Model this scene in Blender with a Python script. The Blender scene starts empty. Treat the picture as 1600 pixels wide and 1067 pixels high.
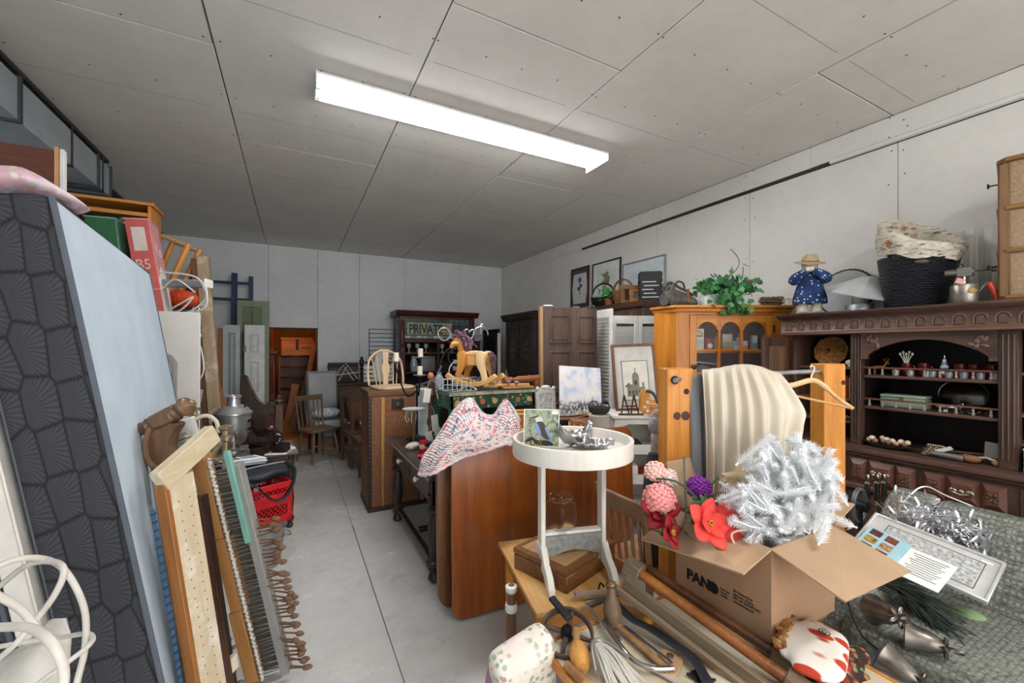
import bpy, bmesh, math, random
from mathutils import Vector, Matrix, Euler, noise
R = math.radians
PI = math.pi
sc = bpy.context.scene
COL = sc.collection
rnd = random.Random(7)
# ------------------------------------------------------------------ camera
F, CX, CYH, CH = 650.0, 800.0, 545.0, 1.6     # focal length in px of the 1600 px frame, principal column, horizon row, eye height
PSI = math.atan(341 / 650)
SP, CP = math.sin(PSI), math.cos(PSI)
cam = bpy.data.cameras.new('camera')
cam.sensor_width = 36
cam.lens = F / 1600 * 36
cam.shift_y = (CYH - 533.5) / 1600
cam.clip_start = .02
co = bpy.data.objects.new('camera', cam)
COL.objects.link(co)
co.location = (0, 0, CH)
co.rotation_euler = (PI / 2, 0, -PSI)
sc.camera = co
# ------------------------------------------------------------------ light
world = bpy.data.worlds.new('world')
sc.world = world
world.use_nodes = True
wn = world.node_tree.nodes
wn['Background'].inputs[0].default_value = (1, .98, .95, 1)
wn['Background'].inputs[1].default_value = 3.6
LAMP = 26           # emission of the ceiling tubes
sc.view_settings.view_transform = 'Standard'
sc.view_settings.look = 'None'
sc.view_settings.gamma = 1
sc.view_settings.use_curve_mapping = False
sc.view_settings.exposure = .44
try:
 sc.cycles.use_denoising = True
 sc.cycles.max_bounces = 10
 sc.cycles.diffuse_bounces = 6
 sc.cycles.sample_clamp_indirect = 6
except Exception:
 pass
# ------------------------------------------------------------------ places in the room
def at(u, v, d):
 """point seen at (u, v) of the photograph, d metres ahead of the lens"""
 x = (u - CX) / F * d
 return Vector((CP * x + SP * d, -SP * x + CP * d, CH + (CYH - v) / F * d))
def atz(u, v, z):
 return at(u, v, (CH - z) * F / (v - CYH))
def aty(u, v, Y):
 return at(u, v, Y / (-SP * (u - CX) / F + CP))
def atx(u, v, X):
 return at(u, v, X / (CP * (u - CX) / F + SP))
# ------------------------------------------------------------------ mesh helpers
class MB:
 def __init__(s, m=None):
  s.v = []
  s.f = []
  s.m = m or Matrix()
 def add(s, vs, fs):
  n = len(s.v)
  M = s.m
  s.v += [tuple(M @ Vector(p)) for p in vs]
  s.f += [[i + n for i in f] for f in fs]
  return s
 def box(s, c, d, r=None):
  a, b, e = d[0] / 2, d[1] / 2, d[2] / 2
  vs = [Vector((x, y, z)) for x in (-a, a) for y in (-b, b) for z in (-e, e)]
  if r:
   E = Euler(r).to_matrix()
   vs = [E @ p for p in vs]
  c = Vector(c)
  return s.add([p + c for p in vs], [(0, 1, 3, 2), (4, 6, 7, 5), (0, 4, 5, 1), (2, 3, 7, 6), (0, 2, 6, 4), (1, 5, 7, 3)])
 def bx(s, x0, x1, y0, y1, z0, z1):
  return s.box(((x0 + x1) / 2, (y0 + y1) / 2, (z0 + z1) / 2), (abs(x1 - x0), abs(y1 - y0), abs(z1 - z0)))
 def tube(s, pts, r, n=8, closed=False, flat=1.0):
  pts = [Vector(p) for p in pts]
  k = len(pts)
  rr = r if isinstance(r, (list, tuple)) else [r] * k
  vs, fs = [], []
  t0 = (pts[1] - pts[0]).normalized()
  up = Vector((0, 0, 1)) if abs(t0.z) < .9 else Vector((1, 0, 0))
  a = t0.cross(up).normalized()
  for i in range(k):
   if closed:
    t = (pts[(i + 1) % k] - pts[i - 1])
   else:
    t = pts[min(i + 1, k - 1)] - pts[max(i - 1, 0)]
   t = t.normalized() if t.length > 1e-9 else t0
   a = a - t * a.dot(t)
   a = a.normalized() if a.length > 1e-6 else t.orthogonal().normalized()
   b = t.cross(a)
   for j in range(n):
    w = 2 * PI * j / n
    vs.append(pts[i] + a * (rr[i] * math.cos(w)) + b * (rr[i] * flat * math.sin(w)))
  m = k if closed else k - 1
  for i in range(m):
   for j in range(n):
    p, q = i * n, ((i + 1) % k) * n
    fs.append((p + j, p + (j + 1) % n, q + (j + 1) % n, q + j))
  if not closed:
   fs.append(tuple(range(n))[::-1])
   fs.append(tuple((k - 1) * n + j for j in range(n)))
  return s.add(vs, fs)
 def cyl(s, p0, p1, r0, r1=None, n=12):
  return s.tube([p0, p1], [r0, r0 if r1 is None else r1], n)
 def lathe(s, prof, n=20, c=(0, 0, 0), R3=None, sx=1, sy=1):
  vs, fs = [], []
  k = len(prof)
  c = Vector(c)
  for (r, z) in prof:
   for j in range(n):
    w = 2 * PI * j / n
    p = Vector((max(r, 1e-4) * math.cos(w) * sx, max(r, 1e-4) * math.sin(w) * sy, z))
    vs.append((R3 @ p if R3 else p) + c)
  for i in range(k - 1):
   for j in range(n):
    fs.append((i * n + j, i * n + (j + 1) % n, (i + 1) * n + (j + 1) % n, (i + 1) * n + j))
  fs.append(tuple(range(n))[::-1])
  fs.append(tuple((k - 1) * n + j for j in range(n)))
  return s.add(vs, fs)
 def ell(s, c, r, nu=12, nv=8, R3=None):
  pr = [(math.sin(PI * i / nv), -math.cos(PI * i / nv)) for i in range(nv + 1)]
  vs, fs = [], []
  c = Vector(c)
  vs.append(Vector((0, 0, -r[2])))
  for i in range(1, nv):
   for j in range(nu):
    w = 2 * PI * j / nu
    vs.append(Vector((pr[i][0] * math.cos(w) * r[0], pr[i][0] * math.sin(w) * r[1], pr[i][1] * r[2])))
  vs.append(Vector((0, 0, r[2])))
  L = len(vs) - 1
  for j in range(nu):
   fs.append((0, 1 + (j + 1) % nu, 1 + j))
   fs.append((L, L - nu + j, L - nu + (j + 1) % nu))
  for i in range(nv - 2):
   for j in range(nu):
    p, q = 1 + i * nu, 1 + (i + 1) * nu
    fs.append((p + j, p + (j + 1) % nu, q + (j + 1) % nu, q + j))
  if R3:
   vs = [R3 @ p for p in vs]
  return s.add([p + c for p in vs], fs)
 def prism(s, poly, a, b, ax='y'):
  def q(p, t):
   return (p[0], t, p[1]) if ax == 'y' else ((t, p[0], p[1]) if ax == 'x' else (p[0], p[1], t))
  n = len(poly)
  vs = [q(p, a) for p in poly] + [q(p, b) for p in poly]
  fs = [tuple(range(n))[::-1], tuple(range(n, 2 * n))] + [(i, (i + 1) % n, n + (i + 1) % n, n + i) for i in range(n)]
  return s.add(vs, fs)
 def strip(s, inner, outer, a, b, ax='y', closed=True):
  """solid band between two outlines with the same number of points"""
  def q(p, t):
   return (p[0], t, p[1]) if ax == 'y' else ((t, p[0], p[1]) if ax == 'x' else (p[0], p[1], t))
  n = len(inner)
  vs = [q(p, a) for p in inner] + [q(p, a) for p in outer] + [q(p, b) for p in inner] + [q(p, b) for p in outer]
  fs = []
  for i in range(n if closed else n - 1):
   j = (i + 1) % n
   fs += [(i, j, n + j, n + i), (2 * n + i, 3 * n + i, 3 * n + j, 2 * n + j), (i, 2 * n + i, 2 * n + j, j), (n + i, n + j, 3 * n + j, 3 * n + i)]
  if not closed:
   fs += [(0, n, 3 * n, 2 * n), (n - 1, 3 * n - 1, 4 * n - 1, 2 * n - 1)]
  return s.add(vs, fs)
 def grid(s, f, nu, nv, cu=False):
  vs = [f(i / (nu if cu else nu - 1), j / (nv - 1)) for j in range(nv) for i in range(nu)]
  fs = []
  for j in range(nv - 1):
   for i in range(nu if cu else nu - 1):
    k = (i + 1) % nu
    fs.append((j * nu + i, j * nu + k, (j + 1) * nu + k, (j + 1) * nu + i))
  return s.add(vs, fs)
 def mesh(s, name='m', bev=0, seg=1, sm=38, merge=False, fix=True):
  me = bpy.data.meshes.new(name)
  me.from_pydata(s.v, [], s.f)
  if bev or fix or merge:
   bm = bmesh.new()
   bm.from_mesh(me)
   if merge:
    bmesh.ops.remove_doubles(bm, verts=bm.verts, dist=1e-5)
   if fix:
    bmesh.ops.recalc_face_normals(bm, faces=bm.faces)
   if bev:
    es = [e for e in bm.edges if len(e.link_faces) == 2 and e.calc_face_angle(0) > .5]
    bmesh.ops.bevel(bm, geom=es, offset=bev, segments=seg, profile=.6, affect='EDGES', clamp_overlap=True)
   bm.to_mesh(me)
   bm.free()
  if sm:
   me.polygons.foreach_set('use_smooth', [True] * len(me.polygons))
   me.set_sharp_from_angle(angle=R(sm))
  me.update()
  return me
def inst(name, me, m=None, par=None, loc=(0, 0, 0), rot=(0, 0, 0), scl=None):
 o = bpy.data.objects.new(name, me)
 COL.objects.link(o)
 if m is not None and not me.materials:
  me.materials.append(m)
 o.parent = par
 o.location = loc
 o.rotation_euler = rot
 if scl:
  o.scale = scl
 return o
def part(name, mb, m, par=None, bev=0, seg=1, sm=38, solid=0, sub=0, label=None, merge=False, fix=True):
 me = mb.mesh(name, bev, seg, sm, merge, fix)
 o = inst(name, me, m, par)
 if solid:
  md = o.modifiers.new('thickness', 'SOLIDIFY')
  md.thickness = solid
  md.offset = 0
 if sub:
  md = o.modifiers.new('smooth', 'SUBSURF')
  md.levels = md.render_levels = sub
 if label:
  o['label'] = label
 return o
def tag(o, label, cat, group=None):
 o['label'] = label
 o['category'] = cat
 if group:
  o['group'] = group
 return o
def thing(name, label, cat, loc=(0, 0, 0), rz=0, group=None, rot=None, M=None):
 o = bpy.data.objects.new(name, None)
 o.empty_display_size = .1
 COL.objects.link(o)
 if M is not None:
  o.matrix_world = M
 else:
  o.location = loc
  o.rotation_euler = rot if rot else (0, 0, rz)
 return tag(o, label, cat, group)
def solo(name, label, cat, mb, m, loc=(0, 0, 0), rz=0, group=None, rot=None, **k):
 o = part(name, mb, m, None, **k)
 o.location = loc
 o.rotation_euler = rot if rot else (0, 0, rz)
 return tag(o, label, cat, group)
def struct(o):
 o['kind'] = 'structure'
 return o
def stuff(o):
 o['kind'] = 'stuff'
 return o
def dup(root, loc, rz, label, rot=None, scl=None):
 r = root.copy()
 COL.objects.link(r)
 r.location = loc
 r.rotation_euler = rot if rot else (0, 0, rz)
 if scl:
  r.scale = scl
 r['label'] = label
 for ch in list(root.children):
  c = ch.copy()
  COL.objects.link(c)
  c.parent = r
  for g in list(ch.children):
   d = g.copy()
   COL.objects.link(d)
   d.parent = c
 return r
def frame_m(o, x, z):
 """matrix with origin o, x axis along x, z axis close to z"""
 x = Vector(x).normalized()
 z = Vector(z)
 y = z.cross(x).normalized()
 z = x.cross(y).normalized()
 M = Matrix((x, y, z)).transposed().to_4x4()
 M.translation = Vector(o)
 return M
def cat(pts, n=6, closed=False):
 """Catmull-Rom through pts"""
 P = [Vector(p) for p in pts]
 k = len(P)
 out = []
 for i in range(k if closed else k - 1):
  if closed:
   a, b, c, d = P[i - 1], P[i], P[(i + 1) % k], P[(i + 2) % k]
  else:
   a, b, c, d = P[max(i - 1, 0)], P[i], P[i + 1], P[min(i + 2, k - 1)]
  for j in range(n):
   t = j / n
   out.append(.5 * ((2 * b) + (c - a) * t + (2 * a - 5 * b + 4 * c - d) * t * t + (3 * b - a - 3 * c + d) * t ** 3))
 if not closed:
  out.append(P[-1])
 return out
def net(rows, nu, nv):
 """smooth surface function through a control net rows[j][i]"""
 cols = [cat(r, 8) for r in rows]
 m = min(len(c) for c in cols)
 def f(s, t):
  x = s * (m - 1)
  i = min(int(x), m - 2)
  q = [c[i].lerp(c[i + 1], x - i) for c in cols]
  k = len(q)
  y = t * (k - 1)
  j = min(int(y), k - 2)
  w = y - j
  a, b, c, d = q[max(j - 1, 0)], q[j], q[j + 1], q[min(j + 2, k - 1)]
  return .5 * ((2 * b) + (c - a) * w + (2 * a - 5 * b + 4 * c - d) * w * w + (3 * b - a - 3 * c + d) * w ** 3)
 return f
def rrect(w, h, r, n=5, cx=0, cy=0):
 o = []
 for (sx, sy, a0) in ((1, 1, 0), (-1, 1, 90), (-1, -1, 180), (1, -1, 270)):
  for i in range(n + 1):
   a = R(a0 + 90 * i / n)
   o.append((cx + sx * (w / 2 - r) + r * math.cos(a), cy + sy * (h / 2 - r) + r * math.sin(a)))
 return o
def arc(cx, cy, r, a0, a1, n, ry=None):
 return [(cx + r * math.cos(R(a0 + (a1 - a0) * i / n)), cy + (ry or r) * math.sin(R(a0 + (a1 - a0) * i / n))) for i in range(n + 1)]
def text_part(name, s, size, m, par, loc, rot, ext=.0006, align='LEFT', sx=1, bold=0):
 c = bpy.data.curves.new(name, 'FONT')
 c.body = s
 c.size = size
 c.extrude = ext
 c.align_x = align
 c.offset = bold
 c.resolution_u = 3
 t = bpy.data.objects.new(name, c)
 COL.objects.link(t)
 dg = bpy.context.evaluated_depsgraph_get()
 me = bpy.data.meshes.new_from_object(t.evaluated_get(dg))
 bpy.data.objects.remove(t)
 o = inst(name, me, m, par, loc, rot)
 o.scale = (sx, 1, 1)
 return o
# ------------------------------------------------------------------ materials
def lin(h):
 if not isinstance(h, str):
  return tuple(h)[:3] + (1,)
 h = h.lstrip('#')
 o = []
 for i in (0, 2, 4):
  c = int(h[i:i + 2], 16) / 255
  o.append(c / 12.92 if c < .04045 else ((c + .055) / 1.055) ** 2.4)
 return tuple(o) + (1,)
MATS = {}
class NT:
 def __init__(s, name):
  s.m = bpy.data.materials.new(name)
  s.m.use_nodes = True
  s.n = s.m.node_tree.nodes
  s.l = s.m.node_tree.links
  s.b = s.n['Principled BSDF']
 def new(s, t, **k):
  n = s.n.new(t)
  for a, b in k.items():
   setattr(n, a, b)
  return n
 def link(s, a, b):
  s.l.new(a, b)
 def coord(s, scale=(1, 1, 1), rot=(0, 0, 0)):
  t = s.new('ShaderNodeTexCoord')
  mp = s.new('ShaderNodeMapping')
  mp.inputs['Scale'].default_value = scale
  mp.inputs['Rotation'].default_value = rot
  s.link(t.outputs['Object'], mp.inputs[0])
  return mp.outputs[0]
 def noise(s, vec, scale, detail=4, rough=.55, dist=0):
  n = s.new('ShaderNodeTexNoise')
  n.inputs['Scale'].default_value = scale
  n.inputs['Detail'].default_value = detail
  n.inputs['Roughness'].default_value = rough
  n.inputs['Distortion'].default_value = dist
  s.link(vec, n.inputs['Vector'])
  return n.outputs['Fac']
 def ramp(s, fac, stops, interp='LINEAR'):
  r = s.new('ShaderNodeValToRGB')
  r.color_ramp.interpolation = interp
  e = r.color_ramp.elements
  while len(e) < len(stops):
   e.new(.5)
  for i, (p, c) in enumerate(stops):
   e[i].position = p
   e[i].color = lin(c)
  s.link(fac, r.inputs[0])
  return r.outputs[0]
 def mix(s, fac, a, b, mode='MIX'):
  x = s.new('ShaderNodeMix', data_type='RGBA', blend_type=mode)
  if isinstance(fac, (int, float)):
   x.inputs[0].default_value = fac
  else:
   s.link(fac, x.inputs[0])
  for i, q in ((6, a), (7, b)):
   if hasattr(q, 'links'):
    s.link(q, x.inputs[i])
   else:
    x.inputs[i].default_value = lin(q)
  return x.outputs[2]
 def math(s, op, a, b=0.0, c=0.0):
  x = s.new('ShaderNodeMath', operation=op)
  for i, q in enumerate((a, b, c)):
   if hasattr(q, 'links'):
    s.link(q, x.inputs[i])
   else:
    x.inputs[i].default_value = q
  return x.outputs[0]
 def bump(s, h, strength=.3, dist=.01):
  b = s.new('ShaderNodeBump')
  b.inputs['Strength'].default_value = strength
  b.inputs['Distance'].default_value = dist
  s.link(h, b.inputs['Height'])
  s.link(b.outputs[0], s.b.inputs['Normal'])
 def out(s, col, rough=.6, metal=0, spec=.4):
  if hasattr(col, 'links'):
   s.link(col, s.b.inputs['Base Color'])
  else:
   s.b.inputs['Base Color'].default_value = lin(col)
  if hasattr(rough, 'links'):
   s.link(rough, s.b.inputs['Roughness'])
  else:
   s.b.inputs['Roughness'].default_value = rough
  s.b.inputs['Metallic'].default_value = metal
  s.b.inputs['Specular IOR Level'].default_value = spec
  return s.m
def shade(h, k):
 c = lin(h)
 return (min(c[0] * k, 1), min(c[1] * k, 1), min(c[2] * k, 1), 1)
def mat(col, rough=.6, metal=0, col2=None, sc=9, bump=0, spec=.4, det=4, bd=.01):
 key = ('n', col, rough, metal, col2, sc, bump, spec)
 if key not in MATS:
  t = NT('paint_' + str(col).strip('#'))
  v = t.coord()
  f = t.noise(v, sc, det)
  c = t.ramp(f, [(.3, col2 or shade(col, .8)), (.7, col)])
  if bump:
   t.bump(t.noise(v, sc * 3, 6), bump, bd)
  MATS[key] = t.out(c, rough, metal, spec)
 return MATS[key]
def wood(c1, c2, rough=.45, ax='z', sc=1.0, bump=.08, spec=.4, worn=None):
 """c1 light, c2 dark; grain along ax"""
 key = ('w', c1, c2, rough, ax, sc, worn)
 if key not in MATS:
  t = NT('wood_' + str(c1).strip('#'))
  k = {'x': (.07, 1, 1), 'y': (1, .07, 1), 'z': (1, 1, .07)}[ax]
  v = t.coord(tuple(q * sc for q in k))
  big = t.noise(v, 9, 5, .6, .6)
  fine = t.noise(v, 75, 3, .6)
  f = t.math('ADD', t.math('MULTIPLY', big, .72), t.math('MULTIPLY', fine, .28))
  c = t.ramp(f, [(.34, c2), (.5, t_mid(c1, c2)), (.66, c1)])
  if worn:
   w = t.noise(t.coord(), 6, 6, .7)
   c = t.mix(t.ramp(w, [(.5, '#000000'), (.64, '#ffffff')]), c, worn)
  t.bump(fine, bump, .004)
  MATS[key] = t.out(c, rough, 0, spec)
 return MATS[key]
def t_mid(a, b):
 a, b = lin(a), lin(b)
 return tuple((x + y) / 2 for x, y in zip(a, b))
def glow(col, e):
 t = NT('glow')
 t.b.inputs['Emission Color'].default_value = lin(col)
 t.b.inputs['Emission Strength'].default_value = e
 return t.out(col, .5)
def glass(col='#ffffff', rough=.02, alpha=None):
 key = ('g', col, rough, alpha)
 if key not in MATS:
  t = NT('glass')
  if alpha is None:
   t.b.inputs['Transmission Weight'].default_value = 1
   t.b.inputs['IOR'].default_value = 1.18
  else:
   t.b.inputs['Alpha'].default_value = alpha
  MATS[key] = t.out(col, rough, 0, .5)
 return MATS[key]
# shared materials
DK = wood('#4a3328', '#1f1410', .4)
DKX = wood('#4a3328', '#1f1410', .4, 'x')
DKY = wood('#4a3328', '#1f1410', .4, 'y')
PINE = wood('#e0a050', '#b8722a', .4)
PINEX = wood('#e0a050', '#b8722a', .4, 'x')
PINEY = wood('#e0a050', '#b8722a', .4, 'y')
OAK = wood('#b08050', '#7a5230', .5)
OAKX = wood('#b08050', '#7a5230', .5, 'x')
WHITE = mat('#e9e7e2', .5, col2='#d6d3cd')
BLACK = mat('#1c1c1e', .5)
IRON = mat('#232326', .45, .6)
STEEL = mat('#c4c4c6', .25, .95, '#8d8d90', 14)
CHROME = mat('#d8d8da', .12, 1, '#b0b0b4', 6)
GALV = mat('#b9bdc0', .38, .8, '#8f9498', 22)
BRASS = mat('#b89a66', .35, .9, '#7b6542', 12)
PAPER = mat('#efeee9', .8, col2='#dcdad4')
CARD = mat('#c49a72', .85, col2='#b98e66', sc=5)
RED = mat('#c8242a', .45)
# ================================================================== the room
XL, XR, YB, YR, ZC = -1.9, 4.1, 8.3, -4.0, 3.4
def concrete():
 t = NT('concrete')
 v = t.coord()
 a = t.noise(v, 1.3, 8, .65)
 b = t.noise(v, 9, 8, .7, .4)
 c = t.noise(v, 60, 3)
 f = t.math('ADD', t.math('MULTIPLY', a, .55), t.math('ADD', t.math('MULTIPLY', b, .33), t.math('MULTIPLY', c, .12)))
 col = t.ramp(f, [(.3, '#9c9b99'), (.47, '#bab9b6'), (.62, '#c6c5c2'), (.85, '#cfceca')])
 t.bump(b, .12, .01)
 return t.out(col, t.ramp(a, [(.3, '#6a6a6a'), (.7, '#9a9a9a')]), 0, .35)
def drywall(name, c1, c2):
 t = NT(name)
 v = t.coord()
 a = t.noise(v, 1.6, 6, .6)
 b = t.noise(v, 14, 5, .6)
 f = t.math('ADD', t.math('MULTIPLY', a, .7), t.math('MULTIPLY', b, .3))
 col = t.ramp(f, [(.35, c2), (.62, c1)])
 t.bump(t.noise(v, 90, 3), .05, .002)
 return t.out(col, .8, 0, .2)
M_CONC = concrete()
M_CEIL = drywall('ceiling_board', '#e2dfda', '#d6d3ce')
M_WALLR = drywall('wall_board', '#e6e4df', '#dcdad5')
M_WALLB = drywall('wall_board_grey', '#dcdfe1', '#d0d4d7')
M_JOINT = mat('#4a4846', .9)
def slab_set(name, cells, z0, z1, m, jm, under, pname, gap=.004, bev=.003):
 """a backing slab with separate pieces laid on it"""
 base = struct(part(name, under, jm))
 for (x0, x1, y0, y1) in cells:
  part(pname, MB().bx(x0 + gap, x1 - gap, y0 + gap, y1 - gap, z0, z1), m, base, bev=bev)
 return base
# floor of cast slabs, a saw cut runs along the aisle
xs = [XL, .47, 3.4, XR]
ys = [YR, -2.2, .9, 4.0, YB]
slab_set('floor', [(xs[i], xs[i + 1], ys[j], ys[j + 1]) for i in range(3) for j in range(4)], -.06, 0,
         M_CONC, M_JOINT, MB().bx(XL - .1, XR + .1, YR, YB + .1, -.15, -.012), 'slab', .002, .002)
# ceiling boards
sx = [XL, -.42, .73, 1.88, 3.03, XR]
cut = [[-3, -.66, 3.0, 6.66], [-3.1, .6, 4.26, 7.9], [-1.6, 2.06, 5.72], [.2, 3.9, 7.5], [-2.2, 1.48, 5.14]]
cells = []
for i in range(5):
 c = [YR] + cut[i] + [YB]
 cells += [(sx[i], sx[i + 1], c[j], c[j + 1]) for j in range(len(c) - 1)]
ceil = slab_set('ceiling', cells, ZC, ZC + .015, M_CEIL, M_JOINT, MB().bx(XL - .1, XR + .1, YR, YB + .1, ZC + .012, ZC + .12), 'ceiling_board', .004)
mb = MB()
y = -.1
while y < 8.2:
 for i in range(5):
  for k in range(5):
   x = sx[i] + .03 + (sx[i + 1] - sx[i] - .06) * k / 4
   mb.lathe([(.006, -.0015), (.006, .001)], 6, (x + rnd.uniform(-.02, .02), y + rnd.uniform(-.015, .015), ZC))
 y += .61
stuff(part('screw_heads', mb, mat('#4a4744', .6), ceil, sm=0))
mb = MB()   # pencil framing lines left on the boards
for i in range(5):
 y = .1
 while y < 8:
  mb.bx(sx[i] + .05, sx[i + 1] - .1, y, y + .003, ZC - .0005, ZC + .001)
  y += 1.22
stuff(part('chalk_lines', mb, mat('#8f8c88', .9), ceil, sm=0))
# right wall: upright boards, a proud strip below the ceiling and a dark open gap under part of it
wr = struct(part('wall_right', MB().bx(XR + .012, XR + .14, YR, YB + .1, 0, ZC), M_JOINT))
ysr = [YR, -3.43, -2.21, -.99, .23, 1.45, 2.62, 3.84, 5.06, 6.28, 7.5, YB]
for a, b in zip(ysr, ysr[1:]):
 part('wall_board', MB().bx(XR, XR + .02, a + .002, b - .002, .005, 3.18), M_WALLR, wr, bev=.002)
for a, b in ((YR, 2.05), (2.05, 4.1), (4.1, 6.4), (6.4, YB)):
 part('top_strip', MB().bx(XR - .015, XR + .02, a + .001, b - .001, 3.215, 3.395), M_WALLR, wr, bev=.003)
part('lower_trim', MB().bx(XR - .03, XR, YR, 1.9, 3.185, 3.225), M_WALLR, wr, bev=.006)
part('gap_filler', MB().bx(XR + .004, XR + .02, 1.9, 5.4, 3.18, 3.215), wood('#54463c', '#2c241f', .8, 'y'), wr)
part('lower_trim', MB().bx(XR - .008, XR + .01, 5.4, YB, 3.18, 3.22), M_WALLR, wr)
mb = MB()
for yy in [q - .05 for q in ysr[4:]] + [q + .05 for q in ysr[4:-1]]:
 for z in (.5, .9, 1.3, 1.7, 2.1, 2.5, 2.9, 3.12, 3.25, 3.36):
  mb.ell((XR - (.016 if z > 3.2 else .001), yy + rnd.uniform(-.02, .02), z + rnd.uniform(-.03, .03)), (.0015, .006, .006), 6, 4)
stuff(part('screw_heads', mb, mat('#55524e', .6), wr, sm=0))
# back wall with a doorway to a store room
DX0, DX1, DH = -.385, .385, 1.975
wb = struct(part('wall_back', MB().bx(XL - .1, DX0, YB + .012, YB + .14, 0, ZC).bx(DX1, XR + .1, YB + .012, YB + .14, 0, ZC).bx(DX0, DX1, YB + .012, YB + .14, DH, ZC), M_JOINT))
xb = [XL, -1.6, DX0, DX1, 1.1, 1.95, 3.1, XR]
for a, b in zip(xb, xb[1:]):
 z0 = DH if a == DX0 else .005
 part('wall_board', MB().bx(a + .002, b - .002, YB, YB + .02, z0, ZC - .002), M_WALLB, wb, bev=.002)
part('opening_edge', MB().bx(DX0 - .001, DX0 + .02, YB + .004, YB + .15, 0, DH).bx(DX1 - .02, DX1 + .001, YB + .004, YB + .15, 0, DH).bx(DX0, DX1, YB + .004, YB + .15, DH - .02, DH), wood('#6b4a32', '#3c281c', .6), wb)
mb = MB()
for a in xb[1:]:
 for z in (.4, .9, 1.4, 1.9, 2.2, 2.5, 2.8, 3.1, 3.3):
  for d in (-.06, .06, .5):
   if a + d < XR and not (DX0 < a + d < DX1 and z < DH):
    mb.ell((a + d, YB - .001, z + rnd.uniform(-.04, .04)), (.006, .0015, .006), 6, 4)
stuff(part('screw_heads', mb, mat('#6a6866', .6), wb, sm=0))
mb = MB()
for (x, z) in ((.55, 1.75), (.78, 1.82), (.95, 1.7), (.62, 1.35), (1.25, 1.5), (1.42, 1.62), (1.05, 1.3), (.9, 1.42)):
 for k in range(4):
  mb.ell((x + rnd.uniform(-.06, .06), YB - .0005, z + rnd.uniform(-.03, .03)), (rnd.uniform(.03, .07), .0012, rnd.uniform(.02, .035)), 9, 5)
stuff(part('filler_patches', mb, mat('#dfe0e0', .8), wb))
# left wall of pale insulation board with a sheet metal duct hung along it
M_INS = drywall('insulation_board', '#ccd6de', '#bcc7d0')
wl = struct(part('wall_left', MB().bx(XL - .14, XL - .012, YR, YB + .1, 0, ZC), M_JOINT))
yl = [YR + i * 1.22 for i in range(11)] + [YB]
for a, b in zip(yl, yl[1:]):
 if b - a > .02:
  part('wall_board', MB().bx(XL - .02, XL, a + .003, b - .003, .005, ZC - .002), M_INS, wl, bev=.002)
part('gap_shade', MB().bx(XL, XL + .34, YR, 5.3, 3.365, 3.395).bx(XL, XL + .1, 5.3, YB, 3.365, 3.395), mat('#3a3c3f', .7), wl)  # dark bar stands in for the shade in the gap above the duct
struct(part('wall_rear', MB().bx(XL - .1, -1.2, YR - .12, YR, 0, ZC).bx(3.4, XR + .1, YR - .12, YR, 0, ZC).bx(-1.2, 3.4, YR - .12, YR, 3.05, ZC), M_WALLR))
M_DUCT = mat('#b9c3cb', .45, .25, '#a6b1ba', 5)
d = thing('air_duct', 'grey sheet metal air duct hung high along the left wall', 'duct', (XL + .2, 1.6, 3.05))
ydu = [-5, -3.8, -2.6, -1.4, -.2, 1.0, 2.2, 3.4, 3.68]
for a, b in zip(ydu, ydu[1:]):
 part('duct_section', MB().bx(-.16, .15, a + .002, b - .002, 0, .27), M_DUCT, d, bev=.004)
 part('joint_flange', MB().bx(-.17, .165, b - .014, b + .014, -.014, .284), mat('#5b6166', .45, .6), d)
for yy in (-1.9, .5, 2.9, 3.5):
 part('hanger_strap', MB().bx(.152, .156, yy, yy + .025, -.02, .315).bx(-.165, .156, yy, yy + .025, -.018, -.003), mat('#4a4f54', .5, .5), d)
# ------------------------------------------------------------------ store room behind the doorway
WF = wood('#c08a55', '#9a6a3c', .5, 'x')
bf = struct(part('floor', MB().bx(-2.2, 2.2, YB - .02, 11.6, -.12, -.012), M_JOINT))
yy = YB - .02
while yy < 11.5:
 part('plank', MB().bx(-1.3, 1.3, yy + .001, yy + .139, -.03, .004), WF, bf, bev=.002)
 yy += .14
TAN = mat('#b9884e', .8)
struct(part('wall_far', MB().bx(-1.32, 1.32, 11.4, 11.5, 0, 2.6), TAN))
struct(part('wall_side', MB().bx(-1.34, -1.26, YB + .14, 11.4, 0, 2.6), TAN))
struct(part('wall_side', MB().bx(1.26, 1.34, YB + .14, 11.4, 0, 2.6), TAN))
struct(part('ceiling', MB().bx(-1.34, 1.34, YB + .14, 11.5, 2.55, 2.65), TAN))
# ------------------------------------------------------------------ fluorescent fixtures
def fixture(x0, x1, y, label, on=True):
 t = thing('ceiling_light', label, 'light', ((x0 + x1) / 2, y, ZC), group=None)
 L = (x1 - x0) / 2
 wm = mat('#f0f0f0', .35)
 part('housing', MB().prism([(-.16, -.035), (-.09, 0), (.09, 0), (.16, -.035), (.16, -.05), (-.16, -.05)], -L, L, 'x'), wm, t)
 e = glow('#ffffff', LAMP)
 part('diffuser', MB().prism([(-.118, -.052), (-.118, -.066)] + arc(0, -.066, .118, 180, 360, 10, .03)[1:-1] + [(.118, -.066), (.118, -.052)], -L + .03, L - .035, 'x'), e, t)
 for sgn in (-1, 1):
  part('end_plate', MB().prism([(-.16, -.105), (-.165, -.03), (-.09, 0), (.09, 0), (.165, -.03), (.16, -.105)], sgn * L, sgn * (L + .006), 'x'), wm, t)
  for q in (-.06, .06):
   s = part('lamp_socket', MB().box((sgn * (L - .015), q, -.07), (.02, .022, .045)).box((sgn * (L - .004), q, -.085), (.01, .012, .02)), mat('#b8d8cc', .5), t)
 return t
fixture(.13, 2.5, 3.07, 'white fluorescent strip light lit on the ceiling')
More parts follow.
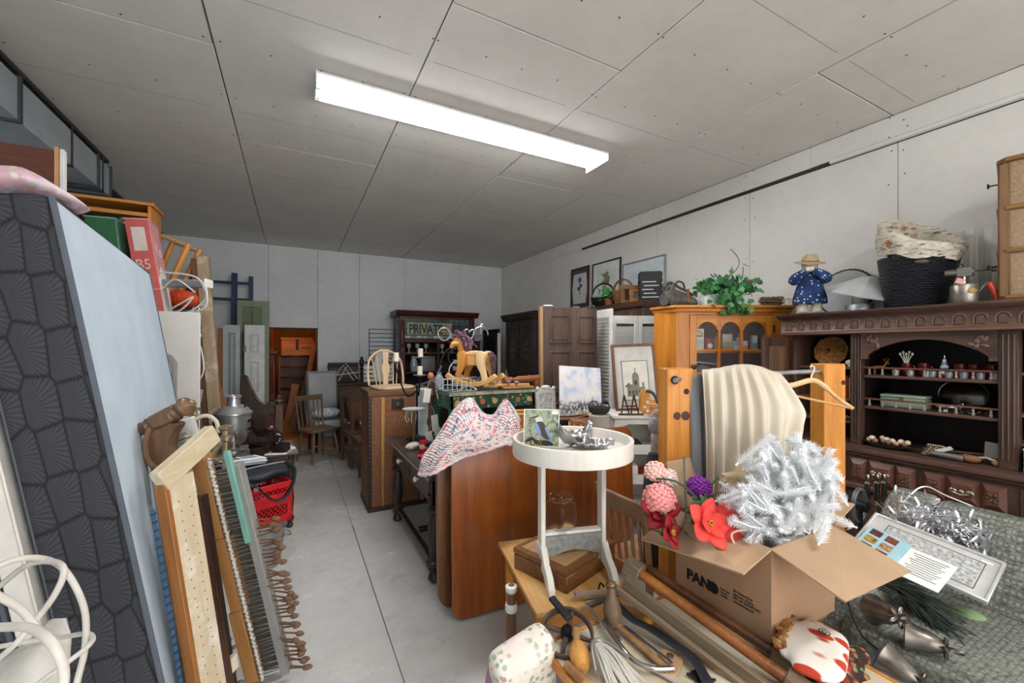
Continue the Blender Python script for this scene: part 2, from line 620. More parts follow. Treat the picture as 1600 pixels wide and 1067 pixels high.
fixture(.13, 2.5, -.75, 'white fluorescent strip light added unseen behind the viewer')  # added lamp out of view, brightens the room from behind the camera
# ================================================================== left side: mattresses, piano pieces, table with samovar
def quilt_fabric():
 t = NT('quilted_fabric')
 co_ = t.coord((15, 6.5, 6.5))
 vo = t.new('ShaderNodeTexVoronoi', feature='F1', voronoi_dimensions='3D')
 vo.inputs['Scale'].default_value = 1.0
 vo.inputs['Randomness'].default_value = .35
 ve = t.new('ShaderNodeTexVoronoi', feature='DISTANCE_TO_EDGE', voronoi_dimensions='3D')
 ve.inputs['Scale'].default_value = 1.0
 ve.inputs['Randomness'].default_value = .35
 t.link(co_, vo.inputs['Vector'])
 t.link(co_, ve.inputs['Vector'])
 sub = t.new('ShaderNodeVectorMath', operation='SUBTRACT')
 t.link(co_, sub.inputs[0])
 t.link(vo.outputs['Position'], sub.inputs[1])
 sep = t.new('ShaderNodeSeparateXYZ')
 t.link(sub.outputs[0], sep.inputs[0])
 ang = t.math('ARCTAN2', sep.outputs[2], t.math('ADD', sep.outputs[0], .45))
 ray = t.math('SINE', t.math('MULTIPLY', ang, 46))
 ray = t.math('MULTIPLY', t.math('ADD', ray, 1), .5)
 nz = t.noise(t.coord(), 120, 3)
 edge = t.math('SMOOTH_MIN', t.math('MULTIPLY', ve.outputs['Distance'], 14), 1.0, .1)
 h = t.math('MULTIPLY', edge, t.math('ADD', t.math('MULTIPLY', ray, .5), .5))
 f = t.math('ADD', t.math('MULTIPLY', h, .75), t.math('MULTIPLY', nz, .3))
 col = t.ramp(f, [(.1, '#1c1d21'), (.5, '#323338'), (.95, '#434449')])
 t.bump(h, .35, .006)
 return t.out(col, .8, 0, .2)
M_QUILT = quilt_fabric()
M_BLUE = mat('#bccad6', .75, col2='#aebdca', sc=4, bump=.05)
MM = frame_m((-.33, 1.81, .055), (1.564 * .98, .14 * .98, .25), (-.33, 0, 2.04))
ey = Vector((-.14, 1.564, 0)).normalized()
ez = Vector((-.33, -.02, 2.04)).normalized()
ex = ey.cross(ez).normalized()
ez = ex.cross(ey).normalized()
MM = Matrix((ex, ey, ez)).transposed().to_4x4()
MM.translation = (-.33, 1.81, .055)
def slabbed(name, label, x0, x1, y0, y1, z1, face):
 t = thing(name, label, 'mattress', M=MM)
 part('quilted_border', MB().bx(x0, x1 - .006, y0, y1, 0, z1), M_QUILT, t, bev=.03, seg=3)
 if face:
  part('smooth_cover', MB().bx(x1 - .012, x1, y0 + .018, y1 - .012, .014, z1 - .012), M_BLUE, t, bev=.005, seg=2)
 rim = mat('#5a606a', .8)
 for x in ((x0 + .012, x1 - .004) if face else (x0 + .012, x1 - .012)):
  part('piping', MB().tube([(x, y0 + .012, .014), (x, y0 + .012, z1 - .012), (x, y1 - .012, z1 - .012), (x, y1 - .012, .014)], .009, 8, True), rim, t)
 return t
slabbed('mattress', 'tall mattress on end, dark quilted edge, pale blue smooth face to aisle', -.215, 0, 0, 1.57, 2.05, True)
slabbed('mattress', 'second dark quilted mattress on end behind the white board, far left', -.62, -.29, 0, 1.5, 1.95, False)
t = thing('white_board', 'long white painted board wedged between the two dark mattresses', 'board', M=MM)
part('plank', MB().bx(-.28, -.225, -.02, .62, 0, 1.9), WHITE, t, bev=.004)
part('edge_bead', MB().bx(-.276, -.229, -.028, -.02, .0, 1.9), mat('#d8d4cc', .6), t, bev=.003)
def floral(base, spots, sc=26):
 t = NT('floral_cloth')
 v = t.coord()
 vo = t.new('ShaderNodeTexVoronoi')
 vo.inputs['Scale'].default_value = sc
 t.link(v, vo.inputs['Vector'])
 n = t.noise(v, sc * .35, 4)
 c = t.ramp(n, [(.40, base[0]), (.55, base[1])])
 sp = t.ramp(vo.outputs['Color'], [(0, spots[0]), (.5, spots[1]), (1, spots[2])])
 m = t.ramp(vo.outputs['Distance'], [(.3, '#ffffff'), (.45, '#000000')])
 m2 = t.ramp(t.noise(v, sc * .22, 3), [(.40, '#000000'), (.48, '#ffffff')])
 fac = t.math('MULTIPLY', m, m2)
 t.bump(t.noise(v, 40, 4), .3, .01)
 return t.out(t.mix(fac, c, sp), .85, 0, .2)
# quilt and pillow on top of the mattress
t = thing('quilt', 'folded pink floral quilt with white tie loops on top of the mattress', 'quilt', M=MM @ Matrix.Translation((-.31, .0, 2.05)))
def qf(s, v):
 w = 2 * PI * s
 y = -.07 + .55 * v
 env = math.sin(PI * min(max(v, .02), .98)) ** .35
 rx, rz = .33 * env, (.055 + .014 * math.sin(9 * v + 1)) * env
 x, z = rx * math.cos(w), rz * math.sin(w)
 q = noise.noise((x * 9, y * 7, z * 9)) * .03
 z += rz + q * .6 + (-.03 * (max(0, x - .22) / .1))
 return (x + q * .5 + .02, y, max(z, .0 if x < .29 else -.04))
part('folded_cloth', MB().grid(qf, 40, 40, True), floral(('#d9c2d2', '#c3a0ac'), ('#8f8f80', '#e6e2cf', '#9aa898'), 40), t, sm=60)
for (y, k) in ((-.06, .8),):
 part('tie_loop', MB().tube(cat([(.14, y, .05), (.15, y - .02, .0), (.17, y - .02, -.05), (.2, y - .02, -.06), (.22, y - .02, -.03), (.22, y - .01, .05)], 5), .006, 7, flat=.5), mat('#e8e0d8', .8), t)
part('seam_ridge', MB().tube(cat([(.10, -.04, .095), (.14, .1, .09), (.18, .25, .085), (.24, .38, .06)], 6), .014, 8), mat('#d9b4c4', .8), t)
# veneer panel standing above
t = thing('veneer_headboard', 'dark red-brown veneer headboard standing at the top left', 'headboard', (-1.38, 2.6, 2.02))
part('panel', MB().bx(-.5, .43, 0, .03, 0, .47), wood('#6a3e30', '#42261d', .3, 'x'), t, bev=.003)
part('edge_strip', MB().bx(.43, .446, -.004, .04, 0, .485), wood('#c89a72', '#a87850', .5), t, bev=.003)
part('side_board', MB().bx(.447, .462, .0, .03, 0, .48), mat('#d8d6d2', .5), t, bev=.002)
# wardrobe behind the mattress that carries the boxes
t = thing('wardrobe', 'plain dark wooden wardrobe behind the leaning white door', 'wardrobe', (-1.3, 4.42, 0))
part('carcass', MB().bx(-.56, .5, -.3, .3, .06, 1.8), DK, t, bev=.006)
part('top_board', MB().bx(-.58, .52, -.33, .32, 1.8, 1.84), DKX, t, bev=.006)
part('plinth', MB().bx(-.55, .49, -.28, .29, 0, .06), DKX, t)
for x in (-.03, .0):
 part('door', MB().bx(-.55 if x < 0 else 0, -.005 if x < 0 else .49, -.315, -.3, .08, 1.78), DK, t, bev=.004)
# leaning white door with arched moulding
t = thing('door_leaf', 'white cupboard door with an arched moulded panel leaning left of the samovar', 'door', (-.98, 3.93, 0), rot=(R(-2), 0, 0))
part('slab', MB().bx(-.36, .335, 0, .03, 0, 1.885), mat('#dddad4', .5, col2='#d0cdc7', sc=3), t, bev=.004)
def cathedral(k):
 o = [(-.24 + k, .1 + k), (.20 - k, .1 + k), (.20 - k, 1.5 - k)]
 o += [(.17 - k * .8, 1.55 - k), (.09, 1.60 - k), (.03, 1.67 - k), (-.02, 1.69 - k), (-.07, 1.67 - k), (-.13, 1.60 - k), (-.21 + k * .8, 1.55 - k), (-.24 + k, 1.5 - k)]
 return o
part('moulding', MB().strip(cathedral(.03), cathedral(0), -.014, .004), mat('#a3a09a', .5), t, bev=.003)
part('inner_moulding', MB().strip(cathedral(.06), cathedral(.045), -.009, .004), mat('#d2cfc9', .5), t, bev=.002)
part('raised_panel', MB().prism(cathedral(.08), -.008, .004), WHITE, t, bev=.004)
# cartons on the wardrobe
def carton(name, label, loc, w, dp, h, mats, rot, txt=None):
 t = thing(name, label, 'box', loc, rot=rot)
 part('carton', MB().bx(0, w, 0, dp, 0, h), mats[0], t, bev=.003)
 part('side_print', MB().bx(w, w + .002, .004, dp - .004, .004, h - .004), mats[1], t)
 part('lid_flap', MB().box((w / 2, dp / 2, h + .006), (w + .012, dp + .012, .012), (R(2), R(3), 0)), mats[1], t, bev=.002)
 return t
GREEN = mat('#2f6b48', .6)
t = carton('game_carton', 'dark green printed carton standing beside the pink quilt', (-1.29, 4.13, 1.845), .17, .25, .72, (GREEN, mat('#77b494', .6)), (0, R(-5), 0))
for i, (z, s) in enumerate(((.30, .2), (.24, .13))):
 part('printed_line', MB().bx(.03 + .05 * i, .055 + .05 * i, -.002, 0, z - s / 2, z + s * .75), mat('#d8dccc', .7), t)
part('torn_top', MB().box((.12, .1, .735), (.05, .14, .02), (.2, .2, .3)), CARD, t)
PINK = mat('#e6a0a2', .6)
t = carton('tree_carton', 'tall pink and red carton with a white bottom panel above the white door', (-1.03, 4.13, 1.845), .14, .27, .74, (mat('#d2645f', .6), PINK), (0, R(-8), 0))
part('label_sheet', MB().bx(.03, .11, -.002, 0, .5, .68), mat('#e6d8cf', .7), t)
text_part('printed_letters', 'B5', .11, mat('#e9cfc2', .7), t, (.02, -.002, .36), (PI / 2, 0, 0), sx=.8)
part('printed_line', MB().bx(.0, .14, -.002, 0, .2, .205), mat('#e9cfc2', .7), t)
part('white_panel', MB().prism([(.01, .01), (.26, .01), (.26, .3), (.13, .4), (.01, .28)], .1425, .1435, 'x'), PAPER, t)
text_part('printed_script', 'Ko', .14, mat('#f4dede', .7), t, (.1432, .06, .48), (PI / 2, 0, PI / 2), bold=.001)
part('printed_drawing', MB().tube([(.144, .12 + .02 * math.cos(a), .16 + .1 * math.sin(a)) for a in [i * .5 for i in range(13)]], .0035, 5, True), mat('#c9a0a8', .7), t)
# small open shelf with books above
t = thing('book_crate', 'small open wooden shelf packed with pale books, standing on the wardrobe', 'shelf', (-1.33, 4.45, 1.845))
for q in ((-.3, -.275, -.03, .26, 0, .93), (.265, .29, -.03, .26, 0, .93)):
 part('side', MB().bx(*q), PINE, t, bev=.003)
part('top', MB().bx(-.32, .31, -.05, .27, .93, .955), PINEX, t, bev=.004)
part('shelf', MB().bx(-.275, .265, 0, .26, .5, .52), PINEX, t)
part('back', MB().bx(-.275, .265, .24, .26, 0, .93), DK, t)
part('rail', MB().bx(-.275, .265, -.03, 0, .84, .87), PINEX, t)
bookcols = [mat(c, .7) for c in ('#d8d4cc', '#c8c2b8', '#70675e', '#e0ddd6', '#9aa2a8', '#d2c8b8', '#b8a890')]
x = .02
i = 0
while x < .255:
 w = rnd.uniform(.016, .03)
 h = rnd.uniform(.26, .31)
 solo('book', ['thin pale book %s in the open shelf on the wardrobe' % q for q in ('first from the left', 'second from the left', 'third from the left', 'fourth from the left', 'fifth from the left', 'sixth from the left', 'seventh from the left', 'eighth from the left', 'ninth from the left', 'tenth from the left', 'eleventh from the left', 'twelfth from the left')][i % 12], 'book', MB().bx(0, w, 0, .16, 0, h), bookcols[i % 7], (-1.33 + x, 4.46, 1.845 + .521), group='books in the open shelf', bev=.002)
 x += w + .0015
 i += 1
solo('leaning_picture', 'narrow orange-brown framed picture leaning behind the veneer headboard', 'frame', MB().strip(rrect(.26, .52, .01), rrect(.32, .58, .01), 0, .02), PINE, (-1.68, 4.25, 2.17), rot=(R(-6), R(-12), 0), bev=.003)
# upturned stool
t = thing('wooden_stool', 'upturned wooden stool with legs in the air beside the pink carton', 'stool', (-1.16, 4.97, 1.99), rot=(0, R(20), R(-12)))
part('seat', MB().lathe([(.0, 0), (.14, 0), (.15, .012), (.14, .03), (0, .03)], 20), OAK, t)
for (a, b) in ((-.1, -.1), (.1, -.1), (-.1, .1), (.1, .1)):
 part('leg', MB().tube([(a, b, .03), (a * 1.15, b * 1.15, .66)], [.03, .024], 8), PINE, t)
for s in (-1, 1):
 part('rung', MB().cyl((-.125, s * .115, .64), (.125, s * .115, .64), .02, n=8), wood('#cfae82', '#a5835a', .5, 'x'), t)
t = thing('storage_tub', 'grey plastic tub that carries the upturned stool behind the white door', 'tub', (-1.06, 4.93, 0))
part('tub_body', MB().prism(rrect(.46, .28, .05), 0, 1.95, 'z'), mat('#4a4d52', .6), t, bev=.01)
part('tub_rim', MB().strip(rrect(.46, .28, .05), rrect(.5, .31, .06), 1.93, 1.965, 'z'), mat('#3a3d42', .6), t)
# shop light with white cord
o = at(290, 443, 3.35)
t = thing('shop_light', 'grey strip shop light tangled in white cord beside the leaning beam', 'light', o, rz=R(-24))
part('housing', MB().prism([(-.035, -.03), (.035, -.03), (.045, .0), (.03, .03), (-.03, .03), (-.045, 0)], -.24, .17, 'x'), mat('#b5b7b9', .4, .4), t, bev=.003)
part('end_cap', MB().bx(.17, .185, -.05, .05, -.035, .035), WHITE, t, bev=.006)
part('lens', MB().bx(-.23, .165, -.052, -.044, -.02, .012), mat('#8f9296', .3), t)
cs = mat('#ecebe8', .5)
for k, pts in enumerate(([(-.24, -.05, .0), (-.2, -.07, .07), (-.08, -.06, .075), (.1, -.05, .05), (.17, -.06, -.02), (.2, -.07, -.12), (.1, -.07, -.22), (-.06, -.07, -.27), (-.2, -.06, -.2), (-.25, -.05, -.1), (-.24, -.05, 0)],
                         [(.15, -.07, .02), (.21, -.08, -.05), (.2, -.08, -.2), (.05, -.08, -.24), (-.1, -.08, -.25), (.06, -.09, -.15), (.11, -.08, -.12), (.0, -.08, -.23), (-.18, -.08, -.24)],
                         [(-.2, -.06, -.02), (-.14, -.07, -.06), (-.02, -.08, .02), (.12, -.07, -.08)])):
 part('cord', MB().tube(cat(pts, 6), .0065, 6), cs, t)
part('hanging_cord', MB().tube(cat([(.15, -.07, -.2), (.14, -.08, -.35), (.17, -.08, -.42), (.13, -.08, -.47), (.12, -.08, -.41), (.17, -.08, -.52), (.19, -.08, -.7), (.13, -.08, -.82), (.14, -.08, -.9)], 6), .005, 6), cs, t)
part('inline_switch', MB().box((.16, -.085, -.9), (.04, .03, .11), (0, .15, 0)), mat('#8c8f94', .5), t, bev=.008)
solo('tarp_bundle', 'crumpled bright orange tarp behind the white door top', 'tarp', MB().ell((0, 0, .0), (.15, .09, .09), 18, 10), mat('#e2582c', .6, col2='#c8421c', bump=.6, sc=12, bd=.03), (-.93, 4.86, 2.06), rz=R(-20))
# leaning beam
a, b = aty(316, 402, 4.95), aty(338, 690, 4.86)
bdir = (a - b).normalized()
base = b + bdir * (-(b.z) / bdir.z)
t = thing('timber_beam', 'long weathered timber post leaning upright beside the white door', 'beam', M=frame_m(base, Vector((1, 0, 0)) - bdir * bdir.x, bdir))
L = (a - base).length
part('post', MB().bx(-.045, .055, -.05, .05, .012, L), wood('#b8a48a', '#8f7a60', .8, worn='#cdbfa8'), t, bev=.006)
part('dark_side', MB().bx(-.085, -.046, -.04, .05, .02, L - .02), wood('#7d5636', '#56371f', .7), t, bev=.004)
# ------------------------------------------------------------------ piano key frame leaning on the mattress
TB, TT = Vector((-.29, 1.95, .03)), Vector((-.425, 1.95, 1.12))
fz = (TT - TB).normalized()
MF = frame_m(TB, Vector((.118, .188, .02)) - fz * Vector((.118, .188, .02)).dot(fz), fz)
KF = wood('#d9ccb4', '#c0ac88', .6, worn='#e6decf')
KB = wood('#b0783e', '#86542a', .5)
t = thing('piano_keybed', 'pale wooden piano keybed frame with pin holes leaning against the pale blue mattress', 'piano part', M=MF)
part('stile', MB().bx(0, .11, -.02, .02, 0, 1.09), KF, t, bev=.003)
part('outer_edge', MB().bx(-.02, .0, -.022, .022, 0, 1.1), KB, t, bev=.003)
part('top_rail', MB().box((.11, -.005, 1.15), (.29, .042, .08), (0, R(-22), 0)), wood('#d9ccb4', '#c0ac88', .6, 'x', worn='#e6decf'), t, bev=.003)
part('back_rail', MB().bx(.11, .2, .0, .02, .2, .26), KF, t)
mb = MB()
for i in range(26):
 for x in (.03, .075):
  mb.lathe([(.0028, 0), (.0028, .0012)], 6, (x + rnd.uniform(-.006, .006), -.0205, .05 + i * .038), R3=Matrix.Rotation(PI / 2, 3, 'X'))
stuff(part('pin_holes', mb, mat('#7b6a52', .8), t, sm=0))
t = thing('felt_strip', 'narrow blue toothed strip behind the piano keybed frame', 'strip', M=MF @ Matrix.Translation((-.03, .03, 0)))
part('strip', MB().bx(-.006, .006, -.004, .004, .0, 1.0), mat('#48688a', .7), t)
for i in range(32):
 part('tooth', MB().bx(-.012, .006, -.008, -.003, .02 + i * .031, .026 + i * .031), mat('#2d4a66', .7), t)
t = thing('piano_moulding', 'dark rounded mahogany piano moulding standing beside the keybed', 'moulding', M=MF @ Matrix.Translation((.135, .02, .0)))
part('rounded_rail', MB().tube([(0, 0, 0), (.005, .0, .3), (.0, .0, .6), (-.01, .0, .98)], [.038, .035, .031, .027], 14, flat=.8), wood('#5c3c2a', '#24150f', .25), t)
part('back_board', MB().bx(.02, .1, .03, .05, 0, .95), DK, t)
# ------------------------------------------------------------------ piano action
AB, AT = Vector((-.16, 2.34, .02)), Vector((-.38, 2.34, 1.14))
az = (AT - AB).normalized()
ax_ = Vector((.93, -.36, 0))
MA = frame_m(AB, ax_ - az * ax_.dot(az), az)
t = thing('piano_action', 'upright piano action with rows of hammers and wires, standing by aisle', 'piano part', M=MA)
RAIL = wood('#bf8c54', '#96683a', .5)
for (z0, z1, x) in ((0, .36, -.004), (.36, .72, .008), (.72, 1.13, -.002)):
 part('action_rail', MB().bx(x - .03, x + .03, -.03, .03, z0 + .001, z1 - .001), RAIL, t, bev=.003)
part('hammer_rest_rail', MB().bx(.125, .165, -.03, .02, .0, 1.05), mat('#8f8e8c', .7), t, bev=.004)
part('teal_felt', MB().bx(.12, .148, -.05, -.028, .68, 1.12), mat('#7fb0a4', .8), t, bev=.004)
part('felt_braid', MB().tube([(.045 + .006 * (i % 2), -.035 + .004 * ((i // 2) % 2), .01 + i * .011) for i in range(100)], .0085, 6), mat('#cfcac0', .8), t)
part('back_plate', MB().bx(.0, .12, .03, .05, .0, 1.02), mat('#5b5550', .7), t)
wire = MB().tube([(.03, 0, 0), (.075, -.012, .004), (.13, 0, 0)], .0024, 5).mesh('wire')
wm = mat('#bdbab4', .3, .9)
ham = MB()
ham.tube([(0, 0, 0), (.075, -.008, .004)], .0042, 6)
hm = ham.mesh('hammer_shank')
hd = MB().lathe([(.003, -.018), (.012, -.012), (.014, 0), (.011, .012), (.004, .02)], 10, (.085, -.01, .004), R3=Matrix.Rotation(PI / 2, 3, 'Y'), sy=.7).mesh('hammer_head')
lev = MB().bx(-.16, -.035, -.009, .009, -.007, .007).bx(-.165, -.13, -.011, .011, -.009, .009).mesh('key_lever', .002)
WOODG = wood('#a09a90', '#5e5750', .7, 'x')
BROWN = wood('#86694f', '#523b2a', .6)
for i in range(58):
 z = .02 + i * .0187
 inst('wire', wire, wm, t, (0, -.03, z), (0, rnd.uniform(-.1, .1), 0))
 if i < 41:
  dx = rnd.uniform(-.012, .012)
  h = inst('hammer', hm, BROWN, t, (.165 + dx, -.015 + rnd.uniform(-.012, .012), z), (0, rnd.uniform(-.1, .35), rnd.uniform(-.25, .1)))
  inst('hammer_head', hd, BROWN, h)
 if i % 9 not in (3, 7):
  inst('key_lever', lev, WOODG, t, (rnd.uniform(-.02, .02), rnd.uniform(-.08, -.05), z), (0, rnd.uniform(-.08, .08) - .2, rnd.uniform(-.08, .05)))
# carved piano bracket
o = at(262, 735, 1.74)
t = thing('piano_bracket', 'carved dark walnut scroll bracket with a turned roller on its top', 'bracket', o, rz=R(-25))
WAL = wood('#8a6a50', '#3f2a1e', .3)
prof = [(-.05, .2), (-.07, .16), (-.075, .1), (-.06, .04), (-.03, .0), (.03, -.03), (.07, -.02), (.06, .03), (.035, .06), (.02, .1), (.03, .15), (.05, .2)]
part('scroll_body', MB().prism([(p.x, p.z) for p in cat([(a, 0, b) for a, b in prof], 4, True)], -.03, .03), WAL, t, bev=.008, seg=2)
part('scroll_ridge', MB().tube(cat([(-.045, -.032, .19), (-.062, -.034, .12), (-.05, -.034, .05), (.0, -.034, .01), (.05, -.034, .0)], 6), .011, 8), wood('#9a7a5e', '#5a3e2c', .3), t)
RY = Matrix.Rotation(R(62), 3, 'Y')
part('turned_roller', MB().lathe([(0, -.145), (.016, -.14), (.024, -.125), (.02, -.11), (.03, -.1), (.026, -.085), (.032, -.07), (.022, -.06), (.034, -.05), (.034, .05), (.025, .06), (.036, .075), (.042, .09), (.036, .105), (.025, .11), (.016, .125), (0, .13)], 14, (.0, -.01, .225), R3=RY), WAL, t)
part('cap_block', MB().box((0, -.01, .222), (.09, .075, .06), (0, R(-28), 0)), WAL, t, bev=.008)
part('brass_stud', MB().ell((.02, -.036, .0), (.012, .006, .012), 10, 6), BRASS, t)
# loose key bundle
o = at(287, 722, 1.86)
KEYG = wood('#b0aa9e', '#857d70', .7, 'x')
for i in range(8):
 m_ = MB().bx(-.055, .055, -.02, .02, -.007, .007)
 solo('piano_key', 'loose grey wooden piano key, %s of the stack beside the scroll bracket' % ('lowest', 'second', 'third', 'fourth', 'fifth', 'sixth', 'seventh', 'topmost')[i], 'piano key', m_, KEYG, o + Vector((-.004 * i, .004 * i, .008 + i * .0152)), rot=(0, R(-18) + rnd.uniform(-.03, .03), R(-30 + rnd.uniform(-8, 8))), group='loose piano keys', bev=.002)
solo('white_canister', 'small pale grey plastic canister beside the loose piano keys', 'canister', MB().lathe([(0, 0), (.03, 0), (.032, .01), (.036, .12), (.039, .125), (.036, .13), (0, .13)], 18, sy=.7), mat('#d5d5d2', .5), at(304, 695, 1.95), rot=(0, R(-16), 0))
# brass gas standard
o = at(353, 790, 2.6)
t = thing('brass_standard', 'tall tarnished brass gas pipe with a valve standing before the dark table', 'pipe', o)
BR2 = mat('#c4b394', .35, .75, '#8d7a58', 18)
part('pipe', MB().lathe([(.03, -.2), (.03, 0), (.02, .01), (.024, .03), (.019, .05), (.018, .28), (.03, .29), (.03, .31), (.02, .32), (.02, .4), (.034, .41), (.034, .43), (.02, .44), (.02, .47), (.038, .48), (.04, .495), (.02, .505), (0, .505)], 14), BR2, t)
part('side_arm', MB().tube(cat([(0, 0, .3), (-.06, 0, .3), (-.11, 0, .33), (-.16, 0, .3)], 5), .014, 8), BR2, t)
part('branch', MB().tube(cat([(0, 0, .42), (-.05, -.01, .36), (-.08, -.01, .3)], 5), .016, 8), BR2, t)
part('rear_valve', MB().lathe([(.015, 0), (.02, .1), (.018, .2), (.03, .21), (.032, .23), (.012, .24), (.012, .26), (.028, .265), (.03, .28), (0, .285)], 12, (-.16, .02, .34)), BR2, t)
part('valve_hook', MB().tube(cat([(-.16, 0, .55), (-.1, 0, .57), (-.05, 0, .53), (-.04, 0, .46)], 6), .012, 8), mat('#d9ccb8', .5), t)
part('foot_pipe', MB().cyl((0, 0, -.55 + .2), (0, 0, -.2), .03, n=12), BR2, t)
# ------------------------------------------------------------------ small dark table with samovar and bear
tx, ty, tz = -.02, 4.12, .69
t = thing('side_table', 'small dark carved table carrying the samovar and plush animal', 'table', (tx - .3, ty + .3, 0), rz=R(6))
def turned(h, r):
 return [(0, 0), (r * .5, 0), (r * .75, h * .03), (r * .5, h * .06), (r, h * .12), (r * .6, h * .18), (r * .75, h * .25), (r * .95, h * .4), (r * .6, h * .58), (r * .95, h * .62), (r * .6, h * .66), (r, h * .72), (r, h)]
TD = wood('#6a5242', '#2c201a', .4, 'x')
part('top', MB().bx(-.33, .33, -.27, .27, tz - .03, tz), mat('#8d8480', .3, col2='#5c5350', sc=5), t, bev=.008, seg=2)
part('apron', MB().bx(-.3, .3, -.24, -.215, tz - .14, tz - .03).bx(-.3, .3, .215, .24, tz - .14, tz - .03).bx(.275, .3, -.24, .24, tz - .14, tz - .03).bx(-.3, -.275, -.24, .24, tz - .14, tz - .03), TD, t, bev=.003)
part('apron_carving', MB().tube([(-.28 + i * .017, -.243, tz - .085 + .02 * math.sin(i * .9)) for i in range(34)], .008, 6), DKX, t)
for sx_ in (-1, 1):
 for sy_ in (-1, 1):
  part('leg', MB().lathe(turned(tz - .03, .036), 12, (sx_ * .27, sy_ * .21, 0)), DK, t)
# samovar
o = Vector((tx - .45, ty + .27, tz + .001))
t = thing('samovar', 'polished silver samovar urn with chimney and tap on the dark table', 'samovar', o, rz=R(-30))
SIL = mat('#dedede', .3, .75, '#b4b4b8', 9)
part('urn', MB().lathe([(0, 0), (.1, 0), (.1, .02), (.06, .035), (.045, .06), (.09, .08), (.13, .12), (.15, .2), (.155, .3), (.16, .33), (.17, .335), (.17, .35), (.15, .36), (.13, .385), (.1, .4), (.085, .41), (0, .41)], 28), SIL, t)
t.scale = (.86, .86, 1)
part('chimney', MB().lathe([(.065, .41), (.06, .43), (.06, .475), (.07, .48), (.07, .495), (.055, .5), (.05, .46), (0, .46)], 20), SIL, t)
part('lid_knob', MB().lathe([(.006, .4), (.006, .42), (.014, .43), (.012, .445), (0, .45)], 10, (.12, 0, -.02)), BLACK, t)
for s in (-1, 1):
 part('handle', MB().tube(cat([(s * .15, 0, .27), (s * .2, 0, .29), (s * .205, 0, .23), (s * .15, 0, .2)], 5), .011, 8), BLACK, t)
part('tap', MB().tube(cat([(.1, -.1, .13), (.14, -.15, .13), (.16, -.17, .1), (.16, -.17, .08)], 4), .014, 8).lathe([(.006, 0), (.006, .05), (.02, .055), (.02, .065), (0, .07)], 10, (.14, -.15, .13)), BRASS, t)
# plush animal
o = Vector((tx - .23, ty + .1, tz + .004))
t = thing('plush_animal', 'shaggy dark brown plush animal sitting on the table beside the samovar', 'toy', o, rz=R(35))
FUR = mat('#3a2620', .95, col2='#22140f', sc=60, bump=1, bd=.02)
def fur(mb, amp=.012):
 out = []
 c = Vector((0, 0, .15))
 for v in mb.v:
  p = Vector(v)
  d = noise.noise(p * 45) * amp + noise.noise(p * 110) * amp * .6
  out.append(tuple(p + (p - c).normalized() * d))
 mb.v = out
 return mb
mb = MB().ell((0, 0, .1), (.1, .09, .115), 26, 18).ell((0, -.03, .25), (.092, .085, .085), 26, 18).ell((.0, -.1, .235), (.045, .04, .035), 16, 10)
for s in (-1, 1):
 mb.ell((s * .075, -.03, .31), (.03, .018, .032), 12, 8)
 mb.tube(cat([(s * .08, -.01, .17), (s * .12, -.06, .14), (s * .09, -.12, .13), (s * .04, -.15, .13)], 5), [.034] * 8 + [.036] * 8, 12)
 mb.tube(cat([(s * .06, -.02, .04), (s * .1, -.1, .04), (s * .12, -.17, .045)], 5), [.042] * 6 + [.045] * 5, 12)
part('furry_body', fur(mb), FUR, t)
part('nose', MB().ell((.0, -.142, .24), (.014, .01, .01), 10, 6), mat('#e07a74', .5), t)
part('muzzle', MB().ell((.0, -.125, .228), (.03, .02, .02), 12, 8), mat('#5b4236', .9), t)
for s in (-1, 1):
 part('eye', MB().ell((s * .035, -.105, .275), (.009, .006, .009), 8, 6), BLACK, t)
part('bead_bracelet', MB().tube([(.075 + .0 * a, -.13, .13) for a in (0, 1)], .002, 4), WHITE, t) if False else None
mb = MB()
for i in range(14):
 w = 2 * PI * i / 14
 mb.ell((.055 + .02 * math.sin(w) * .3, -.14 + .036 * math.cos(w), .13 + .038 * math.sin(w)), (.006, .006, .006), 6, 4)
part('bead_bracelet', mb, WHITE, t)
solo('tin_plate', 'flat pewter plate lying in front of the samovar', 'plate', MB().lathe([(0, 0), (.07, 0), (.1, .008), (.11, .012), (.1, .01), (.07, .004), (0, .004)], 28), mat('#a8a6a2', .3, .8), Vector((tx - .36, ty + .13, tz + .002)))
t = thing('open_booklet', 'open white booklet lying on the right corner of the dark table', 'book', Vector((tx - .09, ty + .2, tz + .001)), rz=R(20))
part('left_page', MB().prism([(-.11, 0), (0, 0), (0, .01), (-.05, .014), (-.11, .006)], -.08, .08), PAPER, t)
part('right_page', MB().prism([(0, 0), (.11, 0), (.11, .006), (.05, .014), (0, .01)], -.08, .08), PAPER, t)
solo('paper_sheet', 'loose white printed sheet under the plush animal', 'paper', MB().box((0, 0, .001), (.2, .14, .001)), PAPER, Vector((tx - .12, ty + .05, tz + .001)), rz=R(-15))
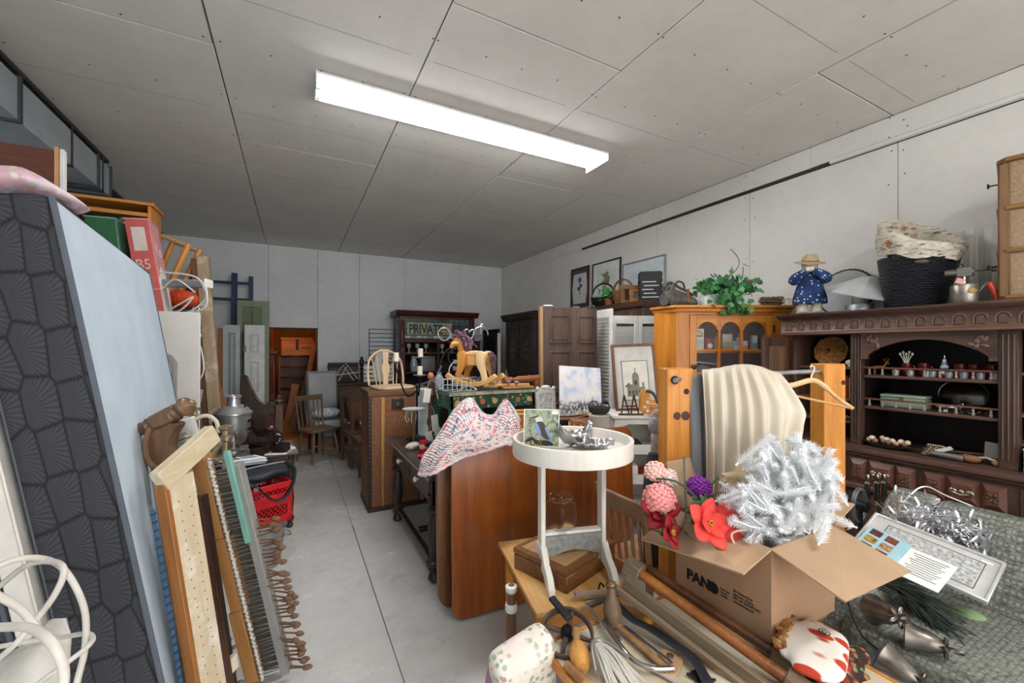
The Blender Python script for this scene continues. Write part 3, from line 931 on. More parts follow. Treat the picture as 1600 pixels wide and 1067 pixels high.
# ------------------------------------------------------------------ bin, crate, bag, newspapers
o = atz(406, 893, 0)
t = thing('galvanized_bin', 'galvanized steel bin standing on the floor under the red crate', 'bin', o + Vector((0, .1, 0)))
part('shell', MB().lathe([(.0, .0), (.125, .0), (.13, .01), (.165, .31), (.172, .315), (.172, .33), (.16, .33), (.155, .31), (.122, .02), (0, .02)], 32), GALV, t)
for z in (.09, .2, .28):
 part('hoop', MB().tube([((.1325 + .108 * z) * math.cos(a), (.1325 + .108 * z) * math.sin(a), z) for a in [i * PI / 14 for i in range(28)]], .004, 6, True), GALV, t)
part('handle', MB().tube(cat([(.15, -.05, .22), (.19, -.03, .2), (.19, .03, .2), (.15, .05, .22)], 4), .005, 6), GALV, t)
CRED = mat('#d3262b', .4, col2='#b81c22')
co_ = o + Vector((-.02, .1, .332))
t = thing('milk_crate', 'bright red plastic milk crate of lattice walls under the black bag', 'crate', co_, rz=R(28))
part('base', MB().bx(-.165, .165, -.165, .165, 0, .012), CRED, t)
for k in range(4):
 w = PI / 2 * k
 Mx = Matrix.Rotation(w, 4, 'Z')
 mb = MB(Mx)
 mb.bx(-.165, .165, -.168, -.156, 0, .05).bx(-.165, .165, -.17, -.156, .13, .21).bx(-.165, .165, -.172, -.156, .25, .29)
 mb.bx(-.168, -.13, -.168, -.156, 0, .29).bx(.13, .168, -.168, -.156, 0, .29)
 part('wall_frame', mb, CRED, t, bev=.002)
 mb = MB(Mx)
 for i in range(-4, 5):
  for s in (-1, 1):
   mb.box((i * .032, -.161, .09), (.007, .006, .105), (0, s * R(42), 0))
   mb.box((i * .032, -.161, .23), (.006, .006, .055), (0, s * R(42), 0))
 part('lattice', mb, CRED, t)
 mb = MB(Mx)
 mb.bx(-.05, .05, -.174, -.168, .15, .19)
 part('moulded_mark', mb, mat('#e9a8a0', .5), t, bev=.004) if k == 3 else None
t = thing('black_bag', 'black nylon shoulder bag slumped over the red crate', 'bag', co_ + Vector((.0, 0, .3)), rz=R(28))
NY = mat('#1d2024', .55, col2='#2b3036', bump=.3, sc=18)
def bagf(s, v):
 w = 2 * PI * s
 e = math.sin(PI * min(max(v, .0), 1)) ** .4
 x = (-.5 + v) * .46
 y, z = .17 * e * math.cos(w), .055 * e * math.sin(w)
 q = noise.noise((x * 8, y * 8, z * 8 + 3)) * .02
 return (x, y + q, z + .05 + q - .05 * max(0, abs(x) - .15) / .1)
part('soft_body', MB().grid(bagf, 26, 22, True), NY, t, sm=60)
part('shoulder_strap', MB().tube(cat([(-.16, -.15, .06), (-.1, -.19, .02), (0, -.2, -.1), (.08, -.2, -.12), (.15, -.19, -.05), (.19, -.15, .06), (.16, -.08, .11)], 6), .017, 8, flat=.25), mat('#15171a', .6), t)
part('buckle', MB().box((-.1, -.2, -.005), (.03, .012, .03)), mat('#c9c9c9', .3, .8), t, bev=.003)
part('zip', MB().tube(cat([(-.18, -.02, .1), (0, -.03, .108), (.18, -.02, .1)], 5), .006, 6), mat('#8f9396', .4, .5), t)
t = thing('newspaper_pile', 'stack of folded newspapers lying on the black bag', 'newspaper', co_ + Vector((-.11, .07, .413)), rot=(R(-4), R(3), R(20)))
for i in range(5):
 part('folded_paper', MB().box((rnd.uniform(-.015, .015), rnd.uniform(-.015, .015), .005 + i * .009), (.27, .2, .008), (0, 0, rnd.uniform(-.15, .15))), mat(('#d9dde2', '#e6e6e2', '#cfd4dc')[i % 3], .8), t, bev=.003)
mb = MB()
for i in range(9):
 mb.box((-.09 + .03 * (i % 3), .06 - .05 * (i // 3), .0475), (.022, .03, .001))
part('printed_photos', mb, mat('#6c7078', .8), t)
part('printed_masthead', MB().box((.05, .02, .0475), (.09, .12, .001)), mat('#9aa3b2', .8), t)
# ------------------------------------------------------------------ white bent-wire stand in the near left corner
WP = mat('#d2cdc6', .4, col2='#bfb9b0', sc=20)
def wp(pts):
 return [at(u, v, d) for (u, v, d) in pts]
org = at(40, 1040, .8)
org.z = 0
t = thing('wire_chair', 'white bent-wire chair with looping rods in the near left corner', 'chair', org)
def loc(pts):
 return [p - org for p in wp(pts)]
part('back_loop', MB().tube(cat(loc([(-60, 1000, .75), (-20, 900, .8), (40, 872, .84), (95, 885, .9), (130, 945, .9), (133, 1010, .88), (118, 1080, .86), (110, 1180, .84)]), 8), .006, 10), WP, t)
part('cross_loop', MB().tube(cat(loc([(-50, 960, .9), (0, 915, .9), (45, 882, .88), (85, 878, .86), (100, 893, .84), (85, 930, .83), (55, 970, .82), (20, 1010, .8), (-40, 1060, .8)]), 8), .0058, 10), WP, t)
part('arm_loop', MB().tube(cat(loc([(-60, 905, .66), (0, 932, .7), (35, 955, .72), (60, 985, .72), (85, 1010, .72), (100, 1060, .72), (105, 1140, .72)]), 8), .006, 10), WP, t)
part('small_loop', MB().tube(cat(loc([(60, 1068, .8), (105, 1035, .82), (135, 1012, .85), (145, 998, .88), (135, 990, .9), (100, 995, .92), (60, 1000, .92), (0, 1010, .9)]), 8), .005, 10), WP, t)
part('lower_ring', MB().tube(cat(loc([(-80, 985, .7), (0, 980, .68), (50, 982, .66), (85, 1010, .64), (100, 1060, .64), (80, 1150, .62)]), 8), .0068, 10), WP, t)
c_ = org
part('seat_plate', MB().grid(net([loc([(-60, 1080, .9), (0, 1035, .93), (50, 1000, .95), (80, 970, .97), (100, 966, .97)]), loc([(-60, 1130, .84), (0, 1085, .87), (50, 1040, .9), (90, 1000, .94), (108, 985, .96)]), loc([(-40, 1250, .8), (20, 1180, .83), (60, 1120, .86), (100, 1060, .9), (104, 1020, .94)])], 9, 9), 16, 14), WP, t, solid=.012, sm=60)
for (u, v, d) in ((118, 1080, .86), (-60, 1000, .78), (100, 1140, .7)):
 p = at(u, v, d) - org
 part('leg', MB().tube([p, (p.x * .95, p.y * .95, .0)], .0085, 8), WP, t)
# ================================================================== far end of the room
# ------------------------------------------------------------------ glazed bookcase with a lettered transom
MAH = wood('#5a2e22', '#2a1310', .35)
MAHX = wood('#5a2e22', '#2a1310', .35, 'x')
bx0, bx1 = aty(624, 500, 7.6).x, aty(741, 500, 7.6).x
bw = (bx1 - bx0) / 2
t = thing('bookcase', 'tall mahogany bookcase with a lettered leaded glass transom at the back wall', 'bookcase', ((bx0 + bx1) / 2, 7.6, 0))
H = 2.2
for s in (-1, 1):
 part('side_frame', MB().bx(s * bw, s * (bw - .03), 0, .06, .0, H).bx(s * bw, s * (bw - .03), .42, .48, 0, H).bx(s * bw, s * (bw - .03), .06, .42, 0, .9).bx(s * bw, s * (bw - .03), .06, .42, H - .15, H), MAH, t, bev=.003)
 part('side_glass', MB().bx(s * (bw - .012), s * (bw - .018), .06, .42, .9, H - .15), glass('#7f95a8', .05, .55), t)
 part('pilaster', MB().bx(s * bw, s * (bw - .1), -.02, .03, 0, H), MAH, t, bev=.006)
 part('pilaster_drop', MB().lathe([(0, 1.62), (.03, 1.64), (.035, 1.7), (.035, 2.1), (0, 2.12)], 10, (s * (bw - .05), -.02, 0), sy=.4), MAH, t)
part('back_panel', MB().bx(-bw + .03, bw - .03, .46, .48, 0, H), mat('#2a1a16', .7), t)
part('cornice', MB().prism([(-.1, H + .1), (-.1, H + .085), (-.03, H), (.48, H), (.48, H + .1)], -bw - .07, bw + .07, 'x'), MAHX, t, bev=.004)
part('transom_rail', MB().bx(-bw + .1, bw - .1, -.01, .03, 1.72, 1.79).bx(-bw + .1, bw - .1, -.01, .03, 2.16, H), MAHX, t, bev=.003)
for z in (.1, .75, 1.15, 1.5):
 part('shelf', MB().bx(-bw + .03, bw - .03, .02, .46, z, z + .028), MAHX, t)
part('centre_stile', MB().bx(-.02, .02, 0, .03, .1, 1.72), MAH, t)
part('plinth', MB().bx(-bw - .02, bw + .02, -.04, .48, 0, .1), MAHX, t, bev=.006)
tg = part('transom_glass', MB().bx(-bw + .1, bw - .1, .008, .014, 1.79, 2.16), mat('#66776f', .1, 0, '#3c4a48', 3), t)
LW = 2 * bw - .2
mb = MB()
for z in (1.85, 1.97, 2.1):
 mb.bx(-LW / 2, LW / 2, .002, .008, z - .003, z + .003)
for i in range(13):
 x = -LW / 2 + LW * i / 12
 mb.bx(x - .003, x + .003, .002, .008, 1.79, 1.85)
 mb.bx(x - .003, x + .003, .002, .008, 2.1, 2.16)
part('leading', mb, mat('#23282a', .5), tg)
for i in range(12):
 x = -LW / 2 + LW * (i + .5) / 12
 part('border_pane', MB().bx(x - LW / 26, x + LW / 26, .004, .0075, 1.797, 1.843), mat(('#b9c8bc', '#8fa597', '#d2d8c8')[i % 3], .15), tg)
for i in range(7):
 x = -LW / 2 + .04 + i * .125
 part('pale_pane', MB().box((x + .06, .006, 1.975), (.115, .003, .225)), mat(('#a8a890', '#94a294', '#b0a684')[i % 3], .2), tg)
text_part('letters', 'PRIVATE', .24, mat('#0c0e1c', .3), tg, (-LW / 2 + .07, .001, 1.885), (PI / 2, 0, 0), sx=.72, bold=.004)
text_part('letters', 'BOX', .24, mat('#0c0e1c', .3), tg, (LW / 2 - .37, .001, 1.885), (PI / 2, 0, 0), sx=.68, bold=.004)
GOB = mat('#b8c0c2', .15, .2)
spots = [(-.52, 'leftmost'), (-.36, 'second'), (-.2, 'third'), (.12, 'fourth'), (.33, 'fifth'), (.5, 'rightmost')]
for (x, w) in spots:
 solo('goblet', '%s pale goblet from the left on the upper shelf of the lettered bookcase' % w, 'goblet', MB().lathe([(0, 0), (.035, 0), (.035, .006), (.008, .015), (.008, .07), (.035, .09), (.045, .15), (.042, .17), (.038, .15), (0, .09)], 14), GOB, ((bx0 + bx1) / 2 + x, 7.75, 1.529), group='goblets in the bookcase')
solo('glass_pitcher', 'tall clear pitcher on the middle shelf of the lettered bookcase', 'pitcher', MB().lathe([(0, 0), (.06, 0), (.08, .05), (.07, .16), (.05, .24), (.06, .29), (.055, .28), (0, .2)], 16), mat('#aebcc0', .1, .2), ((bx0 + bx1) / 2 - .42, 7.78, 1.179))
solo('storage_tin', 'large grey speckled tin on the middle shelf of the lettered bookcase', 'tin', MB().prism(rrect(.3, .2, .03), 0, .27, 'z').prism(rrect(.31, .21, .03), .27, .29, 'z'), mat('#8e9694', .4, .5, '#626a68', 40), ((bx0 + bx1) / 2 - .15, 7.85, 1.179), bev=.004)
solo('enamel_jug', 'white enamel jug on the middle shelf near the right end of the lettered bookcase', 'jug', MB().lathe([(0, 0), (.06, 0), (.075, .08), (.05, .18), (.06, .21), (0, .19)], 16).tube(cat([(.06, 0, .17), (.11, 0, .15), (.07, 0, .07)], 5), .008, 6), WHITE, ((bx0 + bx1) / 2 + .42, 7.82, 1.179))
# ------------------------------------------------------------------ carved armoire in the corner
def panelled(t, w, x0, z0, z1, m, name='door', y=-.02, carve=None, hinge=1):
 d = part(name, MB().bx(x0, x0 + w, y, y + .025, z0, z1), m, t, bev=.003)
 part('raised_panel', MB().bx(x0 + w * .18, x0 + w * .82, y - .008, y + .002, z0 + w * .2, z1 - w * .2), m, d, bev=.006)
 part('panel_mould', MB().strip([(x0 + w * .16, z0 + w * .18), (x0 + w * .84, z0 + w * .18), (x0 + w * .84, z1 - w * .18), (x0 + w * .16, z1 - w * .18)], [(x0 + w * .12, z0 + w * .14), (x0 + w * .88, z0 + w * .14), (x0 + w * .88, z1 - w * .14), (x0 + w * .12, z1 - w * .14)], y - .012, y + .002), m, d)
 if carve:
  mb = MB()
  cx, cz, rr = x0 + w / 2, (z0 + z1) / 2, w * .22
  for k in range(8):
   a = k * PI / 4
   mb.ell((cx + rr * .6 * math.cos(a), y - .01, cz + rr * 1.3 * math.sin(a)), (rr * .35, .008, rr * .4), 8, 6)
  mb.ell((cx, y - .012, cz), (rr * .4, .012, rr * .4), 10, 6)
  part('carving', mb, carve, d)
 return d
BLK = wood('#524644', '#282020', .45)
t = thing('armoire', 'dark carved two-door armoire in the far right corner', 'armoire', (3.5, 6.35, 0), rz=R(-90))
part('carcass', MB().bx(-.58, .58, 0, .55, .08, 2.1), BLK, t, bev=.006)
part('cornice', MB().prism([(-.08, 2.22), (-.08, 2.2), (-.02, 2.1), (.56, 2.1), (.56, 2.22)], -.64, .64, 'x'), BLK, t, bev=.004)
part('plinth', MB().bx(-.6, .6, -.02, .55, 0, .1), BLK, t, bev=.004)
CARV = wood('#6a5a56', '#382c2a', .5)
for k, x in enumerate((-.5, .005)):
 panelled(t, .495, x, 1.12, 2.02, BLK, carve=CARV)
 panelled(t, .495, x, .14, 1.02, BLK)
 part('door_pull', MB().cyl((x + (.46 if k == 0 else .035), -.05, 1.45), (x + (.46 if k == 0 else .035), -.05, 1.6), .006, n=8), IRON, t)
part('waist_rail', MB().bx(-.58, .58, -.025, 0, 1.03, 1.1), BLK, t, bev=.004)
t = thing('screen_panel', 'black upright panel standing left of the carved armoire', 'panel', (3.42, 7.45, 0), rz=R(-90))
part('board', MB().bx(-.35, .35, 0, .05, 0, 1.98), mat('#1d1c20', .5), t, bev=.004)
part('frame_bead', MB().strip(rrect(.5, 1.7, .01, 2, 0, .99), rrect(.56, 1.76, .01, 2, 0, .99), -.01, .004), mat('#2b2a30', .5), t)
part('white_edge', MB().bx(.35, .37, -.01, .05, .1, 1.9), WHITE, t)
solo('dark_chest', 'low dark chest on end between the bookcase and the armoire', 'chest', MB().bx(-.06, .06, 0, .3, 0, 1.72).bx(-.07, .07, -.02, .31, 1.72, 1.76), mat('#262b33', .5), (3.31, 7.82, 0), bev=.006)
# ------------------------------------------------------------------ wire grid on the back wall
g0, g1 = aty(577, 540, 8.27), aty(611, 540, 8.27)
t = thing('wire_grid', 'black wire shelf grid hung on the back wall beside the bookcase', 'grid', (g0.x, 8.27, 0))
gz1, gz0 = aty(577, 514, 8.27).z, aty(577, 600, 8.27).z
n = 14
for i in range(n):
 z = gz1 - (gz1 - gz0) * i / (n - 1)
 part('wire', MB().cyl((0, 0, z), (g1.x - g0.x + .12, 0, z), .0055, n=6), IRON, t)
part('end_wire', MB().cyl((0, .008, gz0), (0, .008, gz1), .006, n=6), IRON, t)
part('end_wire', MB().cyl((g1.x - g0.x + .12, .008, gz0), (g1.x - g0.x + .12, .008, gz1), .006, n=6), IRON, t)
t = thing('low_chest', 'long plain dark chest along the back wall carrying the black trunk', 'chest', (1.08, 7.86, 0))
part('body', MB().bx(-.45, .5, -.3, .4, .05, .98), DKX, t, bev=.006)
part('top', MB().bx(-.47, .53, -.33, .41, .98, 1.02), DKX, t, bev=.006)
for k in range(3):
 d = part('drawer', MB().bx(-.42, .46, -.32, -.3, .12 + k * .28, .37 + k * .28), DKX, t, bev=.004)
 for x in (-.3, .22):
  part('knob', MB().ell((x, -.335, .245 + k * .28), (.018, .018, .018), 8, 6), BRASS, d)
tp = Vector((.8, 7.85, 1.021))
t = thing('rope_trunk', 'small black trunk tied with white rope on the chest by the wall', 'trunk', tp)
part('body', MB().bx(-.27, .2, -.18, .18, 0, .24), mat('#2a2220', .5), t, bev=.015, seg=2)
part('domed_lid', MB().prism(arc(0, .24, .18, 0, 180, 12, .1), -.275, .205, 'x'), mat('#342a26', .5), t)
for pts in (([(-.24, -.19, .02), (-.05, -.19, .3), (.12, -.19, .03)]), ([(-.12, -.19, .03), (.02, -.19, .3), (.18, -.19, .06)]), ([(-.27, -.19, .12), (.2, -.19, .17)]), ([(.0, -.19, .31), (.0, .0, .35), (0, .18, .3)])):
 part('rope', MB().tube(pts, .009, 6), mat('#d8d4ca', .8), t)
solo('wooden_finial_post', 'short dark turned post standing beside the rope-tied trunk', 'post', MB().lathe([(.02, 0), (.02, .2), (.035, .22), (.02, .26), (.04, .3), (.045, .36), (.02, .4), (.03, .42), (0, .45)], 10), DK, tp + Vector((.27, -.05, 0)))
# stack of white slats
t = thing('slat_stack', 'stack of white painted slatted crib panels on the back chest', 'slats', tp + Vector((.55, -.2, 0)))
for i in range(4):
 part('slat', MB().bx(-.27, .24, -.02, .02, .0 + i * .075, .05 + i * .075), WHITE, t, bev=.004)
for x in (-.25, -.02, .2):
 part('upright', MB().bx(x, x + .03, .02, .04, 0, .32), mat('#c9c6bf', .6), t)
part('dark_bundle', MB().ell((0, .1, .33), (.24, .1, .05), 14, 8), mat('#3c3a3a', .8, bump=.5), t)
solo('white_chair_back', 'curved white painted bed end standing behind the wheelback chair', 'bed end', MB().prism([(p.x, p.z) for p in cat([(-.05, 0, 0), (-.05, 0, .3), (.0, 0, .5), (.06, 0, .56), (.1, 0, .56), (.1, 0, .2), (.1, 0, 0)], 4, True)], -.02, .02), WHITE, (aty(588, 560, 7.66).x, 7.66, 1.022), bev=.004)
# ------------------------------------------------------------------ chairs in the aisle
def splat_chair(label, loc, rz, grp='dark wooden dining chairs in the aisle'):
 t = thing('dining_chair', label, 'chair', loc, rz, grp)
 W = wood('#7a5a48', '#3e2a20', .4)
 WX = wood('#5e4538', '#2c1e18', .4, 'x')
 part('seat', MB().prism([(-.2, -.22), (.2, -.22), (.18, .18), (-.18, .18)], .43, .465, 'z'), wood('#7a6250', '#3e2c22', .35, 'x'), t, bev=.008)
 part('seat_rail', MB().bx(-.18, .18, -.2, -.18, .37, .43).bx(-.17, .17, .15, .17, .37, .43).bx(-.185, -.165, -.2, .17, .37, .43).bx(.165, .185, -.2, .17, .37, .43), WX, t)
 for s in (-1, 1):
  part('front_leg', MB().tube([(s * .175, -.19, .43), (s * .175, -.19, .2), (s * .175, -.195, 0)], [.024, .02, .017], 4), W, t)
  part('back_post', MB().tube(cat([(s * .17, .24, 0), (s * .17, .17, .4), (s * .175, .19, .7), (s * .185, .24, .97)], 4), .021, 4), W, t)
  part('side_stretcher', MB().cyl((s * .172, -.19, .16), (s * .17, .2, .16), .011, n=6), W, t)
 part('crest_rail', MB().prism([(p.x, p.z) for p in cat([(-.21, 0, .9), (-.2, 0, .98), (-.1, 0, 1.0), (0, 0, 1.02), (.1, 0, 1.0), (.2, 0, .98), (.21, 0, .9), (.0, 0, .91)], 3, True)], .215, .24), WX, t, bev=.004)
 part('splat', MB().prism([(-.07, .47), (.07, .47), (.06, .6), (.085, .75), (.07, .92), (-.07, .92), (-.085, .75), (-.06, .6)], .195, .212), W, t, bev=.003)
 part('front_stretcher', MB().cyl((-.172, 0, .16), (.172, 0, .16), .011, n=6), W, t)
 return t
c1 = splat_chair('nearest dark splat-back dining chair, beside the brown trunk', (.88, 5.68, 0), R(6))
c2 = dup(c1, (.82, 6.24, 0), R(8), 'middle dark splat-back dining chair of the row in the aisle')
c3 = dup(c1, (.86, 6.74, 0), R(14), 'farthest dark splat-back dining chair, with a white paper on its seat')
solo('folded_paper', 'folded white paper on the seat of the farthest splat-back chair', 'paper', MB().box((0, 0, .012), (.22, .2, .024)), PAPER, (.86, 6.7, .466), rz=.4, bev=.005)
t = thing('spindle_chair', 'worn brown spindle-back chair in front of the grey padded chair', 'chair', (.31, 6.6, 0), R(28), 'aisle chairs')
W = wood('#8a6a4c', '#4e3826', .5)
part('seat', MB().prism(rrect(.42, .4, .06), .43, .465, 'z'), wood('#7e6a56', '#4a3c30', .5, 'x'), t, bev=.008)
for sx_ in (-1, 1):
 for sy_ in (-1, 1):
  part('leg', MB().tube([(sx_ * .15, sy_ * .15, .43), (sx_ * .18, sy_ * .18, .2), (sx_ * .2, sy_ * .2, 0)], [.016, .022, .015], 8), W, t)
 part('back_post', MB().tube([(sx_ * .18, .17, .46), (sx_ * .2, .25, .92)], [.016, .014], 8), W, t)
 part('side_rung', MB().cyl((sx_ * .185, -.185, .16), (sx_ * .185, .185, .16), .01, n=6), W, t)
part('crest_rail', MB().box((0, .245, .88), (.42, .02, .075), (R(-10), 0, 0)), wood('#8a6a4c', '#4e3826', .5, 'x'), t, bev=.006)
for i in range(5):
 x = -.12 + i * .06
 part('spindle', MB().cyl((x, .175, .46), (x * 1.1, .24, .86), .008, n=6), W, t)
for z in (.14, .24):
 part('front_rung', MB().cyl((-.185, -.185, z), (.185, -.185, z), .011, n=6), W, t)
t = thing('padded_chair', 'high-backed chair padded in pale grey vinyl near the doorway', 'chair', (.45, 7.18, 0), R(12), 'aisle chairs')
GV = mat('#a2a4a6', .35, col2='#8f9194', sc=4, bump=.1)
part('backrest', MB().box((0, .22, .83), (.46, .1, .82), (R(-5), 0, 0)), GV, t, bev=.03, seg=3)
part('back_piping', MB().tube([(p[0], .165 + (p[1] - .83) * .09, p[1]) for p in rrect(.43, .78, .03, 3, 0, .83)], .008, 6, True), mat('#77797c', .4), t)
part('seat', MB().box((0, -.05, .45), (.46, .5, .12)), GV, t, bev=.03, seg=3)
for sx_ in (-1, 1):
 for sy_ in (-1, 1):
  part('leg', MB().tube([(sx_ * .19, sy_ * .2, .4), (sx_ * .19, sy_ * .21, 0)], [.025, .018], 4), DK, t)
solo('bed_pillow', 'blue and white patterned pillow on the grey padded chair seat', 'pillow', MB().ell((0, 0, 0), (.22, .17, .08), 22, 12), floral(('#dfe2e6', '#c8ced6'), ('#5a6a88', '#8fa0b8', '#3c4a66'), 22), (.45, 7.1, .6), rz=R(20))
# ------------------------------------------------------------------ steamer trunk standing on end, wheelback chair on it
kx0, kx1 = aty(576, 700, 4.24).x, aty(576, 700, 4.24).x + .66
t = thing('steamer_trunk', 'brown steamer trunk with wooden slats and lock standing on end', 'trunk', ((kx0 + kx1) / 2, 4.24, 0))
w = (kx1 - kx0) / 2
TR = mat('#8a5c3e', .6, col2='#6e452c', sc=30, bump=.1)
part('body', MB().bx(-w, w, 0, .5, .02, 1.16), TR, t, bev=.008)
part('top_edge', MB().bx(-w - .008, w + .008, -.008, .508, 1.13, 1.185), wood('#7d5a40', '#55381f', .6, 'x'), t, bev=.006)
part('base_edge', MB().bx(-w - .008, w + .008, -.008, .508, 0, .05), mat('#3a2c24', .5), t, bev=.004)
for x in (-w - .008, w - .028):
 part('corner_binding', MB().bx(x, x + .036, -.012, .03, .05, 1.13), mat('#2c2422', .5), t, bev=.004)
for x in (-w + .115, .18):
 part('slat', MB().bx(x, x + .035, -.02, 0, .05, 1.12), wood('#c09058', '#8f6234', .5), t, bev=.006)
mb = MB()
for i in range(28):
 mb.ell((-w + .01, -.014, .07 + i * .039), (.005, .004, .005), 6, 4)
part('rivets', mb, BRASS, t)
lk = part('lock_plate', MB().bx(-w + .22, -w + .34, -.014, 0, 1.0, 1.1), mat('#4c4642', .4, .8), t, bev=.004)
part('lock_cylinder', MB().cyl((-w + .28, -.026, 1.05), (-w + .28, -.012, 1.05), .02, n=12), mat('#8e8880', .3, .9), lk)
t = thing('wheelback_chair', 'pale wooden bow-back chair part standing on top of the brown trunk', 'chair', ((kx0 + kx1) / 2 - .06, 4.46, 1.186), R(12))
PW = wood('#d8bfa0', '#b39670', .5)
part('seat', MB().prism(rrect(.4, .4, .12), .0, .03, 'z'), wood('#d8bfa0', '#b39670', .5, 'x'), t, bev=.008)
bow = cat([(-.19, .14, .03), (-.195, .17, .16), (-.17, .19, .3), (-.08, .2, .38), (0, .2, .395), (.08, .2, .38), (.17, .19, .3), (.195, .17, .16), (.19, .14, .03)], 4)
part('bow', MB().tube(bow, .012, 8), PW, t)
for x in (-.13, -.085, .085, .13):
 part('spindle', MB().cyl((x * .85, .14, .03), (x * 1.1, .19, .355 - abs(x) * .35), .006, n=6), PW, t)
part('splat', MB().prism([(-.03, .03), (.03, .03), (.028, .12), (.05, .2), (.028, .28), (.035, .385), (-.035, .385), (-.028, .28), (-.05, .2), (-.028, .12)], .165, .177), PW, t, bev=.002)
# ------------------------------------------------------------------ blue bunk frame, shutters, doors by the doorway
BL = mat('#1f3a5e', .45)
r1, r2 = aty(364, 440, 7.9), aty(387, 440, 8.05)
t = thing('bunk_ladder', 'dark blue metal bunk bed end leaning against the back wall', 'bed frame', (r1.x, 7.95, 0), rot=(R(-2), 0, 0))
zt = aty(364, 425, 7.95).z
part('post', MB().bx(-.035, .045, -.03, .03, 0, zt), BL, t, bev=.006)
part('post', MB().bx(.2, .26, .0, .05, 0, zt - .03), BL, t, bev=.006)
part('post', MB().bx(-.62, -.55, -.03, .03, 0, zt), BL, t, bev=.006)
for z in (zt - .16, zt - .43, 1.5, .9):
 part('rung', MB().bx(-.55, .2, -.012, .02, z - .02, z + .025), BL, t, bev=.005)
GS = mat('#8f9a80', .6, col2='#7f8a72')
s0, s1 = aty(369, 480, 7.6), aty(420, 480, 7.6)
sw = s1.x - s0.x
zt = aty(390, 468, 7.6).z
t = thing('louvre_shutter', 'sage green louvred shutter door standing left of the doorway', 'shutter', (s0.x, 7.6, 0), rot=(R(-3), 0, 0))
part('left_stile', MB().bx(0, .07, 0, .035, 0, zt), GS, t, bev=.003)
part('right_stile', MB().bx(sw - .1, sw, 0, .035, 0, zt), GS, t, bev=.003)
for z in (0, 1.1, zt - .1):
 part('rail', MB().bx(.07, sw - .1, 0, .035, z, z + .1), GS, t, bev=.003)
me = MB().box((0, 0, 0), (sw - .17, .008, .055), (R(35), 0, 0)).mesh('louvre')
z = .13
while z < zt - .12:
 if not 1.06 < z < 1.22:
  inst('louvre', me, GS, t, (sw / 2 - .015, .018, z))
 z += .05
part('tilt_rod', MB().bx(sw / 2 - .02, sw / 2 - .008, -.02, -.008, zt - .4, zt - .15), mat('#4f5a48', .6), t)
w0, w1 = aty(381, 520, 7.3), aty(413, 520, 7.3)
zt = aty(390, 507, 7.3).z
t = thing('panel_door', 'white panelled door leaning in front of the green shutter', 'door', (w0.x, 7.32, 0), rot=(R(-2), 0, 0))
wd = w1.x - w0.x
part('leaf', MB().bx(0, wd, 0, .035, 0, zt), mat('#dfe3e2', .5), t, bev=.003)
for (z0, z1) in ((zt - .42, zt - .14), (.95, zt - .55), (.15, .8)):
 part('panel_frame', MB().strip([(.1, z0 + .03), (wd - .1, z0 + .03), (wd - .1, z1 - .03), (.1, z1 - .03)], [(.07, z0), (wd - .07, z0), (wd - .07, z1), (.07, z1)], -.012, .002), mat('#c4cac9', .5), t)
 part('raised_panel', MB().bx(.12, wd - .12, -.008, .002, z0 + .05, z1 - .05), mat('#dfe3e2', .5), t, bev=.004)
part('latch', MB().bx(-.01, .02, -.02, .0, 1.55, 1.65), mat('#6a6c6e', .4, .6), t)
v0, v1 = aty(347, 520, 7.0), aty(374, 520, 7.0)
t = thing('panel_door', 'narrow grey-white cupboard door with one long panel, left of the white door', 'door', (v0.x, 7.0, 0), rot=(R(-2), 0, 0))
vd = v1.x - v0.x
zt = aty(360, 507, 7.0).z
part('leaf', MB().bx(0, vd, 0, .03, 0, zt), mat('#b9bfbf', .5), t, bev=.003)
part('panel_frame', MB().strip([(.1, .3), (vd - .08, .3), (vd - .08, zt - .14), (.1, zt - .14)], [(.07, .27), (vd - .05, .27), (vd - .05, zt - .11), (.07, zt - .11)], -.012, .002), mat('#8f9696', .5), t)
part('edge_wood', MB().bx(-.06, -.005, 0, .04, 0, zt - .05), wood('#b0723c', '#7a4a24', .5), t)
# dark curved bed foot and posts leaning in front
q0 = aty(430, 690, 6.4)
t = thing('bed_footboard', 'dark brown curved bed footboard with a finial post beside the doorway', 'bed part', (aty(388, 690, 6.4).x, 6.4, 0), rot=(R(-3), 0, 0))
fw_ = aty(430, 690, 6.4).x - aty(388, 690, 6.4).x
pts = cat([(-.05, 0, .35), (-.05, 0, 1.2), (0, 0, 1.12), (fw_ * .3, 0, .92), (fw_ * .6, 0, .84), (fw_ * .8, 0, .86), (fw_, 0, .8), (fw_, 0, .3)], 4)
part('panel', MB().prism([(p.x, p.z) for p in pts], 0, .03), DK, t, bev=.004)
part('curved_cap', MB().tube([(p.x, .015, p.z + .01) for p in pts[4:26]], .022, 8), wood('#6a4c38', '#3a261a', .4), t)
part('post', MB().bx(fw_ + .0, fw_ + .09, -.03, .05, 0, .84), wood('#6a4c38', '#3a261a', .4), t, bev=.006)
part('finial', MB().lathe([(.04, .84), (.02, .87), (.06, .89), (.06, .91), (.02, .93), (.03, .95), (.01, .98), (0, .98)], 12, (fw_ + .045, .01, 0)), mat('#7c766c', .4, .6), t)
part('post', MB().bx(-.09, -.04, -.03, .05, 0, 1.2), DK, t, bev=.006)
t = thing('crutch_board', 'orange-brown plank with a round black knob leaning behind the samovar', 'plank', aty(382, 655, 5.6), rot=(R(-3), R(-14), 0))
t.location.z = 0.012
part('plank', MB().bx(-.06, .06, 0, .03, 0, 1.25), wood('#c08048', '#8f5628', .5), t, bev=.004)
part('knob', MB().ell((0, -.015, .95), (.03, .02, .03), 12, 8), BLACK, t)
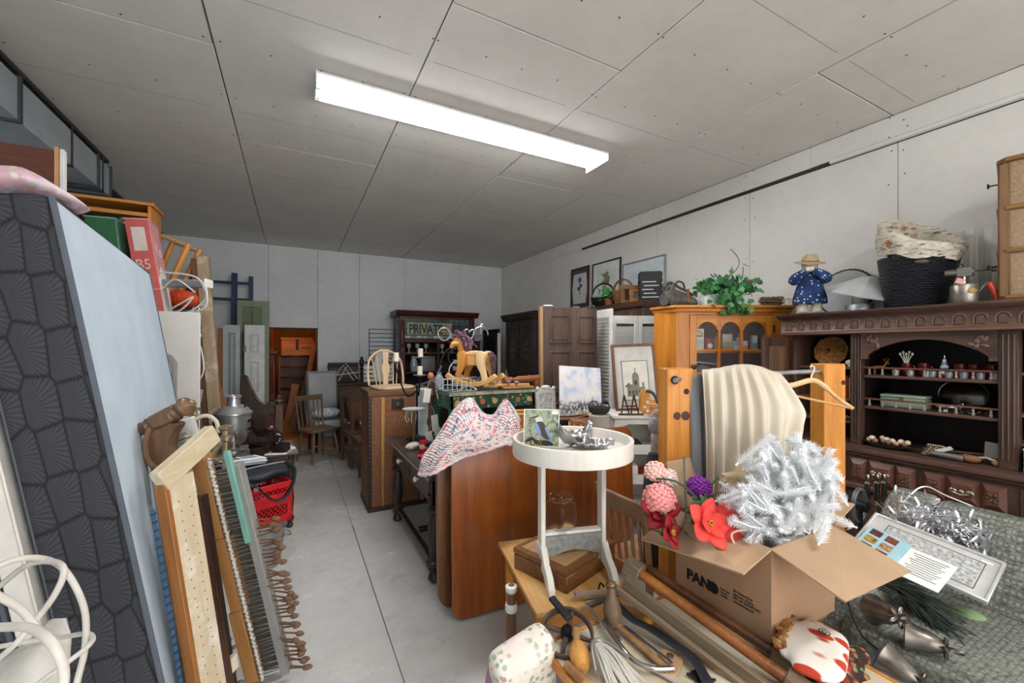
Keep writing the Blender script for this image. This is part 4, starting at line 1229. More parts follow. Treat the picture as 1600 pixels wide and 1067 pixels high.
part('dark_batten', MB().bx(-.13, -.065, .0, .04, 0, 1.22), DK, t)
t = thing('slatted_panel', 'dark wooden slat panel leaning right of the timber beam', 'panel', aty(346, 600, 5.9), rot=(R(-3), R(-8), 0))
t.location.z = 0.012
part('stile', MB().bx(-.2, -.13, 0, .035, 0, 1.25), DK, t, bev=.003)
part('stile', MB().bx(.05, .1, 0, .035, 0, 1.2), DK, t, bev=.003)
part('rail', MB().bx(-.13, .05, 0, .03, 1.0, 1.1).bx(-.13, .05, 0, .03, .2, .3), mat('#4a4452', .6), t)
# ------------------------------------------------------------------ store room things seen through the doorway
lampo = thing('bare_bulb', 'bare warm bulb hanging in the store room behind the doorway', 'light', (-.25, 9.2, 2.1))
part('cord', MB().cyl((0, 0, .06), (0, 0, .449), .004, n=6), BLACK, lampo)
part('socket', MB().lathe([(.012, 0), (.02, .01), (.02, .06), (0, .07)], 10), BLACK, lampo)
part('bulb', MB().ell((0, 0, -.04), (.055, .055, .06), 14, 10), glow('#ffb260', 70), lampo)
OR = wood('#c67c34', '#8f4e1c', .45)
ORX = wood('#c67c34', '#8f4e1c', .45, 'x')
BRN = wood('#7d4426', '#4a2412', .4)
BRNX = wood('#7d4426', '#4a2412', .4, 'x')
cc = aty(463, 600, 10.0)
t = thing('corner_shelf', 'brown open corner shelf with curved tiers in the store room', 'shelf', (cc.x, 10.0, 0))
part('back', MB().bx(-.33, .33, .2, .23, 0, 1.45), BRN, t)
for s in (-1, 1):
 part('side', MB().bx(s * .33, s * .30, 0, .2, 0, 1.45), BRN, t)
for z in (.75, .98, 1.2, 1.43):
 part('tier', MB().prism(arc(0, .2, .31, 180, 360, 14, .26), z, z + .025, 'z'), BRNX, t)
for s in (-1, 1):
 part('cupboard_door', MB().bx(s * .005, s * .3, -.02, 0, .05, .72), BRN, t, bev=.004)
t = thing('tool_box', 'orange pine box with dark fittings on top of the corner shelf', 'box', (cc.x + .02, 10.05, 1.456))
part('box', MB().bx(-.3, .3, -.15, .15, 0, .34), ORX, t, bev=.006)
part('lid', MB().bx(-.31, .31, -.16, .16, .34, .38), ORX, t, bev=.005)
part('hasp', MB().bx(-.03, .02, -.165, -.15, .12, .34), BLACK, t)
part('handle', MB().bx(.08, .26, -.17, -.15, .16, .18), BRN, t)
cl = aty(437, 590, 9.8)
t = thing('spool_cabinet', 'dark cabinet with a projecting top in the store room', 'cabinet', (cl.x - .3, 9.9, 0))
part('body', MB().bx(-.27, .22, -.1, .3, .55, 1.5), BRN, t, bev=.005)
part('top', MB().bx(-.32, .27, -.25, .32, 1.5, 1.55), BRNX, t, bev=.005)
part('legs', MB().bx(-.25, -.2, -.08, -.03, 0, .55).bx(.15, .2, -.08, -.03, 0, .55).bx(-.25, -.2, .22, .28, 0, .55).bx(.15, .2, .22, .28, 0, .55), BRN, t)
for i, x in enumerate((-.24, -.11, .02, .12)):
 part('striped_roll', MB().lathe([(0, .7), (.06, .7), (.06, 1.3), (0, 1.3)], 10, (x, -.17, 0)), wood(('#cf9a58', '#a8642c', '#c07838', '#8f4e22')[i], '#5a2c14', .6, 'x', 3), t)
t = thing('upturned_chair', 'red-brown ladder-back chair stacked upside down near the lintel', 'chair', (cl.x - .3, 9.95, 1.551))
for (a, b) in ((-.17, -.15), (.17, -.15), (-.17, .15), (.17, .15)):
 part('leg', MB().tube([(a, b, .05), (a, b, .44)], .02, 6), BRN, t)
part('seat', MB().bx(-.2, .2, -.18, .18, .0, .05), BRNX, t, bev=.006)
for z in (.18, .3):
 part('rung', MB().cyl((-.17, -.15, z), (.17, -.15, z), .012, n=6).cyl((-.17, .15, z), (.17, .15, z), .012, n=6), BRNX, t)
t = thing('blanket_box', 'low orange-brown box standing on the store room floor', 'box', aty(440, 655, 9.0))
t.location.z = .0045
part('box', MB().bx(-.22, .12, 0, .35, 0, .2), ORX, t, bev=.006)
part('lid', MB().bx(-.23, .13, -.01, .36, .2, .225), ORX, t, bev=.004)
solo('leather_seat', 'rounded brown leather seat pad leaning on the store room floor box', 'seat', MB().prism(rrect(.34, .5, .1, 5, 0, .25), 0, .08), mat('#6e4a30', .5, col2='#4c3020'), aty(436, 650, 9.5) * Vector((1, 1, 0)) + Vector((0, 0, .012)), rot=(R(-6), 0, 0), bev=.02, seg=2)
solo('orange_plank', 'wide orange plank leaning in the middle of the store room', 'plank', MB().bx(-.07, .07, 0, .025, 0, .9), OR, aty(448, 655, 9.2) * Vector((1, 1, 0)) + Vector((0, 0, .02)), rot=(R(-5), R(10), 0), bev=.004)
names = ('tallest orange', 'second orange', 'narrow brown', 'dark walnut', 'short red', 'outermost dark')
for i, (u, Y, h, a, m_, w_) in enumerate(((474, 9.3, 1.75, 16, OR, .09), (468, 9.0, 1.35, 20, ORX, .06), (462, 8.85, 1.05, 24, OAK, .05), (470, 8.8, .95, 22, BRN, .12), (476, 8.75, .6, 30, mat('#8c2c2c', .5), .03), (478, 8.6, 1.0, 12, DK, .1))):
 p = aty(u - 6, 660, Y)
 solo('leaning_board', '%s board leaning by the right jamb of the doorway' % names[i], 'board', MB().bx(-w_ / 2, w_ / 2, 0, .03, 0, h), m_, (p.x - .05, Y, .03), rot=(R(-3), R(a * .7), 0), group='boards leaning inside the doorway', bev=.004)
t = thing('store_door', 'grey-brown store room door standing open against the right jamb', 'door', (.37, 8.5, .012), rz=R(80))
part('leaf', MB().bx(0, .72, -.035, 0, 0, 1.88), mat('#8d7f72', .5), t, bev=.003)
part('panel', MB().bx(.12, .6, .0, .008, 1.0, 1.7), mat('#7d7064', .5), t, bev=.004)
part('panel', MB().bx(.12, .6, .0, .008, .2, .85), mat('#7d7064', .5), t, bev=.004)
part('knob', MB().ell((.66, .03, .95), (.028, .03, .028), 10, 8), BRASS, t)
t = thing('hanging_slats', 'orange slatted chair back hung high in the store room', 'chair part', aty(478, 530, 11.35))
for i in range(5):
 part('slat', MB().box((0, 0, .06 - i * .07), (.5, .02, .035), (0, R(-12), 0)), ORX, t)
for x in (-.2, .16):
 part('stile', MB().bx(x, x + .04, .012, .04, -.35, .2), OR, t)
# ================================================================== centre: dark table, green table, rocking horse, leaves, tray table
EB = wood('#3a3230', '#16110f', .4)
EBY = wood('#4a403c', '#1c1513', .35, 'y')
t = thing('console_table', 'long blackened wooden table with turned legs and a white-knobbed drawer', 'table', (1.2, 3.36, 0))
part('top', MB().bx(-.42, .52, -.7, .7, .725, .76), EBY, t, bev=.008, seg=2)
part('top_front_edge', MB().bx(-.425, -.42, -.7, .7, .735, .75), mat('#8d8078', .4), t)
part('apron', MB().bx(-.37, -.345, -.62, .62, .54, .725).bx(.33, .355, -.62, .62, .54, .725).bx(-.37, .355, -.62, -.6, .54, .725).bx(-.37, .355, .6, .62, .54, .725), EBY, t, bev=.002)
for (y0, y1) in ((.0, .52), (-.56, -.04)):
 d = part('drawer', MB().bx(-.378, -.366, y0, y1, .56, .71), EBY, t, bev=.003)
 part('knob', MB().lathe([(.008, 0), (.008, .012), (.02, .02), (.022, .03), (.012, .04), (0, .042)], 12, (-.378, (y0 + y1) / 2, .635), R3=Matrix.Rotation(-PI / 2, 3, 'Y')), WHITE, d)
leg = [(0, 0), (.025, 0), (.045, .02), (.04, .05), (.028, .07), (.045, .085), (.045, .11), (.06, .12), (.06, .14), (.03, .16), (.038, .2), (.05, .3), (.046, .4), (.03, .46), (.05, .48), (.05, .5), (.03, .52), (.05, .54), (.05, .6)]
for sx_ in (-1, 1):
 for sy_ in (-1, 1):
  part('leg', MB().lathe(leg, 14, (sx_ * .33 - .01, sy_ * .57, 0)), EB, t)
part('stretcher', MB().bx(-.3, .28, -.03, .03, .11, .14).bx(-.36, -.32, -.55, .55, .11, .14).bx(.3, .34, -.55, .55, .11, .14), EB, t, bev=.004)
# mahogany drop leaf boards standing on edge
def maho():
 return wood('#9c541f', '#6a3410', .24, 'z', .8, .03, .5)
def leaf(name, label, loc, w, h, r, th, m, rot, edge):
 t = thing(name, label, 'table leaf', loc, rot=rot)
 part('board', MB().prism(rrect(w, h, r, 7, w / 2, h / 2), 0, th), m, t, bev=.006, seg=2)
 part('back_batten', MB().bx(w * .2, w * .25, th, th + .03, .1, h - .1).bx(w * .75, w * .8, th, th + .03, .1, h - .1), edge, t)
 return t
leaf('table_leaf', 'large glossy mahogany table leaf with rounded corners standing on edge in front', (.815, 2.285, .02), 1.36, 1.02, .07, .03, maho(), (R(-2), 0, R(-2)), OAK)
leaf('table_leaf', 'second darker mahogany table leaf standing just behind the glossy one', (.775, 2.42, .02), 1.3, .97, .09, .05, wood('#8a5a38', '#4a2a18', .35), (R(-3), 0, R(-1)), OAK)
# green painted table on the dark table
def folk():
 t = NT('folk_paint')
 v = t.coord()
 w = t.new('ShaderNodeTexVoronoi')
 w.inputs['Scale'].default_value = 26
 t.link(v, w.inputs['Vector'])
 n = t.noise(v, 8, 4)
 base = t.ramp(n, [(.4, '#14402f'), (.6, '#1f5a44')])
 fl = t.ramp(w.outputs['Distance'], [(.0, '#d8b070'), (.18, '#c98a4a'), (.26, '#3f8f74'), (.36, '#1a4a38')], 'CONSTANT')
 return t.out(t.mix(.75, base, fl), .5)
FOLK = folk()
GTOP = mat('#2f4f44', .35, col2='#1c332b', sc=4)
g = Vector((1.49, 3.385, .761))
t = thing('painted_table', 'small dark green painted table with folk flower border, raised on the dark table', 'table', g)
part('top', MB().bx(-.4, .4, -.245, .25, .455, .49), GTOP, t, bev=.005)
part('top_edge', MB().bx(-.402, .402, -.25, -.244, .462, .485), mat('#c2b49a', .5, col2='#6c7a6a', sc=30), t)
part('apron', MB().bx(-.385, .385, -.235, -.215, .35, .455).bx(-.385, -.365, -.235, .235, .35, .455).bx(.365, .385, -.235, .235, .35, .455).bx(-.385, .385, .215, .235, .35, .455), FOLK, t, bev=.002)
for x in [-.33 + i * .11 for i in range(7)]:
 part('flower_rosette', MB().lathe([(0, -.004), (.02, -.004), (.024, 0), (0, 0)], 8, (x, -.236, .405), R3=Matrix.Rotation(PI / 2, 3, 'X')), mat(('#d8b070', '#c06a4a', '#e0c898')[int(x * 100) % 3], .6), t)
for sx_ in (-1, 1):
 for sy_ in (-1, 1):
  part('leg', MB().lathe([(0, 0), (.03, 0), (.04, .03), (.025, .06), (.035, .15), (.03, .25), (.04, .28), (.04, .36)], 10, (-.355 if sx_ < 0 else .17, sy_ * .205, 0)), mat('#2c5a48', .5), t)
topz = g.z + .491
# rocking horse
t = thing('rocking_horse', 'small wooden rocking horse with purple yarn mane and tail on green table', 'toy', (1.40, 3.36, topz + .012), rz=R(128))
HW = wood('#e8b878', '#c88c48', .4)
HO = wood('#d99a4c', '#b5722c', .4)
HP = wood('#f0d2a4', '#d8ac72', .4)
body = cat([(-.13, 0, .26), (-.1, 0, .31), (0, 0, .30), (.1, 0, .31), (.14, 0, .27), (.1, 0, .2), (0, 0, .19), (-.1, 0, .2)], 4, True)
part('trunk', MB().prism([(p.x, p.z) for p in body], -.05, .05), HW, t, bev=.014, seg=3)
part('saddle', MB().prism(arc(0, .285, .06, 0, 180, 8, .035), -.056, .056), HP, t, bev=.004)
for sx_, m_ in ((1, HO), (-1, HP)):
 for sy_ in (-1, 1):
  pts = cat([(sx_ * .06, 0, .31), (sx_ * .13, 0, .3), (sx_ * .13, 0, .2), (sx_ * .15, 0, .1), (sx_ * .165, 0, .03), (sx_ * .125, 0, .03), (sx_ * .1, 0, .12), (sx_ * .06, 0, .2)], 4, True)
  part('leg', MB().prism([(p.x, p.z) for p in pts], sy_ * .052, sy_ * .085), m_, t, bev=.008, seg=2)
hp = cat([(.1, 0, .28), (.11, 0, .36), (.13, 0, .43), (.17, 0, .45), (.22, 0, .4), (.25, 0, .36), (.235, 0, .34), (.2, 0, .36), (.17, 0, .36), (.15, 0, .28)], 4, True)
part('head', MB().prism([(p.x, p.z) for p in hp], -.022, .022), HO, t, bev=.006, seg=2)
part('handle', MB().cyl((.165, -.11, .385), (.165, .11, .385), .013, n=12), HP, t)
def yarn(path, n, spread, seed):
 rr = random.Random(seed)
 mb = MB()
 for k in range(n):
  off = [Vector((rr.gauss(0, spread), rr.gauss(0, spread), rr.gauss(0, spread * .8))) for _ in path]
  mb.tube(cat([Vector(p) + o for p, o in zip(path, off)], 4), .0055, 5)
 return mb
YM = mat('#7a5a6c', .95, col2='#5a3e50', sc=50)
mp = [(.17, 0, .47), (.13, 0, .46), (.09, .01, .41), (.07, .01, .35)]
mb = yarn(mp, 50, .024, 3)
part('yarn_mane', mb, YM, t)
part('yarn_forelock', yarn([(.16, -.01, .475), (.21, -.02, .46), (.22, -.03, .42)], 18, .014, 5), mat('#8c6c7e', .95), t)
part('yarn_tail', yarn([(-.14, 0, .29), (-.18, 0, .27), (-.185, 0, .19), (-.18, 0, .1)], 24, .01, 4), mat('#5e4450', .95), t)
for sy_ in (-1, 1):
 a = arc(0, .42, .41, 232, 308, 20)
 b = arc(0, .42, .37, 308, 232, 20)
 part('rocker', MB().prism(a + b, sy_ * .055, sy_ * .095), HW, t, bev=.004)
for x in (-.15, .0, .15):
 part('cross_bar', MB().bx(x - .02, x + .02, -.09, .09, .03 + abs(x) * .1, .045 + abs(x) * .1), HP, t, bev=.002)
# upturned turned leg stool part and darning board on the right of green table
t = thing('turned_spindle', 'turned walnut spindle lying at the right of the green table', 'spindle', Vector((1.93, 3.47, topz + .06)), rz=R(8))
TL = wood('#a86a44', '#6e3c22', .35, 'x')
RX = Matrix.Rotation(PI / 2, 3, 'Y')
part('shaft', MB().lathe([(0, -.22), (.03, -.215), (.036, -.19), (.03, -.165), (.015, -.155), (.026, -.14), (.026, -.13), (.016, -.115), (.02, -.08), (.03, -.05), (.03, .05), (.036, .08), (.03, .12), (.034, .2), (0, .2)], 14, R3=RX), TL, t)
part('bracket', MB().box((-.05, 0, -.02), (.12, .03, .035), (0, R(-38), 0)), HO, t, bev=.004)
part('end_block', MB().bx(.14, .2, -.03, .03, -.17, .0), TL, t, bev=.004)
t = thing('wooden_board', 'flat wooden board with round knobs at the right of the green table', 'board', Vector((1.76, 3.21, topz + .002)), rz=R(-6))
part('board', MB().bx(-.17, .12, -.05, .1, 0, .018), OAKX, t, bev=.003)
part('long_rail', MB().bx(-.3, .15, .12, .16, 0, .03), HW, t, bev=.003)
for (x, y, s) in ((-.03, .0, 1), (-.08, .06, .8)):
 part('knob', MB().lathe([(.008, .018), (.008, .035), (.025 * s, .045), (.027 * s, .055), (.015, .066), (0, .067)], 12, (x, y, 0)), mat('#7c706a', .4), t)
# candelabrum with pillar candles
def candle_arm(t, base, tip, r):
 t_ = Vector(tip)
 part('arm', MB().tube(cat([base, ((base[0] + t_.x) / 2, (base[1] + t_.y) / 2, min(base[2], t_.z) - .04), (t_.x, t_.y, t_.z - .05), tip], 6), .008, 8), IRON, t)
 d = part('drip_dish', MB().lathe([(.0, 0), (.02, 0), (.06, .012), (.062, .016), (.02, .008), (0, .008)], 20, tip), mat('#9a9ca0', .4, .5), t)
 part('pillar_candle', MB().lathe([(0, .009), (.024, .009), (.024, .09), (.018, .093), (.006, .088), (0, .088)], 16, tip), mat('#ddd3bd', .6), t)
cb = Vector((1.02, 3.86, .761))
t = thing('candelabrum', 'black iron candelabrum with three cream pillar candles behind the brown trunk', 'candle holder', cb)
part('foot', MB().lathe([(0, 0), (.1, 0), (.1, .01), (.03, .025), (.012, .04), (0, .04)], 18), IRON, t)
part('stem', MB().cyl((0, 0, .04), (0, 0, .5), .011, n=8), IRON, t)
tips = [aty(619, 567, 3.8) - cb, aty(657, 560, 3.86) - cb, aty(656, 588, 3.76) - cb]
for p in tips:
 candle_arm(t, (0, 0, .45), p, .06)
part('curl', MB().tube(cat([(.0, 0, .5), (.08, -.03, .52), (.16, -.05, .56), (.22, -.06, .68)], 6), .009, 8), mat('#6c7684', .4, .5), t)
t = thing('iron_stand', 'black wrought iron stand of rings topped with silver hearts', 'stand', Vector((1.5, 3.84, .761)))
def ring(c, r, m=IRON, rad=.011, ry=None, nm='ring'):
 part(nm, MB().tube([(c[0] + r * math.cos(a), c[1], c[2] + (ry or r) * math.sin(a)) for a in [i * PI / 16 for i in range(32)]], rad, 8, True), m, t)
ring((-.1, 0, .66), .16, ry=.2)
ring((-.1, 0, .76), .08)
ring((-.08, -.02, .62), .1, mat('#c8ccce', .3, .7), .008)
ring((.1, 0, .57), .1)
part('stem', MB().cyl((0, 0, .02), (0, 0, .7), .012, n=8), IRON, t)
part('foot', MB().lathe([(0, 0), (.13, 0), (.13, .008), (.03, .02), (0, .02)], 18), IRON, t)
SV = mat('#c6c8cc', .3, .8)
ring((-.22, 0, .98), .06, SV, .006)
part('bracket', MB().tube([(-.1, 0, .86), (-.13, 0, .95), (-.2, 0, 1.04), (-.12, 0, .97)], .008, 6), SV, t)
heart = cat([(0, 0, .93), (-.05, 0, .99), (-.04, 0, 1.03), (-.01, 0, 1.02), (0, 0, 1.0), (.01, 0, 1.02), (.04, 0, 1.03), (.05, 0, .99)], 4, True)
part('heart', MB().tube([(p.x + .04, 0, p.z) for p in heart], .006, 6, True), SV, t)
part('crown', MB().tube([(.16 + .08 * math.cos(a), 0, .98 + .08 * math.sin(a)) for a in [i * PI / 10 for i in range(11)]], .006, 6).tube([(.16, 0, .98), (.16, 0, 1.1)], .005, 6).tube([(.13, 0, 1.1), (.15, 0, 1.06), (.18, 0, 1.09)], .006, 6), SV, t)
part('support', MB().cyl((.0, 0, .7), (.0, 0, .96), .007, n=6).cyl((-.1, 0, .84), (-.22, 0, .93), .006, n=6).cyl((0, 0, .9), (.16, 0, .98), .006, n=6), IRON, t)
# white wire rack
WR = mat('#cfd2d2', .35, .6)
t = thing('wire_rack', 'pale wire cooling rack frame standing on the left of green table', 'rack', Vector((1.2, 3.27, topz)), rz=R(20))
for z in (.004, .05, .1):
 part('hoop', MB().tube([(-.1, -.06, z), (.1, -.06, z), (.1, .06, z), (-.1, .06, z)], .0035, 6, True), WR, t)
for x in (-.1, -.05, 0, .05, .1):
 for y in (-.06, .06):
  part('upright', MB().cyl((x, y, .004), (x, y, .1), .003, n=6), WR, t)
part('long_wire', MB().cyl((-.16, 0, .1), (.24, .02, .103), .004, n=6), WR, t)
part('loose_wire', MB().tube(cat([(-.08, -.1, .006), (.06, -.06, .04), (.12, -.11, .006), (.02, -.12, .005)], 5), .0035, 6), WR, t)
# china and glass behind the horse
cand = [('small blue glass bottle', '#3a5a88', .035, .12, (1.28, 3.52)), ('white china cup', '#e6e6e2', .04, .07, (1.36, 3.56)), ('pale pink glass', '#d8a8a0', .03, .1, (1.72, 3.53)), ('grey tin canister', '#8a9094', .045, .14, (1.14, 3.56)), ('dark green bottle', '#24402c', .03, .15, (1.81, 3.58))]
for (nm, c, r, h, p) in cand:
 solo('vessel', nm + ' among the clutter on the green table', 'vessel', MB().lathe([(0, 0), (r, 0), (r * 1.05, h * .5), (r * .7, h * .75), (r * .45, h * .85), (r * .5, h), (0, h)], 14), mat(c, .2), Vector((p[0], p[1], topz)))
t = thing('tinsel_garland', 'small heap of pale tinsel under the rocking horse belly', 'garland', Vector((1.47, 3.36, topz + .055)))
mb = MB()
for i in range(140):
 a, r = rnd.uniform(0, 6.28), rnd.uniform(.01, .085)
 c = Vector((r * math.cos(a), r * math.sin(a) * .6, rnd.uniform(0, .035)))
 mb.box(c, (.035, .003, .003), (rnd.uniform(0, 3), rnd.uniform(0, 3), rnd.uniform(0, 3)))
stuff(part('tinsel', mb, mat('#b9bec4', .4, .4), t, sm=0))
# pale box and paper tags at the front of the trunk
solo('ice_bucket', 'white cylindrical box standing behind the candelabrum', 'box', MB().lathe([(0, 0), (.085, 0), (.09, .4), (.095, .41), (.095, .45), (0, .46)], 20), mat('#dfe2e4', .5), Vector((1.13, 4.0, .761)))
t = thing('tagged_lamp', 'old brown lamp stand hung with paper price tags on the dark table', 'lamp', Vector((1.06, 3.55, .761)))
part('stem', MB().lathe([(0, 0), (.07, 0), (.07, .015), (.025, .04), (.02, .15), (.035, .2), (.02, .25), (.025, .4), (.04, .44), (.02, .5), (.03, .52), (.03, .56), (0, .58)], 14), mat('#54362c', .4), t)
part('knob', MB().ell((0, 0, .6), (.03, .03, .035), 12, 8), mat('#b06a54', .5), t)
TAG = mat('#e4e0d2', .8)
for i, (x, z, a, h) in enumerate(((-.05, .44, .15, .12), (.07, .42, -.25, .15), (.02, .2, -.1, .14), (-.03, .08, -.2, .1), (.05, .1, -.3, .11))):
 part('price_tag', MB().box((x, -.06, z), (.065, .002, h), (0, a, .2)), TAG, t)
 part('tag_string', MB().tube([(x, -.06, z + h / 2), (x * .5, -.035, z + h / 2 + .05), (0, -.02, z + h / 2 + .07)], .0018, 5), mat('#9fc0b0', .8), t)
t = thing('tripod_stand', 'folded black tripod stand leaning behind the pastel blanket', 'tripod', Vector((1.16, 3.2, .761)))
for (x, y) in ((-.06, .0), (.03, -.06), (.08, .04)):
 part('leg', MB().tube([(x * 1.6, y * 1.6, .0), (x * .2, y * .2, .36)], .014, 8), BLACK, t)
part('head', MB().box((0, 0, .38), (.06, .05, .06)).cyl((0, 0, .36), (0, 0, .42), .02), BLACK, t, bev=.006)
part('price_tag', MB().box((.06, -.07, .25), (.09, .002, .12), (0, -.3, .2)), TAG, t)
part('price_tag', MB().box((-.05, -.05, .2), (.06, .002, .13), (0, .1, .1)), TAG, t)
t = thing('glass_dish_stand', 'slim brass candlestick with a glass dish on the dark table', 'candlestick', Vector((.93, 3.62, .761)))
part('stick', MB().lathe([(0, 0), (.045, 0), (.045, .01), (.012, .03), (.012, .28), (.02, .3), (0, .31)], 12), BRASS, t)
part('dish', MB().lathe([(0, .3), (.09, .31), (.1, .318), (.09, .316), (0, .308)], 22), mat('#cdd6d2', .1), t)
for k in range(6):
 a = k * PI / 3
 part('glass_drop', MB().tube(cat([(.06 * math.cos(a), .06 * math.sin(a), .3), (.075 * math.cos(a), .075 * math.sin(a), .24), (.055 * math.cos(a), .055 * math.sin(a), .2)], 4), .004, 6), mat('#c9d2cc', .15), t)
t = thing('enamel_mug', 'bright red painted mug on the near edge of the dark table', 'mug', Vector((.93, 3.3, .761)))
part('mug', MB().lathe([(0, 0), (.036, 0), (.038, .01), (.038, .1), (.034, .1), (.033, .01), (0, .01)], 20), RED, t)
part('handle', MB().tube(cat([(.036, 0, .08), (.065, 0, .07), (.062, 0, .03), (.036, 0, .02)], 4), .006, 6), RED, t)
part('painted_band', MB().lathe([(.0385, .04), (.039, .045), (.039, .07), (.0385, .075)], 20), mat('#e9b0a4', .5), t)
solo('red_saucer', 'small red saucer in front of the red mug', 'saucer', MB().lathe([(0, 0), (.03, 0), (.055, .012), (.05, .014), (0, .006)], 18), RED, Vector((.90, 3.18, .761)))
t = thing('baby_shoe', 'cream beaded slipper at the far end of the dark table', 'shoe', Vector((.88, 3.46, .761)), rz=R(30))
part('upper', MB().ell((0, 0, .03), (.075, .04, .03), 16, 10), mat('#c9bfae', .8, bump=.8, sc=40), t)
part('sole', MB().prism(rrect(.15, .075, .035), 0, .012, 'z'), mat('#5c4a3c', .6), t)
t = thing('rotary_phone', 'small black rotary telephone with pale dial beside the red mug', 'telephone', Vector((.98, 3.13, .761)), rz=R(-30))
part('body', MB().prism([(-.06, 0), (.06, 0), (.05, .05), (.02, .075), (-.03, .075), (-.055, .05)], -.05, .05, 'x'), BLACK, t, bev=.01, seg=2)
part('dial', MB().lathe([(0, 0), (.032, 0), (.032, .006), (0, .008)], 18, (0, -.058, .04), R3=Matrix.Rotation(R(70), 3, 'X')), mat('#c4c0b2', .4), t)
part('handset', MB().tube(cat([(-.08, 0, .085), (-.06, 0, .11), (0, 0, .115), (.06, 0, .11), (.08, 0, .085)], 4), [.018] * 4 + [.011] * 8 + [.018] * 5, 10), BLACK, t)
solo('iron_kettle_lid', 'small coiled black cord lying before the rotary telephone', 'cord', MB().tube([(.04 * math.cos(i * .5) * (1 - i * .008), .04 * math.sin(i * .5), .008 + i * .0006) for i in range(50)], .005, 6), BLACK, Vector((.93, 3.02, .761)))
# crocheted blanket
def crochet():
 t = NT('crochet')
 uv = t.new('ShaderNodeAttribute')
 uv.attribute_name = 'sheet'
 mp = t.new('ShaderNodeMapping')
 mp.inputs['Scale'].default_value = (34, 26, 1)
 t.link(uv.outputs['Vector'], mp.inputs[0])
 sep = t.new('ShaderNodeSeparateXYZ')
 t.link(mp.outputs[0], sep.inputs[0])
 a = t.math('SINE', t.math('MULTIPLY', sep.outputs[0], 2 * PI))
 b = t.math('SINE', t.math('MULTIPLY', sep.outputs[1], 2 * PI))
 hole = t.math('MULTIPLY', a, b)
 n = t.noise(mp.outputs[0], .55, 3, .5)
 n2 = t.noise(mp.outputs[0], 1.7, 2)
 col = t.ramp(n, [(.34, '#e07f8a'), (.42, '#edb6b4'), (.5, '#efe8e0'), (.58, '#dfe2e4'), (.66, '#e59aa0')])
 blue = t.ramp(t.noise(mp.outputs[0], .42, 2), [(.56, '#000000'), (.6, '#ffffff')])
 bl2 = t.math('MULTIPLY', blue, t.ramp(n2, [(.45, '#000000'), (.52, '#ffffff')]))
 col = t.mix(bl2, col, '#53779a')
 dk = t.ramp(hole, [(.62, '#000000'), (.8, '#ffffff')])
 col = t.mix(t.math('MULTIPLY', dk, .75), col, '#5c4a4c')
 t.bump(t.math('SUBTRACT', 1, hole), .6, .012)
 return t.out(col, .9, 0, .15)
rows = [
 [(690, 672, 3.15), (712, 640, 3.12), (735, 622, 3.08), (752, 640, 3.05), (770, 648, 3.05), (790, 628, 3.0), (812, 655, 2.95)],
 [(680, 690, 2.95), (705, 655, 2.95), (733, 632, 2.95), (755, 652, 2.9), (772, 662, 2.9), (795, 648, 2.85), (812, 668, 2.8)],
 [(668, 706, 2.8), (695, 682, 2.78), (724, 665, 2.76), (748, 670, 2.74), (772, 680, 2.72), (795, 672, 2.72), (808, 682, 2.72)],
 [(660, 716, 2.64), (684, 698, 2.52), (712, 686, 2.45), (740, 686, 2.5), (766, 684, 2.55), (790, 681, 2.6), (803, 684, 2.63)],
 [(656, 730, 2.58), (678, 722, 2.38), (707, 704, 2.375), (736, 699, 2.425), (764, 696, 2.475), (786, 691, 2.52), (800, 694, 2.55)],
 [(654, 738, 2.54), (675, 742, 2.32), (711, 724, 2.36), (734, 711, 2.41), (762, 701, 2.46), (784, 695, 2.51), (799, 698, 2.54)],
]
rows = [[at(*q) for q in r] for r in rows]
fn = net(rows, 8, 8)
def cloth(s, v):
 p = Vector(fn(s, v))
 p.z += .012 * math.sin(9 * s + 5 * v) + .008 * noise.noise((s * 9, v * 9, 1))
 return p
t = thing('crochet_blanket', 'pink, cream and blue crocheted blanket heaped over the mahogany leaf', 'blanket', rows[3][3] * Vector((1, 1, 0)))
mb = MB(Matrix.Translation(-rows[3][3] * Vector((1, 1, 0))))
mb.grid(cloth, 70, 60)
o = part('knitted_sheet', mb, crochet(), t, sm=70, solid=.012)
at_ = o.data.attributes.new('sheet', 'FLOAT_VECTOR', 'POINT')
vals = []
for j in range(60):
 for i in range(70):
  vals += [i / 69, j / 59, 0]
at_.data.foreach_set('vector', vals)
cps = [cloth(s, 1) - rows[3][3] * Vector((1, 1, 0)) for s in [i / 40 for i in range(41)]]
part('edging', MB().tube([p + Vector((0, 0, .004 * (i % 2))) for i, p in enumerate(cps)], .009, 7), mat('#d9dbe0', .9, col2='#e6a4a8', sc=40), t)
# what the blanket lies on
solo('packing_carton', 'brown carton under the crocheted blanket on the dark table', 'box', MB().bx(-.16, .42, -.2, .14, 0, .24), CARD, Vector((1.24, 2.9, .761)), bev=.004)
